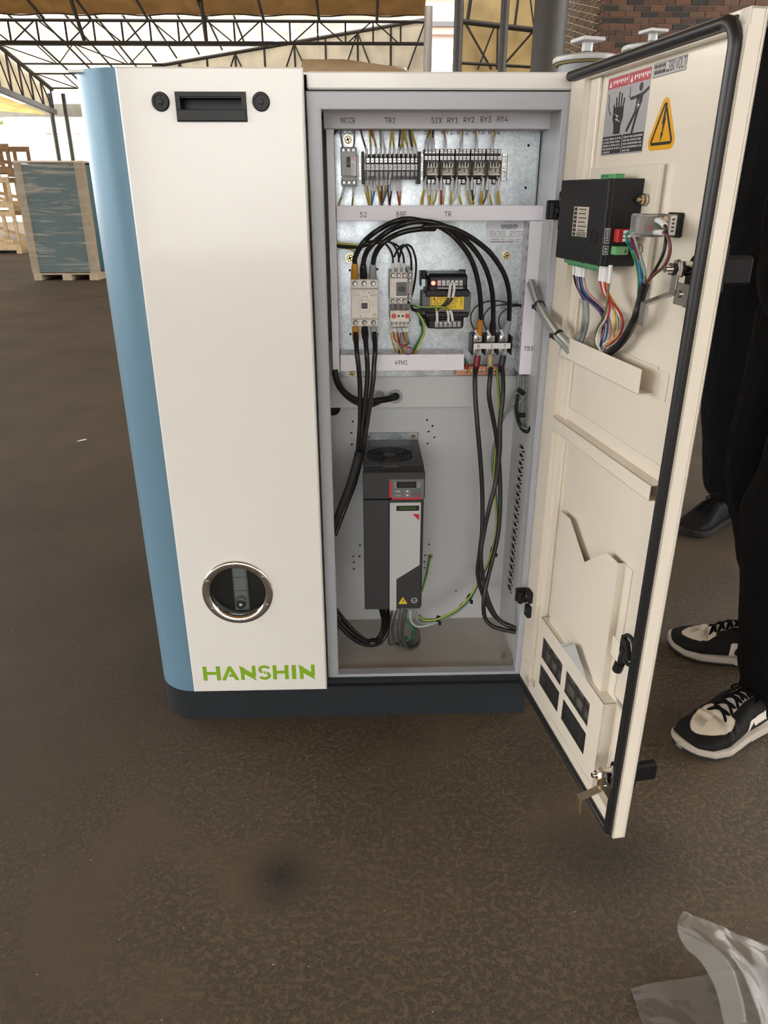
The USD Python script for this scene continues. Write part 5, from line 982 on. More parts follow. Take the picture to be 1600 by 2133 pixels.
# --- corrugated conduit into the cross panel
p = spline([(.311,.15,.7391),(.3146,.15,.7191),(.3246,.16,.6962),(.341,.165,.6802),(.3595,.168,.6723),(.3799,.172,.6698),(.4005,.18,.6696),(.4182,.195,.6681),(.4313,.218,.6655),(.4362,.24,.6607)], 14)
tt = np.linspace(0, 1, len(p)); m = MB(); m.tube(p, [.0056+.0010*(k % 2) for k in range(len(p))], n=12, step=1); obj('conduit', m, 'black_plastic', label='corrugated black conduit curving into the hole of the cross panel', cat='conduit')
wire('heavy_cable', 'smooth black cable running under the corrugated conduit', [(.305,.19,.7234),(.3136,.19,.6957),(.3319,.19,.6729),(.3541,.19,.6585),(.3799,.19,.6539),(.4008,.19,.6617)], .0028, 'cable_black', cat='cable')
# --- small black loops over the small contactor and its tap wires
for i, p in enumerate(([(.4243,.142,.9385),(.4235,.14,.95),(.4192,.135,.9616),(.4109,.13,.9717),(.403,.14,.9725),(.3854,.15,.9741)], [(.4348,.14,.9401),(.4338,.13,.9528),(.4288,.12,.9654),(.4198,.115,.9753),(.4084,.12,.9778),(.3912,.14,.9774),(.3765,.15,.9748)], [(.4446,.142,.9384),(.443,.135,.9503),(.4381,.128,.962),(.4307,.13,.9703),(.4193,.14,.9745)], [(.4266,.135,.9504),(.4303,.12,.9612),(.4388,.115,.9705),(.4479,.12,.9681),(.456,.13,.9507),(.4591,.15,.9262),(.4603,.165,.9131)], [(.436,.13,.9507),(.4387,.112,.9659),(.4471,.108,.9723),(.4576,.112,.9658),(.4655,.125,.9426),(.4665,.145,.9151),(.4641,.16,.8915),(.4608,.165,.8746)])):
    lab = ('left sleeved black wire entering the top of the small contactor', 'middle sleeved black wire entering the top of the small contactor', 'right sleeved black wire entering the top of the small contactor', 'inner black wire looping down to the side block of the small contactor', 'outer black wire looping down past the side block of the small contactor')[i]
    sl = None if i > 2 else ([p[0]]+[((.4243,.142,.9299), (.435,.14,.9315), (.4447,.142,.9299))[i], ((.4244,.145,.9203), (.4352,.145,.9203), (.445,.145,.9202))[i]], .0025)
    wire('control_wire', lab, p, .0019, 'wire_black', sleeve=sl)
wire('control_wire', 'black and yellow lead entering from the left edge at the top of the lower plate', [(.3189,.18,.9668),(.337,.185,.9642),(.3614,.19,.9638),(.3798,.185,.9684),(.3917,.17,.9714)], .0030, 'wire_black', cat='cable')
wire('earth_wire', 'yellow-green wire lying on the black lead at the left edge', [(.3191,.176,.9713),(.3358,.176,.9705),(.3539,.176,.9683),(.366,.176,.9683),(.3797,.176,.9725)], .0017, 'wire_gold')
wire('earth_wire', 'yellow-green wire bending down to the left plate bolt', [(.3231,.19,.9625),(.3368,.19,.9617),(.349,.19,.9581),(.3551,.19,.953),(.3557,.2,.9457)], .0017, 'wire_gold')
m = MB(); p = [(.3371,.181,.9645),(.3383,.181,.9643)]; m.tube(p, .0042, n=14, step=1); obj('cable_tie', m, 'black_plastic', label='black cable tie on the lead at the left edge of the plate', cat='cable tie')
# --- overload relay wires down into the lower duct
for i, (c_, m_, p) in enumerate((('yellow', 'wire_yellow', [(.4216,.17,.8161),(.4224,.17,.8005),(.4264,.17,.7847),(.4322,.19,.7648),(.4349,.195,.7556)]), ('red', 'wire_red', [(.4261,.165,.8169),(.4269,.165,.8044),(.4302,.165,.7935),(.4429,.165,.7839),(.4605,.165,.7775),(.4654,.165,.7695),(.462,.185,.7607)]), ('yellow', 'wire_yellow', [(.43,.165,.8168),(.4317,.165,.8013),(.4366,.165,.784),(.443,.165,.7697),(.4552,.18,.7602),(.4623,.19,.7573)]), ('white', 'wire_white', [(.435,.17,.816),(.4391,.17,.8003),(.4408,.17,.7846),(.4392,.185,.7657),(.4365,.195,.7556)]), ('dark red', 'wire_dark_red', [(.4366,.17,.816),(.4359,.17,.8035),(.4375,.17,.7909),(.4385,.17,.7751),(.439,.195,.7556)]),
    ('purple', 'wire_purple', [(.4394,.163,.8171),(.4403,.163,.8016),(.4404,.163,.7859),(.4461,.163,.7717),(.4557,.163,.766),(.4665,.18,.7649)]), ('brown', 'wire_brown', [(.4453,.17,.8159),(.4462,.17,.8019),(.4511,.17,.7908),(.4551,.17,.7845),(.4485,.18,.7811)]), ('yellow', 'wire_yellow', [(.4478,.172,.8156),(.4487,.172,.8015),(.4481,.172,.7842),(.4498,.172,.7682),(.4537,.195,.7555)]), ('grey', 'wire_grey', [(.4517,.172,.8155),(.4527,.172,.803),(.456,.172,.792),(.4593,.185,.7816)]), ('orange', 'wire_orange', [(.4557,.172,.8155),(.4527,.172,.8015),(.4472,.172,.7905),(.445,.172,.7747),(.4455,.195,.7556)]))):
    wire('control_wire', '%s wire with white ferrule, %s from the left under the overload relay' % (c_, ORD[i]), p, .0014, m_, group='wires under the overload relay', sleeve=([p[0], p[1]*.0+np.array(p[1])*.7+np.array(p[0])*.3] if False else [p[0], tuple(np.array(p[0])*.45+np.array(p[1])*.55)], .0022))
# --- transformer leads
wire('control_wire', 'upper black lead with white sleeve running from the transformer to the small contactor', [(.54,.146,.9008),(.5399,.146,.889),(.5387,.154,.8762),(.5311,.154,.8642),(.5162,.154,.8574),(.4949,.154,.854),(.4736,.154,.8524),(.4633,.16,.8534),(.4591,.165,.8596)], .0022, 'wire_black', sleeve=([(.5401,.146,.9025),(.5398,.146,.889),(.5383,.15,.8758)], .0029))
wire('control_wire', 'lower black lead with white sleeve running from the transformer to the small contactor', [(.532,.146,.9009),(.532,.146,.8891),(.5306,.152,.8748),(.523,.152,.8628),(.509,.152,.8542),(.4895,.152,.8505),(.4717,.152,.8501),(.4615,.16,.8516)], .0022, 'wire_black', sleeve=([(.5323,.146,.9025),(.5317,.146,.8891),(.5305,.15,.8759)], .0029))
wire('earth_wire', 'yellow-green wire running along the transformer leads to the bottom terminals', [(.4635,.165,.8596),(.4732,.15,.8585),(.4892,.15,.8572),(.5052,.15,.8576),(.5212,.15,.857),(.5311,.15,.8535),(.5365,.15,.8492)], .0019, 'wire_green', stripe=('wire_gold', (0,-.0008,.0008)))
for i, (x_, lab) in enumerate(((262, 'left'), (380, 'middle'), (425, 'right'))):
    p = ([(.5054,.152,.8568),(.5086,.15,.8502),(.5095,.15,.8407),(.5098,.15,.8293)], [(.524,.152,.8567),(.5288,.15,.851),(.5309,.15,.8423),(.5313,.15,.8292)], [(.5249,.152,.8576),(.5338,.15,.8518),(.5373,.15,.844),(.5398,.15,.8318)])[i]
    wire('control_wire', 'short yellow wire with white sleeve, %s one above the lower transformer terminals' % lab, p, .0019, 'wire_yellow', group='wires on the lower transformer terminals', sleeve=(p[1:], .0027))
wire('earth_wire', 'yellow-green wire bowing from the transformer leads down into the lower duct', [(.4691,.165,.8482),(.4782,.165,.8386),(.4854,.165,.8226),(.4857,.165,.8066),(.48,.165,.7923),(.4729,.165,.7778),(.4687,.18,.7639)], .0024, 'wire_gold', stripe=('wire_green', (-.0014,-.0006,0)))
wire('earth_wire', 'green wire beside the bowed yellow-green wire', [(.4722,.17,.8449),(.4777,.17,.836),(.4822,.17,.8201),(.4829,.17,.8058),(.4762,.17,.7914),(.4687,.17,.7769),(.4644,.185,.7629)], .0020, 'wire_green')
m = MB(); m.tube([(.5013,.1535,.8558),(.5023,.1535,.8561)], .0046, n=14, step=1); obj('cable_tie', m, 'black_plastic', label='black cable tie on the transformer leads', cat='cable tie')
# --- sensing wires at the power block
for i, p in enumerate(([(.5975,.176,.7967),(.59,.178,.8055),(.5831,.185,.817),(.5791,.185,.8314),(.5818,.185,.8438),(.5904,.185,.8544),(.61,.185,.8631),(.6336,.185,.8639),(.6578,.185,.8576),(.682,.195,.8534)], [(.6196,.176,.7966),(.6139,.178,.8053),(.6079,.185,.8168),(.6044,.185,.8312),(.6093,.185,.8437),(.6197,.185,.8525),(.6395,.185,.8568),(.6614,.185,.8576),(.682,.195,.854)], [(.6445,.176,.7974),(.6405,.178,.807),(.6365,.185,.8167),(.6349,.185,.8293),(.6388,.185,.84),(.6492,.185,.8488),(.6635,.185,.854),(.6821,.195,.8529)])):
    wire('control_wire', 'thin black sensing wire curling to terminal %s of the power block' % 'RST'[i], p, .0013, 'wire_black', group='sensing wires of the power block', sleeve=([p[0], tuple(np.array(p[0])*.35+np.array(p[1])*.65), tuple(np.array(p[1])*.7+np.array(p[2])*.3)], .0026))
m = MB(); m.tube([(.6779,.193,.8537),(.6825,.193,.8535)], .0040, n=12, step=1); obj('cable_tie', m, 'black_plastic', label='black cable tie holding the sensing wires to the right duct', cat='cable tie')
# --- mains cables from the power block down to the right
mains = [('mains cable with a dark red sleeve dropping from terminal R', [(.5903,.165,.7374),(.5877,.15,.7219),(.5889,.14,.6862),(.5952,.13,.6241),(.6058,.13,.5433),(.6129,.13,.4697),(.6143,.12,.4015),(.61,.11,.3506),(.6082,.11,.305),(.6211,.11,.2541),(.6427,.1,.2118),(.663,.09,.1935),(.6871,.07,.1915),(.7004,.065,.1844)], 'red_vinyl', [(.595,.172,.7609),(.5931,.17,.7484),(.5919,.168,.7377),(.5897,.16,.7283)]),
  ('mains cable with a tan taped end dropping from terminal S', [(.6206,.165,.7371),(.6178,.15,.7216),(.6172,.145,.6847),(.6289,.15,.6376),(.6409,.15,.5839),(.65,.15,.5145),(.6532,.14,.4469),(.6505,.13,.3852),(.6407,.12,.3337),(.6274,.1,.287),(.6213,.09,.246),(.6258,.09,.2062),(.6417,.085,.1869),(.6655,.08,.1795),(.6949,.07,.1781)], 'tan_tape', [(.6205,.172,.7626),(.6198,.17,.7501),(.6202,.168,.7375),(.6207,.16,.7262)]),
  ('mains cable with a navy sleeve dropping from terminal T', [(.6439,.165,.7369),(.6435,.15,.7214),(.643,.135,.687),(.6391,.125,.6318),(.6407,.12,.5804),(.6359,.115,.5141),(.6242,.105,.4623),(.6158,.105,.4049),(.6109,.1,.3557),(.6192,.1,.2949),(.6322,.09,.2458),(.6508,.085,.2088),(.6717,.08,.1915),(.6944,.07,.1853)], 'navy_vinyl', [(.6456,.172,.7606),(.644,.17,.7499),(.6421,.168,.7392),(.6408,.16,.7316)])]
for lab, p, bm, bp in mains: wire('mains_cable', lab, p, .0046, mat('cable_dark', (.020,.019,.018), .42), cat='cable', n=12, boots=[('end_sleeve', bm, bp, [.0062,.0066,.0062,.0052])])
wire('earth_wire', 'yellow-green earth wire dropping behind the mains cables from the earth bar', [(.6389,.19,.7299),(.6411,.19,.7088),(.6452,.19,.6793),(.648,.19,.6494),(.6485,.19,.5984),(.6456,.19,.5354),(.6473,.19,.4776),(.6545,.18,.4148),(.6525,.16,.3633),(.6392,.14,.3273),(.6254,.13,.2979),(.6115,.13,.2627),(.5972,.13,.233),(.5668,.13,.1991),(.5326,.135,.1761),(.5083,.14,.1685),(.4948,.15,.1655),(.4865,.16,.17)], .0030, 'wire_green', stripe=('wire_gold', (-.0012,-.0016,.0014)))
wire('earth_wire', 'green earth wire bent down from the first bolts of the earth bar', [(.5689,.19,.7537),(.5739,.19,.7462),(.5762,.19,.7368),(.5765,.19,.7292)], .0020, 'wire_green')
m = MB(); m.tube([(.5762,.192,.742),(.5767,.192,.7306)], .0040, n=12, step=1); obj('crimp_lug', m, 'wire_red', label='red crimp lug on the copper earth bar', cat='crimp lug')
# --- grey cables: from the right duct, the loom to the door, the run to the drive
for i in range(4):
    o = i*10-15
    p = [np.array(q) for q in [(.6889,.18,.7205),(.6893,.18,.6946),(.6891,.18,.6617),(.692,.18,.635),(.696,.17,.621),(.7003,.15,.6169),(.7069,.13,.6213)]]
    p = [q+np.array([.0052*(i-1.5),.003*(i % 2),-.0012*i]) for q in p]
    wire('grey_cable', 'grey cable leaving the foot of the right wiring duct, %s of four side by side' % ORD[i], p, .0028, 'cable_grey', cat='cable', group='grey cables under the right duct')
m = MB(); m.tube([(.6798,.172,.6918),(.6934,.172,.6819)], .0045, n=10, step=1); obj('cable_tie', m, 'black_plastic', label='black cable tie, upper one on the grey cables under the right duct', cat='cable tie')
m = MB(); m.tube([(.6797,.168,.6369),(.6975,.168,.639)], .0045, n=10, step=1); obj('cable_tie', m, 'black_plastic', label='black cable tie, lower one on the grey cables under the right duct', cat='cable tie')
m = MB(); m.tube([(.6781,.16,.6835),(.6772,.16,.6508),(.6877,.16,.6174),(.697,.14,.6117),(.7008,.125,.6246)], .0036, n=10); obj('heavy_cable', m, 'cable_black', label='thin black cable curling round the grey cables under the right duct', cat='cable')
for i, p in enumerate(([(.6855,.185,.7161),(.6825,.185,.6901),(.6699,.185,.6605),(.6572,.185,.6305),(.65,.185,.6136)], [(.7011,.18,.7172),(.6991,.18,.6847),(.6852,.18,.6617),(.6668,.18,.6453),(.6549,.18,.6269),(.6502,.19,.5984),(.6437,.2,.5674),(.6414,.2,.5319),(.6441,.2,.503),(.6509,.2,.4737),(.6556,.19,.4256),(.654,.17,.3662),(.6395,.15,.3183),(.6274,.14,.2886),(.5991,.14,.2211),(.5685,.14,.1869),(.5304,.145,.1637),(.4986,.15,.1549),(.4849,.16,.1553),(.4798,.17,.1766),(.4795,.18,.1915)])):
    wire('grey_cable', ('short grey cable slanting from the right duct behind the mains cables', 'long grey cable running from the right duct down and across to the drive')[i], p, .0027, 'cable_grey', cat='cable')
LB = [np.array(q) for q in [(.6861,.15,.9007),(.6867,.128,.8902),(.6864,.088,.8738)]] + [DOOR(q) for q in [(.035,.8614,.024),(.0855,.8457,.026),(.1031,.8313,.016),(.1145,.814,-.001),(.1977,.8104,-.004)]]
for i in range(6):
    a_ = i*math.pi/3; ox, oz = .0058*math.cos(a_), .0058*math.sin(a_)
    p = [q+np.array([ox, .3*ox, oz]) for q in LB]
    wire('grey_cable', 'grey cable, %s of six in the loom crossing from the right duct to the door' % ORD[i], p, .0031, 'cable_grey' if i != 2 else mat('cable_pale', (.55,.54,.48), .4), cat='cable', group='loom to the door')
for i in range(2):
    k_ = (2, 4)[i]; c_ = LB[k_]*.75+LB[k_+1]*.25; t_ = unit(LB[k_+1]-LB[k_]); m = MB(); m.tube([c_-t_*.002, c_+t_*.002], .0104, n=18, step=1); m.box(c_[0]-.014, c_[0]-.008, c_[1]-.006, c_[1]+.000, c_[2]-.004, c_[2]+.003)
    obj('cable_tie', m, 'black_plastic', label='black cable tie, %s one on the grey loom to the door' % ('upper', 'lower')[i], cat='cable tie')
# --- cables under the drive
for i, p in enumerate(([(.4004,.19,.1693),(.4053,.17,.1522),(.4026,.15,.137),(.3926,.14,.1233),(.3784,.13,.1225),(.3613,.125,.1312),(.3403,.12,.155),(.3198,.12,.1826),(.2996,.12,.2146),(.2877,.12,.2341)], [(.407,.19,.1692),(.4117,.165,.1527),(.4079,.145,.135),(.3957,.135,.1214),(.3783,.125,.1195),(.3591,.12,.1295),(.334,.115,.1534),(.3114,.115,.181),(.2913,.115,.2106)], [(.4169,.19,.169),(.4181,.16,.1557),(.4131,.14,.1381),(.3999,.13,.1195),(.3803,.12,.1177),(.3569,.115,.1253),(.3297,.11,.1492),(.3052,.11,.1793),(.2872,.11,.2064)])):
    wire('heavy_cable', 'black output cable sweeping from under the drive to the left, %s of three' % ('upper', 'middle', 'lower')[i], p, .0044, 'cable_black', cat='cable', n=12)
m = MB(); m.tube([(.374,.126,.1207),(.3858,.126,.122)], .0105, n=16, step=1); obj('cable_tie', m, 'black_plastic', label='black cable tie round the three output cables of the drive', cat='cable tie')
for i in range(5):
    x0_ = 700+38*i
    p = [[(.4279,.19,.1688),(.4192,.19,.1266),(.4192,.19,.0873),(.4294,.19,.0578),(.4442,.19,.0494),(.4577,.19,.0572),(.4619,.19,.0811)], [(.4376,.185,.1716),(.4279,.185,.1296),(.4313,.185,.093),(.4415,.185,.0689),(.4573,.185,.0633),(.4707,.185,.0736),(.4771,.185,.0999),(.479,.185,.1208)], [(.4461,.18,.1745),(.4398,.18,.1376),(.4422,.18,.1013),(.4536,.18,.072),(.4693,.18,.0717),(.4813,.18,.0926),(.4832,.18,.1161)], [(.4535,.175,.1774),(.4472,.175,.1406),(.4497,.175,.1044),(.4612,.175,.0699),(.4736,.175,.0591),(.4858,.175,.0721),(.4909,.175,.0983),(.485,.175,.1193)], [(.4608,.17,.1803),(.4524,.17,.1437),(.4527,.17,.1102),(.463,.17,.0786),(.4767,.17,.0598),(.4877,.17,.0701),(.4905,.17,.0964),(.4802,.17,.12)]][i]
    p = [(q[0], q[1]-.02*math.sin(k*.6), max(q[2], .086)) for k, q in enumerate(p)]
    wire('drive_lead', 'dark grey looped lead hanging under the drive, %s loop from the left' % ORD[i], p, .0027, mat('lead_grey', (.060,.058,.055), .4), cat='cable', group='looped leads under the drive', n=8)
wire('earth_wire', 'green wire in the coil of leads under the drive', [(.4575,.17,.1803),(.46,.17,.1486),(.4712,.17,.1356),(.478,.17,.12),(.4716,.17,.102),(.4606,.17,.097),(.4494,.17,.1102),(.4471,.17,.1258)], .0022, 'wire_green')
wire('grey_cable', 'pale grey cable turning under the drive to the right', [(.4684,.17,.1801),(.4683,.17,.1561),(.4732,.17,.1433),(.4844,.17,.1341),(.5019,.17,.135),(.5259,.17,.1435),(.5475,.17,.1558),(.5752,.17,.1768),(.5876,.17,.1942)], .0030, mat('cable_light', (.45,.50,.49), .4), cat='cable')
for i, (p, lab) in enumerate((([(.5959,.14,.2293),(.6006,.14,.226)], 'middle one'), ([(.5266,.145,.1709),(.5321,.145,.1683)], 'lower one'), ([(.6428,.155,.3371),(.6516,.155,.335)], 'upper one'))):
    m = MB(); m.tube(p, .0075, n=14, step=1); q = np.array(p[1]); m.box(q[0]-.002, q[0]+.004, q[1]-.01, q[1]-.006, q[2]-.010, q[2]-.002); obj('cable_tie', m, 'black_plastic', label='black cable tie on the earth wire run to the drive, %s' % lab, cat='cable tie')
wire('earth_wire', 'yellow-green earth wire from the bolt beside the drive down behind its edge', [(.5217,.275,.2607),(.5178,.27,.2456),(.5138,.27,.2201),(.5086,.27,.197),(.5027,.27,.171)], .0028, 'wire_green', stripe=('wire_gold', (.0012,-.0016,0)))
q = (.5232,.2557); m = MB(FY(BW)); m.ink((.62,.48,.30), .3, 1.); m.cyl((q[0],q[1],.0),(q[0],q[1],.006),.005,n=14); m.screw(q[0], q[1], .006, .0052, .003); obj('earth_bolt', m, None, label='brass earth bolt on the back wall beside the drive', cat='bolt')

# --- wiring on the door
def dq(pts): return [tuple(DOOR(p)) for p in pts]
lw_ = [('black', [(.1226,.9401,.02),(.134,.9269,.02),(.1597,.9121,.02),(.1712,.9091,.02)], 'wire_black'), ('purple', [(.1375,.9398,.022),(.1457,.9247,.022),(.1682,.9132,.022),(.2036,.9055,.022),(.2338,.8961,.022),(.2093,.8762,.003),(.2095,.8603,.003),(.1983,.8402,0)], 'wire_purple'), ('navy', [(.142,.9393,.02),(.155,.9221,.02),(.1768,.9124,.02),(.2154,.9053,.02),(.2377,.8949,.02),(.2068,.8705,.003),(.2055,.8525,.003),(.1988,.8384,0)], 'wire_navy'), ('blue', [(.1441,.9395,.018),(.1571,.9223,.018),(.1852,.9117,.018),(.2237,.903,.018),(.2465,.8894,.018),(.2204,.864,.003),(.2111,.8463,.003),(.2031,.8375,0)], 'wire_blue'), ('pink', [(.1505,.9392,.016),(.1657,.9215,.016),(.1973,.9114,.016),(.2313,.9023,.016),(.2498,.8899,.016),(.2316,.8659,.003),(.2192,.8461,.003),(.2072,.8374,0)], 'wire_pink')]
for i, (c_, p, m_) in enumerate(lw_):
    P_ = dq(p); top = DOOR((p[0][0]-.001, p[0][1]+.022, p[0][2])); wire('control_wire', '%s wire with white tag under the controller, %s from the left of the first bundle' % (c_, ORD[i]), P_, .0016, m_, group='first wire bundle under the controller', sleeve=([tuple(top), P_[0]], .0030))
rw_ = [('red', [(.2263,.942,.026),(.2371,.9301,.026),(.2529,.9205,.026),(.2647,.9106,.026),(.2628,.8971,.026),(.2064,.8722,.003),(.2042,.8576,.003)], 'wire_red'), ('white', [(.232,.9418,.025),(.2407,.9304,.025),(.2549,.9191,.025),(.26,.9066,.025),(.253,.8906,.025),(.1937,.8666,.003),(.1918,.85,.003),(.2095,.837,.003),(.2109,.839,0)], 'wire_white'), ('red', [(.2373,.9423,.024),(.2441,.9308,.024),(.2623,.9184,.024),(.286,.9102,.024),(.3032,.8983,.024),(.2629,.8747,.003),(.2466,.8599,.003),(.2133,.8448,0)], 'wire_red'), ('orange', [(.239,.9417,.022),(.2482,.928,.022),(.2697,.916,.022),(.2906,.9044,.022),(.2625,.8831,.003),(.2524,.8661,.003),(.2254,.8525,.003),(.2025,.8401,0)], 'wire_orange'), ('olive', [(.2586,.9422,.028),(.2583,.9293,.028),(.2589,.9131,.028),(.2555,.8978,.028),(.1888,.8693,.003),(.1809,.8517,.003),(.1881,.8402,.003),(.204,.834,0)], 'wire_olive'), ('yellow', [(.2374,.925,.02),(.2544,.9172,.02),(.2684,.906,.02),(.2754,.8906,.02),(.2421,.8695,.003),(.2361,.8562,.003),(.2095,.8441,0)], 'wire_yellow'), ('grey', [(.2394,.9235,.018),(.2628,.9117,.018),(.2767,.9006,.018),(.2555,.8819,.003),(.2502,.8674,.003),(.2254,.8525,.003),(.2046,.8396,0)], 'wire_grey'), ('white', [(.2436,.9224,.019),(.2687,.9109,.019),(.2855,.8987,.019),(.2581,.879,.003),(.2457,.8632,.003),(.2179,.8511,.003),(.2025,.8401,0)], 'wire_white')]
for i, (c_, p, m_) in enumerate(rw_):
    P_ = dq(p); top = DOOR((p[0][0]-.001, p[0][1]+.024, p[0][2])); wire('control_wire', '%s wire under the controller, %s from the left of the second bundle' % (c_, ORD[i]), P_, .0016, m_, group='second wire bundle under the controller', sleeve=([tuple(top), P_[0]], .0030) if i < 5 else None)
for i in range(3):
    p = [np.array(q) for q in [(.1562,.9079,.014),(.1648,.8911,.014),(.1671,.8734,.014),(.1394,.8519,.003),(.1214,.8333,0),(.0969,.8169,0)]]; P_ = dq([q+np.array([.007*(i-1), .004*(i % 2), 0]) for q in p]); wire('grey_cable', 'grey cable dropping from the controller bundle into the door channel, %s of three' % ORD[i], P_, .0030, 'cable_grey', cat='cable', group='grey cables into the door channel')
# sheathed black cable, and the leads fanning from its top end
wire('sheathed_cable', 'thick black sheathed cable rising from the door channel towards the switch', dq([(.3325,.9484,.014),(.3278,.9373,.014),(.3242,.9215,.014),(.3179,.9035,.014),(.2846,.8801,.003),(.2651,.8598,.003),(.2429,.8453,.003),(.2165,.8328,0),(.1863,.8222,0)]), .0058, 'cable_black', cat='cable', n=14)
for i, (c_, p, m_) in enumerate((('teal', [(.3068,1.008,.036),(.3176,1.0121,.038),(.3243,1.0138,.036),(.3247,1.0155,.034)], 'wire_teal'), ('teal', [(.3038,1.0049,.034),(.3067,.9999,.034),(.2975,.9888,.02),(.3161,.9798,.02),(.3297,.9705,.02),(.3272,.9584,.016),(.3295,.9481,.014)], 'wire_teal'), ('green', [(.3062,1.0021,.034),(.2865,.9911,.018),(.3034,.9773,.018),(.3153,.9632,.018),(.3225,.9489,.018),(.3142,.9325,.012)], 'wire_green'), ('dark red', [(.3189,1.005,.036),(.3197,.9948,.03),(.3194,.9815,.022),(.3245,.97,.018)], 'wire_dark_red'), ('blue', [(.3147,1.0004,.034),(.3007,.989,.02),(.3173,.9754,.02),(.3256,.9627,.02),(.3303,.9513,.02),(.3203,.9394,.012),(.3114,.9196,.006),(.3038,.8978,.004)], 'wire_blue'), ('grey', [(.3207,1.0086,.032),(.3255,.9966,.03),(.3236,.9833,.022),(.3363,.9711,.022),(.3421,.9614,.022),(.3306,.9497,.014)], 'wire_grey'))):
    wire('control_wire', '%s wire fanning from the red plug connector to the sheathed cable, %s of six' % (c_, ORD[i]), dq(p), .0019, m_, group='wires of the red plug')
wire('control_wire', 'black wire with white sleeve bowing from the switch block to the sheathed cable', dq([(.3452,1.0271,.02),(.3671,1.0251,.024),(.3834,1.019,.026),(.3799,1.0053,.022),(.3783,.9887,.022),(.3673,.9724,.022),(.3561,.9599,.022),(.3351,.9502,.014)]), .0021, 'wire_black', sleeve=(dq([(.3452,1.0271,.02),(.3639,1.0254,.023),(.3805,1.0216,.026)]), .0034))
wire('control_wire', 'dark red wire with white sleeve bowing from the switch block to the sheathed cable', dq([(.345,1.0125,.02),(.3642,1.0131,.022),(.3802,1.0135,.024),(.3905,1.0059,.024),(.3929,.9925,.022),(.3859,.9768,.022),(.3664,.9652,.022),(.354,.9568,.022),(.3353,.9494,.014)]), .0021, mat('wire_maroon', (.13,.035,.035), .4), sleeve=(dq([(.345,1.0125,.02),(.3596,1.013,.021),(.3757,1.0134,.023)]), .0034))
for k in range(3): m = MB(SF); m.cyl((-.0185+.0, .9985+.0052*k, .009), (-.006, .9985+.0052*k, .020), .0023, n=10); obj('ferrule', m, 'sleeve_white', label='white ferrule on the red plug connector, %s from the bottom' % ORD[k], cat='ferrule', group='ferrules on the red plug')
# --- key hung on the door
kc, ka, kb = (.4141,.4377), (.407,.4364), (.3933,.3907)
d = thing('key', 'black plastic cabinet key hanging from a cream hook on the open door', 'key', tuple(DOOR((kb[0], kb[1], .008))))
m = MB(DOOR); m.tube([(kc[0]+.019*math.cos(t), kc[1]+.0225*math.sin(t), .008) for t in np.linspace(0, 2*math.pi, 40, endpoint=False)], .0032, n=10, closed=True)
obj('bow', m, 'matt_black', d)
m = MB(DOOR); A_, B_ = np.array([ka[0], ka[1], .008]), np.array([kb[0], kb[1], .008]); m.cyl(A_, B_, .0052, n=14); m.cyl(A_*.3+B_*.7, B_*1.08-A_*.08, .0078, n=16)
m.prism([(ka[0]-.012, ka[1]+.016), (ka[0]+.004, ka[1]+.012), (ka[0]+.016, ka[1]-.012), (ka[0]-.002, ka[1]-.020), (ka[0]-.014, ka[1]-.010)], .005, .011); obj('shank', m, 'matt_black', d)
h0 = (.3779,.4357); m = MB(DOOR); m.box(h0[0]-.002, h0[0]+.020, h0[1]-.030, h0[1]+.004, .0125, .0138, .0004); m.box(h0[0]-.002, h0[0]+.020, h0[1]-.030, h0[1]-.0287, SK, .0138, .0004); obj('key_hook', m, 'cream_paint', door)
# --- folded plastic card tucked behind the vent box
f0 = [(.2057,.3134,.012),(.2474,.3398,.012),(.2991,.3133,.012),(.223,.3126,.012)]
m = MB(DOOR); a_, b_, c_ = f0[0], f0[1], f0[2]
m.prism([(a_[0], a_[1]), (b_[0], b_[1]), (c_[0]+.01, c_[1]-.01), (a_[0], c_[1]-.01)], .008, .0085); m.prism([(a_[0], a_[1]), (b_[0], b_[1]), (b_[0]-.01, b_[1]-.008), (a_[0], a_[1]-.006)], .0085, .014)
obj('plastic_card', m, mat('grey_card', (.50,.52,.50), .3), label='grey plastic pouch corner sticking up behind the vent box', cat='pouch')

# ================================================================ the canopy over the yard
def tarp(name, col, trans, noise_sc=3.0, am=.12):
    LOOKS[name] = usdkit.material(stage, '/World/Looks/'+name, {'g': ('geometry', {}), 'n': ('noise_texture', {'scale': noise_sc, 'detail': 5.0}), 'w': ('wave_texture', {'scale': 1.1, 'distortion': 5.0, 'detail': 2.0}),
        'r': ('rgb_ramp', {'ramp': [(.3, tuple(c*(1-am) for c in col)), (.7, tuple(min(.95, c*(1+am)) for c in col))]}), 'b': ('bump', {'strength': .35, 'distance': .05}),
        'd': ('diffuse_bsdf', {}), 't': ('translucent_bsdf', {}), 'm': ('mix_closure', {'fac': trans})},
        [('g.position','n.vector'), ('g.position','w.vector'), ('n.fac','r.fac'), ('r.color','d.color'), ('r.color','t.color'), ('w.fac','b.height'), ('b.normal','d.normal'), ('d.BSDF','m.closure1'), ('t.BSDF','m.closure2')], surface='m.closure')
tarp('white_tarp', (.74,.715,.65), .62); tarp('brown_tarp', (.40,.285,.155), .34); tarp('yellow_tarp', (.76,.64,.40), .6); tarp('cream_tarp', (.70,.655,.56), .5); tarp('grey_tarp', (.32,.31,.26), .35)
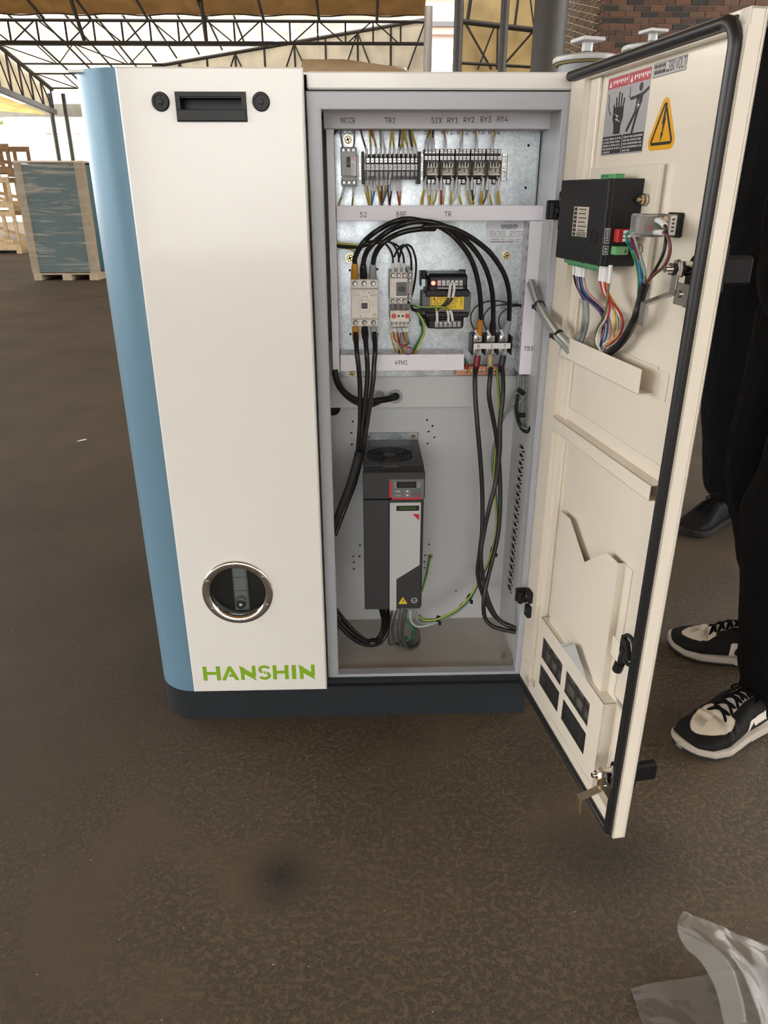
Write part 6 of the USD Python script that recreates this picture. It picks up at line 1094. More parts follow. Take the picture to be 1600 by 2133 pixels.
def sheet(pts, th=.004, n=1):
    """A thin sheet of real thickness over a polygon of 3-D points in one plane."""
    p = np.array(pts, float); nn = unit(np.cross(p[1]-p[0], p[2]-p[0])); m = MB(); k = len(p)
    v = np.vstack([p+nn*th/2, p-nn*th/2]); f = [(0,i,i+1) for i in range(1,k-1)] + [(k,k+i+1,k+i) for i in range(1,k-1)]
    for i in range(k): j = (i+1) % k; f += [(i,i+k,j+k), (i,j+k,j)]
    return m.add(*flat(v, f))
ZR = lambda y: 4.50-.19*(y-17)
xe = -7.9
obj('roof_tarp', sheet([(x, y, ZR(y)) for x, y in ((xe,17.05),(1.75,17.05),(-4.7,19.8),(-4.7,21.7),(xe,21.7))]), 'white_tarp', label='white translucent tarpaulin roof slope behind the long truss', cat='tarpaulin')
m = sheet([(-14,16.95,4.44),(1.75,16.95,4.44),(1.40,9.0,6.35),(-14,9.0,6.35)]); m.P += sheet([(-14,9.0,6.35),(9.5,9.0,6.35),(9.5,6,6.9),(-14,6,6.9)]).P; m.P += sheet([(-14,6,6.9),(9.5,6,6.9),(9.5,-10,4.4),(-14,-10,4.4)]).P
obj('roof_tarp', m, 'brown_tarp', label='brown tarpaulin roof above the whole yard', cat='tarpaulin')
# long truss across the view: chords, posts, webs; two hangers from the roof
d = thing('roof_truss', 'long lattice truss spanning the yard below the edge of the brown roof', 'truss', (-3, 17, 3.9))
zt, zb, xa, xb = 4.345, 3.95, -12.2, 1.80
m = MB(); m.tube([(xa,17,zt),(xb,17,zt)], .030, step=1); obj('chord', m, 'truss_steel', d)
m = MB(); m.tube([(xa,17,zb),(xb,17,zb)], .034, step=1); obj('chord', m, 'truss_steel', d)
vx = [q[0] for q in [(-6.92,4.1371),(-6.3351,4.1392),(-5.7492,4.1414),(-5.1621,4.1435),(-4.5939,4.1456),(-4.0147,4.1477),(-3.4143,4.1499),(-2.8329,4.152)]]
pitch_ = (vx[-1]-vx[0])/7; k0 = -9
PX = [vx[0]+pitch_*k for k in range(k0, 17) if xa < vx[0]+pitch_*k < xb]
for i, x in enumerate(PX):
    m = MB(); m.tube([(x,17,zb),(x,17,zt)], .020, n=6, step=1); obj('post', m, 'truss_steel', d)
    j = round((x-vx[0])/pitch_)
    if i+1 < len(PX):
        m = MB(); m.tube([(x+.03,17,zb),(PX[i+1]-.03,17,zt)] if j % 2 == 0 else [(x+.03,17,zt),(PX[i+1]-.03,17,zb)], .014, n=6, step=1); obj('web', m, 'truss_steel', d)
m = MB(); m.tube([(xa,16.9,zt+.10)]+[(x, 16.9, zt+.085+.02*math.sin(5*x)) for x in np.arange(-12,1.7,.2)], .012, n=5, step=1); obj('tarp_hem', m, 'truss_steel', d)
for q, lab in (([(-5.2965,4.5376),(-5.1468,3.8439)], 'dark steel strut crossing the long truss above the blue corner'), ([(-2.7546,4.5492),(-2.709,3.8521)], 'dark steel strut crossing the long truss above the middle of the white panel')):
    m = MB(); a_, b_ = q; e = 1.6; m.tube([(b_[0],16.2,b_[1]),(a_[0]+(a_[0]-b_[0])*e,16.2,a_[1]+(a_[1]-b_[1])*e)], .038, step=1); obj('roof_strut', m, 'truss_steel', label=lab, cat='strut')
# rafters under the brown roof and under the white slope
xs_ = [q[0] for q in [(-6.139,4.3433),(-5.1796,4.3472),(-4.0085,4.3518),(-2.813,4.3566),(-1.6129,4.3613),(-.4586,4.3659),(.7506,4.3707)]]
for i, x in enumerate(xs_):
    m = MB(); m.tube([(x,16.9,4.36),(x,9.0,6.28),(x,6,6.83),(x,-9.9,4.35)], .030, n=6, step=1); obj('roof_batten', m, 'truss_steel', label='thin steel batten under the brown roof, %s from the left' % ORD[i], cat='roof batten', group='battens under the brown roof')
rx = [q[0] for q in [(-6.8874,4.2982),(-6.3049,4.3005),(-5.7214,4.3028),(-5.1169,4.3051),(-4.5411,4.3074),(-3.994,4.3095),(-3.4061,4.3118),(-2.8171,4.3141),(-2.2371,4.3164)]]
for i, x in enumerate(rx):
    ye = 21.6 if x < -4.7 else 17.1+(1.75-x)/(1.75+4.7)*2.7-.22
    m = MB(); m.tube([(x,17,ZR(17)-.06),(x,ye,ZR(ye)-.06)], .022, n=6, step=1); obj('rafter', m, 'truss_steel', label='steel rafter running back under the white roof slope, %s from the left' % ORD[i], cat='rafter', group='rafters under the white slope')
def lattice(y0, y1, x0, x1, lab):
    d = thing('lattice_purlin', lab, 'purlin', (x0, y0, ZR(y0)-.1))
    for y in (y0, y1): m = MB(); m.tube([(x0,y,ZR(y)-.09),(x1,y,ZR(y)-.09)], .020, n=6, step=1); obj('chord', m, 'truss_steel', d)
    if y0 < 19: m = MB(); m.tube([(x1,y0,ZR(y0)-.09),(-1.7,y0,ZR(y0)-.09)], .020, n=6, step=1); obj('chord', m, 'truss_steel', d)
    n_ = max(2, round((x1-x0)/.82)); X = np.linspace(x0, x1, n_+1)
    for i in range(n_):
        m = MB(); m.tube([(X[i],y0,ZR(y0)-.09),(X[i],y1,ZR(y1)-.09)], .014, n=6, step=1); obj('post', m, 'truss_steel', d)
        a_, b_ = (y1, y0) if i % 2 else (y0, y1)
        m = MB(); m.tube([(X[i]+.04,a_,ZR(a_)-.09),(X[i+1]-.04,b_,ZR(b_)-.09)], .012, n=6, step=1); obj('web', m, 'truss_steel', d)
lattice(18.45, 19.6, -7.8, -4.4, 'wide lattice purlin just behind the long truss'); lattice(20.25, 21.3, -7.8, -4.9, 'short lattice purlin at the low eave of the white roof')
# left gable truss with its post pair and the grey eave board
d = thing('gable_truss', 'sloping side truss at the left edge of the canopy', 'truss', (xe, 21.6, 3.0))
gy = np.linspace(21.5, 14.0, 13); gt = lambda y: ZR(y)-.02; gb = lambda y: 3.06+.055*(21.5-y)
m = MB(); m.tube([(xe,21.6,gt(21.6)),(xe,14,gt(14))], .06, n=6, step=1); obj('chord', m, 'column_steel', d)
m = MB(); m.box(xe-.05, xe+.05, 14, 21.6, 0, .10); mm = MB(Fr((0,0,0),(1,0,0),(0,1,-.055),(0,0,1))); mm.box(xe-.05, xe+.05, 14, 21.6, 3.06+.055*21.5-.06, 3.06+.055*21.5+.06); m.P = mm.P; obj('chord', m, 'column_steel', d)
for i in range(12):
    m = MB(); m.tube([(xe,gy[i],gb(gy[i])),(xe,gy[i],gt(gy[i]))], .024, n=6, step=1); obj('post', m, 'truss_steel', d)
    m = MB(); m.tube([(xe,gy[i],gb(gy[i])),(xe,gy[i+1],gt(gy[i+1]))], .018, n=6, step=1); obj('web', m, 'truss_steel', d)
obj('side_tarp', sheet([(xe-.12,21.5,gb(21.5)),(xe-.12,14,gb(14)),(xe-.12,14,gt(14)),(xe-.12,21.5,gt(21.5))]), 'cream_tarp', label='cream tarpaulin hung behind the left gable truss', cat='tarpaulin')
obj('side_roof', sheet([(xe-.2,21.6,3.0),(xe-.2,13,3.45),(-14,15,4.1),(-14,22,3.4)]), 'yellow_tarp', label='yellow tarpaulin lean-to roof beyond the left gable truss', cat='tarpaulin')
p = [(-9.5932,3.3392),(-7.7007,3.2483),(-7.7207,3.1306),(-9.6419,3.1045)]
m = MB(); m.prism([(-14,3.05),(-7.6,3.05),(-7.6,3.42),(-14,3.42)], 0, .05); f_ = Fr((0,22.3,0),(1,0,0),(0,0,1),(0,-1,0)); mm = MB(f_); mm.prism([(-14,3.0),(-7.3,3.0),(-7.3,3.32),(-14,3.32)], 0, .05)
obj('eave_board', mm, 'grey_tarp', label='grey-green eave board at the far left edge of the canopy', cat='eave board')
for i, (px, lab) in enumerate(((-8.00, 'left one of the pair of slim steel posts beyond the wrapped crate'), (-7.62, 'right one of the pair of slim steel posts beyond the wrapped crate'))):
    m = MB(); m.cyl((px,21.6,0),(px,21.6,3.5),.055,n=12); m.box(px-.12,px+.12,21.48,21.72,0,.02); obj('steel_post', m, 'column_steel', label=lab, cat='post')
# cream back sheets right of the white slope, on an oblique frame
A, B = np.array([1.78,17.1]), np.array([-4.7,19.8])
obj('back_tarp', sheet([(A[0],A[1]+.05,0),(B[0],B[1]+.05,0),(B[0],B[1]+.05,ZR(B[1])),(A[0],A[1]+.05,ZR(A[1]))]), 'cream_tarp', label='cream tarpaulin back wall behind the right half of the long truss', cat='tarpaulin')
d = thing('bracing_frame', 'oblique steel frame against the cream tarpaulin back wall', 'frame', (A[0], A[1], 0))
for i in range(10):
    q = A+(B-A)*i/9; m = MB(); m.tube([(q[0],q[1],0),(q[0],q[1],ZR(q[1])-.05)], .026, n=6, step=1); obj('upright', m, 'truss_steel', d)
    if i < 9: r_ = A+(B-A)*(i+1)/9; m = MB(); m.tube([(q[0],q[1],2.6),(r_[0],r_[1],ZR(r_[1])-.1)] if i % 2 else [(q[0],q[1],ZR(q[1])-.1),(r_[0],r_[1],2.6)], .018, n=6, step=1); obj('brace', m, 'truss_steel', d)
m = MB(); m.tube([(A[0],A[1],ZR(A[1])-.08),(B[0],B[1],ZR(B[1])-.08)], .04, n=6, step=1); obj('rail', m, 'truss_steel', d)
m = MB(); m.tube([(A[0],A[1],3.35),(B[0],B[1],3.1)], .03, n=6, step=1); obj('rail', m, 'truss_steel', d)
# posts, yellow sheets and frame right of the long truss
q = (1.7879,4.117)[0]
m = MB(); m.cyl((q,16.4,0),(q,16.4,4.5),.085,n=14); m.box(q-.16,q+.16,16.24,16.56,0,.02); obj('steel_post', m, mat('light_steel', (.42,.40,.37), .5, .2), label='pale steel post at the right end of the long truss', cat='post')
for px, r_, lab in (((1.5538,2.8388)[0], .055, 'dark slim post just right of the bright gap'), ((2.0992,2.8408)[0], .050, 'dark slim post in front of the yellow tarpaulin')):
    m = MB(); m.cyl((px,9,0),(px,9,6.3),r_,n=14); m.box(px-.12,px+.12,8.88,9.12,0,.02); obj('steel_post', m, 'column_steel', label=lab, cat='post')
q = [(2.4907,2.8423),(2.8945,2.8438)]; m = MB(); cx = (q[0][0]+q[1][0])/2; m.cyl((cx,9.2,0),(cx,9.2,6.5),(q[1][0]-q[0][0])/2,n=36); m.cyl((cx,9.2,0),(cx,9.2,.04),.30,n=24); m.cyl((cx,9.2,2.2),(cx,9.2,2.23),.205,n=36)
obj('steel_column', m, 'column_steel', label='thick round grey steel column beside the brick building', cat='column')
y_ = [(1.9632,3.4455),(3.0687,3.3246),(3.1121,2.7861),(1.9908,2.7834),(2.244,3.7301),(3.0357,3.7337)]
x0_, x1_ = y_[0][0]-.12, y_[1][0]+.02
obj('side_tarp', sheet([(x0_,12,0),(x1_,12,0),(x1_,12,y_[1][1]),(x0_,12,y_[0][1])]), 'yellow_tarp', label='lower yellow tarpaulin sheet behind the slim posts', cat='tarpaulin')
obj('side_tarp', sheet([(x0_+.12,12.06,y_[0][1]+.02),(x1_,12.06,y_[1][1]+.02),(x1_,12.06,5.6),(x0_+.28,12.06,5.6)]), 'yellow_tarp', label='upper yellow tarpaulin sheet framed by dark bars', cat='tarpaulin')
d = thing('tarp_frame', 'dark steel frame with diagonal braces holding the yellow tarpaulin', 'frame', (x0_, 11.9, 0))
for a_, b_, r_ in (((x0_,y_[0][1]),(x1_,y_[1][1]),.040), (*[(1.9805,3.4277),(2.4273,2.8038)],.018), (*[(2.4902,3.3739),(2.5099,2.804)],.016), (*[(3.0336,3.3075),(2.6463,2.901)],.018), (*[(2.4387,3.3737),(2.2096,2.8033)],.014), (*[(2.7753,3.7125),(2.7479,3.3749)],.020), (*[(1.9063,2.8926),(3.0863,2.8378)],.022), (*[(2.0556,3.7092),(2.0234,3.4525)],.030), (*[(2.9646,3.7133),(3.0429,3.376)],.012)):
    m = MB(); m.tube([(a_[0],11.9,a_[1]),(b_[0],11.9,b_[1])], r_, n=6, step=1); obj('bar', m, 'truss_steel', d)
m = MB(); m.box(x1_-.0, x1_+.16, 11.95, 12.3, 0, 6); obj('brick_pier', m, mat('brick_pier', (.20,.13,.095), .8, noise=(16,.3)), label='narrow brick pier at the right end of the yellow tarpaulin', cat='pier')
# pale red building and bright daylight seen through the gap
d = thing('far_building', 'far pale building with a red-striped upper front seen through the gap by the dark post', 'building', (3.4, 34, 0))
g = [(3.4322,8.1448),(4.4018,8.1492),(3.4645,6.9114),(4.4405,7.165),(3.1955,5.7217)]
m = MB(); m.box(g[0][0]-1.5, g[1][0]+2, 34, 38, 0, g[2][1]); obj('wall', m, mat('white_render', (.85,.85,.84), .6), d)
m = MB(); m.box(g[0][0]-1.0, g[1][0]+2, 33.6, 38, g[2][1], g[2][1]+6); obj('upper_front', m, mat('pink_cladding', (.62,.40,.31), .6), d)
for k in range(6): m = MB(); m.box(g[0][0]-1.0, g[1][0]+2, 33.5, 33.62, g[2][1]+.25+.95*k, g[2][1]+.42+.95*k); obj('window_band', m, 'dark_plastic', d)
# white building across the yard with two windows, and a green tree
g = [(-12.9594,3.8153),(-10.3184,3.8187),(-11.4469,3.8173),(-10.9505,3.1356),(-10.3714,3.8186),(-10.1665,3.1362)]
d = thing('far_building', 'sunlit white building across the yard beyond the wooden crates', 'building', (-14, 30.5, 0))
m = MB(); m.box(-26, g[1][0]+2.6, 30.1, 36, 0, 6.0); obj('wall', m, 'white_render', d)
for a_, b_ in ((g[2], g[3]), (g[4], g[5])):
    m = MB(); x0_, x1_, z0_ = a_[0], b_[0]+.05, b_[1]; m.box(x0_, x1_, 30.0, 30.12, z0_-.05, z0_+1.5, .02); f_ = obj('window_frame', m, 'white_plastic', d)
    m = MB(); m.box(x0_+.07, x1_-.07, 29.98, 30.0, z0_+.02, z0_+1.43); obj('window_pane', m, mat('window_pane', (.32,.36,.38), .1), f_)
d = thing('tree', 'bright green tree in front of the white building at the far left', 'tree', (-13.6, 28.2, 0))
m = MB(); m.tube([(-13.6,28.2,0),(-13.5,28.2,1.6),(-13.7,28.2,3.0)], [.12,.10,.06], n=8); obj('trunk', m, mat('bark', (.16,.11,.07), .9), d)
LOOKS['leaf'] = usdkit.material(stage, '/World/Looks/leaf', {'g': ('geometry', {}), 'r': ('rgb_ramp', {'ramp': [(0,(.20,.30,.05)),(1,(.42,.50,.12))]}), 'd': ('diffuse_bsdf', {}), 't': ('translucent_bsdf', {}), 'm': ('mix_closure', {'fac': .4})}, [('g.random_per_island','r.fac'), ('r.color','d.color'), ('r.color','t.color'), ('d.BSDF','m.closure1'), ('t.BSDF','m.closure2')], surface='m.closure')
m = MB(); rg = np.random.default_rng(4)
c = rg.normal(0, 1, (1500,3)); c *= (rg.uniform(.3,1,1500)**(1/3)/np.linalg.norm(c,axis=1))[:,None]; c = c*np.array([1.5,1.1,1.0])+np.array([-13.7,28.2,3.55])
V, Fc = [], []
for i, q in enumerate(c):
    a_, b_ = unit(rg.normal(0,1,3)), unit(rg.normal(0,1,3)); b_ = unit(np.cross(a_, b_)); s_ = .09
    V += [q-a_*s_, q+b_*s_*.5, q+a_*s_, q-b_*s_*.5]; Fc += [(4*i,4*i+1,4*i+2),(4*i,4*i+2,4*i+3)]
m.add(*flat(V, Fc)); obj('crown', m, 'leaf', d, kind='stuff')

# ---------------------------------------------------------------- brick building at the right
mat('mortar', (.20,.172,.135), .9, noise=(40,.15))
LOOKS['far_brick'] = usdkit.material(stage, '/World/Looks/far_brick', {'g': ('texture_coordinate', {}), 's': ('separate_xyz', {}), 'ad': ('math', {'math_type': 'add'}), 'c': ('combine_xyz', {}), 'b': ('brick_texture', {'color1': (.13,.058,.038), 'color2': (.06,.04,.032), 'mortar': (.24,.21,.17), 'scale': 1.0, 'brick_width': .21, 'row_height': .068, 'mortar_size': .006}), 'p': ('principled_bsdf', {'roughness': .85})},
    [('g.object','s.vector'), ('s.x','ad.value1'), ('s.y','ad.value2'), ('ad.value','c.x'), ('s.z','c.y'), ('c.vector','b.vector'), ('b.color','p.base_color')], surface='p.BSDF')
BX, BY = (3.5591,3.0189)[0], 10.0
zlo, zhi = (3.6144,2.5506)[1]-.02, 3.55
m = MB(); m.box(BX, 12, BY, 22, 0, 9); wr = obj('wall_right', m, 'mortar', kind='structure', label='red-brown brick building with pale joints')
m = MB(); m.box(BX-.012, 12, BY-.012, 22, 0, zlo); m.box(BX-.012, 12, BY-.012, 22, 3.62, 9); m.box(6.0, 12, BY-.012, BY+.1, zlo, 3.62); obj('far_brickwork', m, 'far_brick', wr)
for i, c_ in enumerate(((.125,.060,.036),(.095,.047,.030),(.066,.038,.028),(.034,.028,.024),(.115,.064,.041))): mat('brick_%d' % i, c_, .85, noise=(30,.2))
rb = random.Random(21); ch, bl = .068, .21
nrow = int((3.62-zlo)/ch)
for r_ in range(nrow):
    z = zlo+r_*ch; off = (r_ % 2)*bl/2+rb.uniform(-.012,.012)
    x = BX-.014-off
    while x < 5.95:
        xa_, xb_ = max(x, BX-.014), min(x+bl-.012, 6.0)
        if xb_-xa_ > .03: m = MB(); pr = rb.uniform(.008,.016); m.box(xa_, xb_, BY-pr, BY+.01, z+.005, z+ch-.005); obj('brick', m, 'brick_%d' % rb.choice([0,0,1,1,2,3,4]), wr)
        x += bl
for r_ in range(nrow):
    z = zlo+r_*ch; y = BY-.014-((r_+1) % 2)*bl/2
    while y < 11.85:
        ya, yb_ = max(y, BY+.0), min(y+bl-.012, 11.9)
        if yb_-ya > .03: m = MB(); pr = rb.uniform(.008,.016); m.box(BX-pr, BX+.01, ya, yb_, z+.005, z+ch-.005); obj('brick', m, 'brick_%d' % rb.choice([0,1,2,4,4]), wr)
        y += bl
m = MB(); m.box(BX-.012, BX+.02, 11.9, 22, zlo, 3.62); obj('far_brickwork', m, 'far_brick', wr)
# shade netting hung down the side face
m = MB(); rg = random.Random(8)
for k in range(22):
    y0_ = BY+.05+.085*k; m.tube([(BX-.05, y0_, zhi+.3), (BX-.05, y0_+.55, zlo-.6)], .0035, n=4, step=1, caps=False)
for k in range(16):
    z0_ = zlo-.3+.085*k; m.tube([(BX-.052, BY+.03, z0_), (BX-.052, 11.9, z0_+.45)], .0035, n=4, step=1, caps=False)
obj('netting', m, mat('net_cord', (.42,.36,.24), .8), label='tan shade netting hung down the side face of the brick building', cat='netting', kind='stuff')

# ---------------------------------------------------------------- wrapped machine on a pallet and wooden crates at the left
d = thing('wrapped_machine', 'blue machine wrapped in shiny film between brown corner boards on a pallet', 'packaged machine', (-3.5, 9.3, 0))
w0, w1, y0_, zt_ = -3.93, -3.09, 8.9, 1.40
m = MB(); m.box(w0+.02, w1-.02, y0_+.02, y0_+1.1, .10, zt_-.02); obj('body', m, mat('teal_panel', (.018,.115,.155), .35), d, label='blue machine body')
mat('board', (.40,.32,.22), .7, noise=(12,.15)); mat('pale_board', (.62,.52,.38), .7, noise=(12,.15)); mat('wood', (.55,.40,.23), .75, noise=(20,.25)); mat('dark_wood', (.24,.13,.06), .8, noise=(20,.25))
for a_, b_, lab in ((w0, w0+.085, None), (w1-.10, w1, None)): m = MB(); m.box(a_, b_, y0_-.004, y0_+.02, .09, zt_); m.box(a_ if a_ == w0 else b_-.012, a_+.012 if a_ == w0 else b_, y0_+.02, y0_+.12, .09, zt_); obj('corner_board', m, 'board', d)
m = MB(); m.box(w0, w1, y0_, y0_+1.12, zt_, zt_+.02); obj('top_board', m, 'pale_board', d)
m = MB(); m.box(w0, w1, y0_, y0_+1.1, .07, .09); m.box(w0, w0+.10, y0_, y0_+1.1, 0, .07); m.box(w1-.12, w1, y0_, y0_+1.1, 0, .07); m.box(-3.56,-3.44,y0_,y0_+1.1,0,.07); obj('pallet', m, 'board', d)
nx, nz = 60, 90; X_, Z_ = np.meshgrid(np.linspace(w0-.006, w1+.006, nx), np.linspace(.10, zt_+.004, nz)); P_ = np.stack([X_*1.2, Z_*14+.9*np.sin(X_*3), 0*X_], -1)
Yw = y0_-.012-.022*meshkit.fbm(P_, 4, 3)-.012*meshkit.fbm(np.stack([X_*14, Z_*16, 0*X_], -1), 3, 9)*np.clip((Z_-.7)/.4,0,1)
V = np.stack([X_, Yw, Z_], -1).reshape(-1,3); i_, k_ = np.meshgrid(np.arange(nx-1), np.arange(nz-1)); i_, k_ = i_.ravel(), k_.ravel(); a_ = k_*nx+i_
ff = np.vstack([np.c_[a_, a_+1, a_+nx+1], np.c_[a_, a_+nx+1, a_+nx]]); V2 = V+np.array([0,.0006,0]); ff = np.vstack([ff, ff[:, ::-1]+len(V)])
LOOKS['wrap_film'] = usdkit.material(stage, '/World/Looks/wrap_film', {'g': ('geometry', {}), 'mp': ('mapping', {'scale': (1.6,1.,20.), 'rotation': (0.,.12,0.)}), 'n': ('noise_texture', {'scale': 1.0, 'detail': 6.0, 'roughness': .65, 'distortion': .8}), 'r': ('map_range', {'from_min': .50, 'from_max': .74, 'to_min': .10, 'to_max': .75, 'clamp': True}),
    't': ('transparent_bsdf', {'color': (.95,.95,.95)}), 's': ('principled_bsdf', {'base_color': (.50,.46,.38), 'roughness': .18}), 'm': ('mix_closure', {})}, [('g.position','mp.vector'), ('mp.vector','n.vector'), ('n.fac','r.value'), ('r.result','m.fac'), ('t.BSDF','m.closure1'), ('s.BSDF','m.closure2')], surface='m.closure')
m = MB(); m.tri(trimesh.Trimesh(np.vstack([V, V2]), ff, process=False), True); obj('wrapping_film', m, 'wrap_film', d, label='crinkled clear stretch film')
def crate(x0, x1, y, z0, z1, lab, wood, nsl):
    d = thing('wooden_crate', lab, 'crate', ((x0+x1)/2, y, z0)); t = .05; D = .9
    for yy in (y, y+D):
        for z in (z0+.08, z1-.09): m = MB(); m.box(x0, x1, yy, yy+.025, z, z+.09); obj('rail', m, wood, d)
        for k in range(nsl+1): x = x0+(x1-x0-.07)*k/nsl; m = MB(); m.box(x, x+.06, yy+.025, yy+.05, z0+.08, z1); obj('slat', m, wood, d)
        m = MB(); f_ = Fr((0,yy-.02,0),(1,0,0),(0,0,1),(0,-1,0)); mm = MB(f_); mm.prism(LineString([(x0+.1,z1-.1),(x1-.1,z0+.2)]).buffer(.03, cap_style=2), 0, .02); obj('brace', mm, wood, d)
    m = MB(); m.box(x0, x1, y, y+D, z0+.06, z0+.08); obj('deck', m, wood, d)
    for k in range(3): x = x0+(x1-x0-.1)*k/2; m = MB(); m.box(x, x+.1, y, y+D, z0, z0+.06); obj('skid', m, wood, d)
crate(-7.5, -6.05, 13.6, 0, .74, 'bottom wooden crate of the stack at the left edge', 'wood', 7)
crate(-7.5, -6.05, 13.6, .74, 1.32, 'middle wooden crate of the stack at the left edge', 'wood', 6)
crate(-7.3, -5.95, 13.6, 1.32, 1.86, 'top dark wooden crate of the stack at the left edge', 'dark_wood', 5)

# ---------------------------------------------------------------- two white pressure vessels with flanged necks behind the door, and a film-wrapped pack on the cabinet roof
mat('flange_white', (.50,.51,.51), .35); mat('vessel_grey', (.20,.215,.24), .4)
def vessel(cx, cy, r, zt, lab):
    d = thing('pressure_vessel', lab, 'tank', (cx, cy, 0))
    m = MB(); m.lathe([(.001,.10),(r*.6,.11),(r*.84,.15),(r*.84,zt-.04),(r*.84,zt-.012),(.001,zt-.011)], (cx,cy,0), (0,0,1), 40); obj('shell', m, 'vessel_grey', d)
    m = MB(); m.lathe([(.001,zt-.010),(r,zt-.010),(r*1.02,zt-.006),(r*1.02,zt+.003),(r*.98,zt+.008),(.001,zt+.026)], (cx,cy,0), (0,0,1), 48); obj('top_flange', m, 'flange_white', d)
    m = MB(); m.lathe([(r*.86,zt-.019),(r*.93,zt-.017),(r*.95,zt-.011),(r*.86,zt-.011)], (cx,cy,0), (0,0,1), 40); obj('gasket_ring', m, mat('yellow_gasket', (.22,.18,.07), .6), d)
    m = MB(); m.cyl((cx,cy,zt+.026),(cx,cy,zt+.056),.019,n=20); obj('neck', m, 'flange_white', d)
    f_ = Fr((cx,cy,0),(math.cos(.3),math.sin(.3),0),(-math.sin(.3),math.cos(.3),0),(0,0,1)); m = MB(f_); m.box(-.044,.044,-.044,.044,zt+.054,zt+.066,.002); obj('neck_plate', m, 'flange_white', d)
    for k in range(3): a_ = k*2.094; m = MB(); m.tube([(cx+r*.7*math.cos(a_),cy+r*.7*math.sin(a_),.14),(cx+r*.8*math.cos(a_),cy+r*.8*math.sin(a_),0)], .02, n=8, step=1); obj('leg', m, 'vessel_grey', d)
q = (1.1259,1.4824); vessel(q[0]+.045, 1.72, .114, q[1]+.004, 'white flanged pressure vessel right behind the cabinet, nearer one')
q = (1.5509,1.6217); vessel(q[0]+.055, 2.32, .120, q[1]-.006, 'white flanged pressure vessel beyond the open door, farther one')
t = [(.2675,1.2934),(.3407,1.2929),(.3957,1.2867),(.4492,1.2789)]
xs2, zs2 = [q[0] for q in t], [q[1] for q in t]
nx, ny = 46, 24; X_, Y_ = np.meshgrid(np.linspace(xs2[0], xs2[-1]+.01, nx), np.linspace(.10, .60, ny))
env = np.clip(np.minimum((Y_-.10)/.03, (.60-Y_)/.03), 0, 1)*np.clip(np.minimum((X_-xs2[0])/.004, (xs2[-1]+.01-X_)/.012), 0, 1)
Ztop = 1.2325+np.clip(1.059+(np.interp(X_, xs2, zs2)-1.059)*np.minimum(Y_+1.2847, 1.6347)/1.6347-1.2325, .002, None)*env-.004*env*meshkit.fbm(np.stack([X_*30,Y_*22,0*X_],-1),4,2)
top = np.stack([X_, Y_, Ztop], -1).reshape(-1,3); bot = np.stack([X_, Y_, 0*X_+1.2322], -1).reshape(-1,3)
i_, k_ = np.meshgrid(np.arange(nx-1), np.arange(ny-1)); a_ = (k_*nx+i_).ravel(); ff = np.vstack([np.c_[a_, a_+1, a_+nx+1], np.c_[a_, a_+nx+1, a_+nx]]); m = MB(); m.tri(trimesh.Trimesh(np.vstack([top, bot]), np.vstack([ff, ff[:, ::-1]+len(top)]), process=False), 50)
obj('wrapped_package', m, mat('brown_film', (.48,.36,.22), .22, noise=(14,.2)), label='flat tan package in crinkled film lying on the cabinet roof', cat='package')

# ---------------------------------------------------------------- unseen walls added behind the camera to cut front light and shape reflections
mat('added_wall_grey', (.30,.29,.27), .7, noise=(.6,.15))
m = MB(); m.box(-22, -4.2, -16, -15.7, 0, 5.5); obj('added_wall_back', m, 'added_wall_grey', kind='structure', label='added grey wall left of the gap behind the camera, shaping the light')
m = MB(); m.box(1.2, 22, -16, -15.7, 0, 5.5); obj('added_wall_back', m, 'added_wall_grey', kind='structure', label='added grey wall right of the gap behind the camera, shaping the light')

# ================================================================ people behind the door
mat('black_cloth', (.0042,.0042,.0048), .95, spec=.12, noise=(60,.25), bump=(38,.35,.006)); mat('black_cotton', (.0055,.0055,.006), .95, spec=.12, noise=(60,.25), bump=(30,.35,.006)); mat('skin', (.50,.30,.21), .5); mat('hair', (.012,.010,.009), .6)
LOOKS['shoe_paint'] = usdkit.material(stage, '/World/Looks/shoe_paint', {'a': ('attribute', {'attribute': 'col'}), 'p': ('principled_bsdf', {'roughness': .7, 'specular_ior_level': .18})}, [('a.color','p.base_color')], surface='p.BSDF')
def body(bones, rl=.012, smooth=8):
    """One continuous surface over bones: (joint a, radius, joint b, radius)."""
    M = None
    def ball(c, r): return m3.Manifold.sphere(r, 20).translate(tuple(map(float, c)))
    for a, ra, b, rb in bones:
        h = m3.Manifold.batch_hull([ball(a, ra), ball(b, rb)]); M = h if M is None else M + h
    g = M.refine_to_length(rl).to_mesh(); t = trimesh.Trimesh(g.vert_properties[:, :3], g.tri_verts, process=True)
    trimesh.smoothing.filter_taubin(t, iterations=smooth); return t
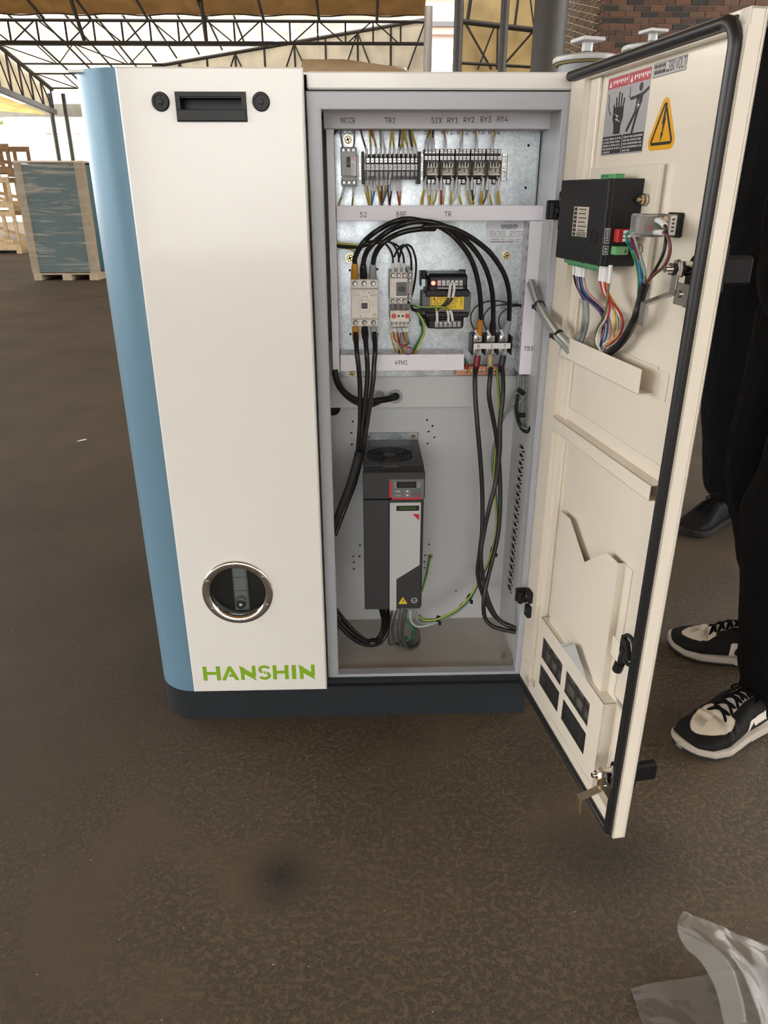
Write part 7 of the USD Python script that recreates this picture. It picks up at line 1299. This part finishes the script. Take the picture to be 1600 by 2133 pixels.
def shoe(owner, toe, heel, L, name, white, panels=True, turn=0.):
    """A low sneaker from heel to toe on the floor; parts sole, upper, laces and the curved side stripe."""
    ax = unit(np.array([toe[0]-heel[0], toe[1]-heel[1], 0])); sd = np.array([-ax[1], ax[0], 0]); f = Fr((heel[0], heel[1], 0), ax, sd, (0,0,1))
    ns, na = (240, 170) if white else (110, 80); S = np.linspace(0, 1, ns)
    half = np.interp(S, [0,.03,.10,.30,.50,.72,.86,.95,.985,1], [.012,.026,.034,.036,.040,.050,.046,.032,.018,.003])
    shift = np.interp(S, [0,.4,.75,1], [0,0,.004,-.004])
    top = np.interp(S, [0,.05,.14,.28,.40,.52,.66,.80,.92,.975,1], [.070,.088,.092,.086,.100,.096,.072,.054,.042,.033,.027])
    def loft(half, zlo, zhi, bulge):
        V = []
        for i, s in enumerate(S):
            t = np.linspace(0, 2*np.pi, na, endpoint=False); c_, s_ = np.cos(t), np.sin(t)
            y = half[i]*np.sign(c_)*np.abs(c_)**bulge; z = zlo[i]+(zhi[i]-zlo[i])*(.5+.5*np.sign(s_)*np.abs(s_)**bulge); w = np.clip((z-zlo[i])/max(zhi[i]-zlo[i],1e-6), 0, 1)
            V.append(np.stack([np.full(na, s*L), y+shift[i], z, w, t], -1))
        return np.array(V)
    def mesh_of(V):
        n0, n1 = V.shape[:2]; i_, k_ = np.meshgrid(np.arange(n1), np.arange(n0-1)); i_, k_ = i_.ravel(), k_.ravel(); j = (i_+1) % n1
        F = np.vstack([np.c_[k_*n1+i_, (k_+1)*n1+j, k_*n1+j], np.c_[k_*n1+i_, (k_+1)*n1+i_, (k_+1)*n1+j]]); P = V[..., :3].reshape(-1,3)
        e = [[0, 0], [n0-1, 0]]; c0, c1 = len(P), len(P)+1; P = np.vstack([P, V[0,:,:3].mean(0), V[-1,:,:3].mean(0)]); q = np.arange(n1); w = (q+1) % n1
        return P, np.vstack([F, np.c_[q, w, np.full(n1, c0)], np.c_[(n0-1)*n1+w, (n0-1)*n1+q, np.full(n1, c1)]])
    lift = np.interp(S, [0,.6,.85,1], [0,0,.003,.012])
    Vs = loft(half+.006, lift+.000, lift+np.interp(S,[0,.5,1],[.030,.026,.024]), .35); P, F = mesh_of(Vs)
    n_ = meshkit.arrays(trimesh.Trimesh(P, F, process=False), True)[2]; low = P[:,2] < np.interp(P[:,0]/L, S, lift)+.009
    m = MB(f); m.ink((1,1,1)); m.add(P, F, n_); sole = obj('sole', m, 'shoe_paint', owner)
    setcol(sole, np.where(low[:,None], np.array([[.022,.021,.020]]), np.array([[.40,.355,.30]]) if white else np.array([[.02,.02,.02]])))
    V = loft(half, lift+.016, top, .72); s, w, t = V[...,0]/L, V[...,3], V[...,4]; y = V[...,1]
    blk = np.array([.009,.009,.0095]); wht = np.array([.66,.61,.55]); C = np.tile(wht if white else blk, s.shape+(1,)).astype(float)
    if white:
        out = y*1.0
        q = np.abs(y-shift[:,None])/np.maximum(half[:,None], 1e-4); q = np.where(w < .45, 1.2, q)
        vamp = ((s-.745)/.150)**2+(q/np.interp(s, [.60,.72,.9], [.95,.80,.60]))**2 < 1
        front = (s > .585) & ~vamp
        strap = (s > .505) & (s <= .60) & (w < .80)
        eyestay = (s > .36) & (s < .64) & (q > .40) & (w > .60)
        heel_ = ((s < .24) & (w > .40)) | (s < .11)
        collar = (s < .38) & (w > .70)
        tongue = (s > .34) & (s < .66) & (q < .42) & (w > .6)
        black = front | strap | eyestay | heel_ | collar
        C[black] = blk; C[tongue] = np.array([.62,.60,.58]); C[(s < .34) & (w > .975)] = np.array([.6,.57,.5])
        # white quarter panel with a black curved stripe: hook towards the toe, tail sweeping back to the heel
        quarter = (s > .20) & (s < .515) & (w > .06) & (w < np.interp(s, [.2,.36,.515], [.52,.66,.60])) & ~((s < .27) & (w > .36))
        C[quarter] = wht; black &= ~quarter
        import shapely
        hookp = Polygon(spline([(.09,.70),(.22,.44),(.34,.24),(.42,.155),(.468,.19),(.480,.33),(.462,.47),(.452,.41),(.438,.335),(.395,.335),(.32,.42),(.21,.565),(.09,.70)], 5)).buffer(0)
        sw = shapely.contains_xy(hookp, s.ravel(), w.ravel()).reshape(s.shape)
        C[sw] = blk; black |= sw
        nrm = np.stack([np.zeros_like(t), np.cos(t), np.sin(t)], -1); V[..., :3] += nrm*(.0014*black)[...,None]
        dirt = meshkit.fbm(np.stack([s*14, w*7, np.sign(y)*3], -1), 4, 5); lightm = (C[...,0] > .4) & (s > .6); C[lightm] *= (1-.45*np.clip((dirt[lightm]-.45)*3, 0, 1))[...,None]*np.array([1,.95,.88])
        crease = .0016*np.sin(s*95+2*np.sin(t))*np.exp(-((s-.70)/.07)**2)*(w > .6); V[...,2] += crease
    P, F = mesh_of(V); n_ = meshkit.arrays(trimesh.Trimesh(P, F, process=False), True)[2]
    m = MB(f); m.ink((1,1,1)); m.add(P, F, n_); up_ = obj('upper', m, 'shoe_paint', owner); cc = C.reshape(-1,3); setcol(up_, np.vstack([cc, cc[:1], cc[-1:]]))
    m = MB(f)
    for k in range(5):
        s0_ = .40+.058*k; z0_ = float(np.interp(s0_, S, top)); h_ = float(np.interp(s0_, S, half))*.52
        for sg in (-1, 1): m.tube([(s0_*L, -sg*h_, z0_-.010), ((s0_+.015)*L, -sg*h_*.4, z0_+.0015), ((s0_+.035)*L, sg*h_*.4, z0_+.0005), ((s0_+.05)*L, sg*h_, z0_-.014)], .0034, n=6, step=4)
    m.tube([(.40*L,.004,.104),(.37*L,.018,.104),(.42*L,.030,.096),(.45*L,.022,.094),(.41*L,.006,.103)], .0022, n=6); m.tube([(.40*L,-.004,.104),(.38*L,-.020,.104),(.43*L,-.032,.095),(.45*L,-.022,.093),(.41*L,-.006,.103)], .0022, n=6)
    obj('laces', m, 'black_cotton', owner)
def setcol(prim, col):
    UsdGeom.PrimvarsAPI(UsdGeom.Mesh(prim)).GetPrimvar('col').Set(Vt.Vec3fArray.FromNumpy(np.asarray(col, np.float32)))
    s = np.tile((.75, 0, 0), (len(col), 1)); UsdGeom.PrimvarsAPI(UsdGeom.Mesh(prim)).GetPrimvar('surf').Set(Vt.Vec3fArray.FromNumpy(s.astype(np.float32)))
def cloth(owner, name, bones, m_, label=None, rl=.014, amp=.008, fr=16, seed=1):
    t = body(bones, rl, 10); v = np.array(t.vertices); n_ = np.array(t.vertex_normals)
    fold = meshkit.fbm(v*np.array([fr, fr, fr*.55]), 3, seed)-.5; ridg = np.abs(meshkit.noise(v*np.array([9., 9., 5.]), seed+9)-.5)
    v += n_*(fold*amp*2-ridg*amp)[:,None]; t.vertices = v
    m = MB(); vv, ff, nn = meshkit.arrays(trimesh.Trimesh(v, t.faces, process=False), True); m.add(vv, ff, nn); obj(name, m, m_, owner, label=label)
def person(px, py, face, lf, rf, label, shoes, hand, L=.290, knee=0.):
    """A standing figure facing 'face'; lf and rf are (toe, heel) of the feet."""
    fx = unit(np.array([*face, 0])); lt = np.array([-fx[1], fx[0], 0]); o = np.array([px, py, 0.])
    P = lambda a, b, z: o+fx*a+lt*b+np.array([0,0,z])
    d = thing('person', label, 'person', (px, py, 0)); an = []
    for toe, heel in (lf, rf): t_, h_ = np.array([*toe, 0.]), np.array([*heel, 0.]); an.append(h_+(t_-h_)*.24+np.array([0,0,.085]))
    hip = [P(0, .095, .90), P(0, -.095, .90)]; kn = [an[i]*.52+hip[i]*.48+fx*(.05+knee) for i in (0, 1)]
    for k in kn: k[2] = .49
    sh = [P(-.02, .195, 1.42), P(-.02, -.195, 1.42)]; el = [P(-.10, .27, 1.15), P(-.10, -.27, 1.15)]; wr = [P(-.17, .11, .97), P(-.18, -.11, .99)]
    nk, hd = P(-.01, 0, 1.50), P(.02, 0, 1.635)
    B = [(P(0,0,.95), .11, P(0,0,1.15), .11), (P(0,0,1.15), .11, P(-.01,0,1.34), .11), (nk, .055, P(.0,0,1.57), .05), (hd, .085, P(.02,0,1.70), .085), (P(.04,0,1.60), .06, hd, .08)]
    for i in (0, 1): B += [(hip[i], .085, kn[i], .055), (kn[i], .055, an[i], .040), (P(-.01,0,1.38), .055, sh[i], .045), (sh[i], .045, el[i], .038), (el[i], .040, wr[i], .028)]
    # face and hands
    B += [(P(.105,0,1.635), .012, P(.125,0,1.612), .013), (P(.098,.018,1.575), .010, P(.098,-.018,1.575), .010), (P(.02,.088,1.64), .016, P(.01,.09,1.61), .012), (P(.02,-.088,1.64), .016, P(.01,-.09,1.61), .012)]
    for i in (0, 1):
        sg = 1 if i == 0 else -1; w_ = wr[i]; dr = unit(wr[i]-el[i]); up = np.array([0,0,1.]); sd_ = unit(np.cross(dr, lt*sg)); pc = w_+dr*.055
        B += [(w_, .026, pc, .030), (pc+sd_*.018, .018, pc-sd_*.018, .018)]
        for j, ln in enumerate((.062, .072, .068, .054)):
            r0 = pc+dr*.025+sd_*(.027-.018*j); q1 = r0+dr*ln*.55-lt*sg*.008; q2 = q1+dr*ln*.40-lt*sg*.026; B += [(r0, .0095, q1, .0090), (q1, .0090, q2, .0080)]
        r0 = w_+dr*.03+sd_*.028; q1 = r0+dr*.03+sd_*.020-lt*sg*.015; B += [(r0, .012, q1, .010), (q1, .010, q1+dr*.028-lt*sg*.012, .0085)]
    t = body(B, .012, 6); m = MB(); m.tri(t, True); obj('body', m, 'skin', d)
    m = MB()
    for b in (.032, -.032): m.ink((.75,.74,.72), .2).tri(trimesh.creation.icosphere(2, .013).apply_translation(P(.092, b, 1.650)), True); m.ink((.03,.02,.015), .2).tri(trimesh.creation.icosphere(2, .0065).apply_translation(P(.100, b, 1.650)), True)
    obj('eyes', m, None, d)
    t = body([(P(-.02,0,1.70), .098, P(.03,0,1.715), .092), (P(-.035,0,1.62), .085, P(-.02,0,1.70), .09)], .012, 6); m = MB(); m.tri(t, True); obj('hair', m, 'hair', d)
    TB = [(P(0,.06,.98), .115, P(0,-.06,.98), .115)]
    for i in (0, 1):
        hem = an[i]+np.array([0,0,.0]); TB += [(P(0,(.07,-.07)[i],.96), .12, hip[i]-np.array([0,0,.06]), .112), (hip[i]-np.array([0,0,.06]), .115, kn[i], .100), (kn[i], .100, hem+np.array([0,0,.070])-fx*.030, .088)]
    cloth(d, 'trousers', TB, 'black_cloth', 'loose black trousers', seed=3)
    JB = [(P(0,.05,.93), .155, P(0,-.05,.93), .155), (P(0,.05,.93), .152, P(0,.06,1.30), .158), (P(0,-.05,.93), .152, P(0,-.06,1.30), .158), (P(0,.06,1.30), .155, P(-.01,.0,1.44), .09), (P(0,-.06,1.30), .155, P(-.01,.0,1.44), .09)]
    for i in (0, 1): JB += [(P(-.01,0,1.40), .085, sh[i], .078), (sh[i], .078, el[i], .066), (el[i], .064, wr[i]-unit(wr[i]-el[i])*.02, .048)]
    cloth(d, 'jacket', JB, 'black_cotton', 'black jacket', seed=5)
    for i in (0, 1): m = MB(); m.tri(body([(an[i]-np.array([0,0,.02]), .046, an[i]+np.array([0,0,.18]), .052)], .014, 3), True); obj('sock', m, 'black_cotton', d)
    for (toe, heel) in (lf, rf):

        ft = UsdGeom.Xform.Define(stage, numbered(str(d.GetPath()), 'shoe')); ORIGIN[str(ft.GetPath())] = ORIGIN[str(d.GetPath())]
        shoe(ft.GetPrim(), toe, heel, L, 'shoe', shoes)
    return d
def heel_of(toe, ang, L=.29): return (toe[0]+L*math.cos(ang), toe[1]+L*math.sin(ang))
T1, T2 = (1.005, -.118), (1.128, .272)
person(1.27, .075, (-1, -.05), (T1, heel_of(T1, math.radians(24))), (T2, heel_of(T2, math.radians(-22))), 'person in black standing right behind the open door in black and white sneakers', True, None)
T3, T4 = (1.425, .905), (1.86, .86)
person(1.68, 1.10, (-.62, -.78), (T4, (1.93, 1.13)), (T3, (1.665, 1.06)), 'person in black with dark shoes standing farther back behind the first one', False, None)

# ================================================================ clear plastic bag on the floor, bottom right
LOOKS['poly_film'] = usdkit.material(stage, '/World/Looks/poly_film', {'f': ('fresnel', {'IOR': 1.5}), 'a': ('math', {'math_type': 'multiply_add', 'value2': 1.6, 'value3': .03}), 'mn': ('math', {'math_type': 'minimum', 'value2': .34}), 't': ('transparent_bsdf', {'color': (.96,.96,.96)}), 's': ('principled_bsdf', {'base_color': (.50,.48,.45), 'roughness': .12, 'specular_ior_level': .8}), 'm': ('mix_closure', {})}, [('f.fac','a.value1'), ('a.value','mn.value1'), ('mn.value','m.fac'), ('t.BSDF','m.closure1'), ('s.BSDF','m.closure2')], surface='m.closure')
d = thing('plastic_bag', 'crumpled clear plastic bag on the asphalt at the lower right corner', 'plastic bag', (.9, -.6, 0))
def film(name, grid, n=34, th=.0004, wob=.004, seed=0):
    """A crumpled sheet through a grid of 3-D control points (rows x columns)."""
    from scipy.interpolate import RectBivariateSpline
    G_ = np.array(grid, float); r, c = G_.shape[:2]; a, b = np.linspace(0,1,r), np.linspace(0,1,c); u = np.linspace(0,1,n)
    Q = np.stack([RectBivariateSpline(a, b, G_[...,k], kx=min(2,r-1), ky=min(2,c-1))(u, u) for k in range(3)], -1)
    cr = np.abs(meshkit.noise(Q*26, seed)-.5)*1.3+np.abs(meshkit.noise(Q*60, seed+4)-.5)*.6-.35; Q[...,2] = np.maximum(Q[...,2]+cr*wob*2.2, .0008+.0006*seed)
    P = Q.reshape(-1,3); i_, k_ = np.meshgrid(np.arange(n-1), np.arange(n-1)); a_ = (k_*n+i_).ravel(); F = np.vstack([np.c_[a_, a_+1, a_+n+1], np.c_[a_, a_+n+1, a_+n]])
    nn = meshkit.arrays(trimesh.Trimesh(P, F, process=False), True)[2]; m = MB(); m.add(P+nn*th/2, F, nn); m.add(P-nn*th/2, F[:, ::-1], -nn); obj(name, m, 'poly_film', d)
film('lower_sheet', [[(.742,-.596,.002), (.800,-.588,.004), (.862,-.580,.003), (.96,-.57,.004)], [(.742,-.640,.003), (.80,-.645,.010), (.87,-.640,.004), (.97,-.63,.006)], [(.742,-.72,.002), (.81,-.73,.006), (.88,-.73,.004), (.98,-.72,.004)]], seed=1)
film('upper_sheet', [[(.846,-.512,.050), (.880,-.520,.040), (.93,-.545,.030), (1.02,-.56,.012)], [(.836,-.535,.022), (.868,-.556,.052), (.92,-.585,.040), (1.02,-.61,.020)], [(.862,-.575,.004), (.880,-.605,.060), (.915,-.640,.042), (1.01,-.68,.020)], [(.850,-.66,.003), (.872,-.68,.050), (.905,-.71,.030), (.99,-.75,.012)]], wob=.005, seed=2)
film('side_fold', [[(.905,-.545,.036), (.95,-.55,.030), (1.03,-.575,.006)], [(.925,-.585,.050), (.965,-.60,.012), (1.03,-.615,.024)], [(.935,-.62,.044), (.975,-.64,.020), (1.03,-.67,.006)]], wob=.004, seed=3)
# small debris
f_ = Fr((*(-.9441,2.0126), .004), (.9,.4,.1), (-.4,.9,.2), unit(np.cross((.9,.4,.1),(-.4,.9,.2)))); m = MB(f_); m.prism([(-.022,-.004),(.018,-.006),(.024,.003),(-.010,.006)], 0, .0012); obj('paper_scrap', m, 'white_plastic', label='small white paper scrap lying on the floor left of the cabinet', cat='scrap')
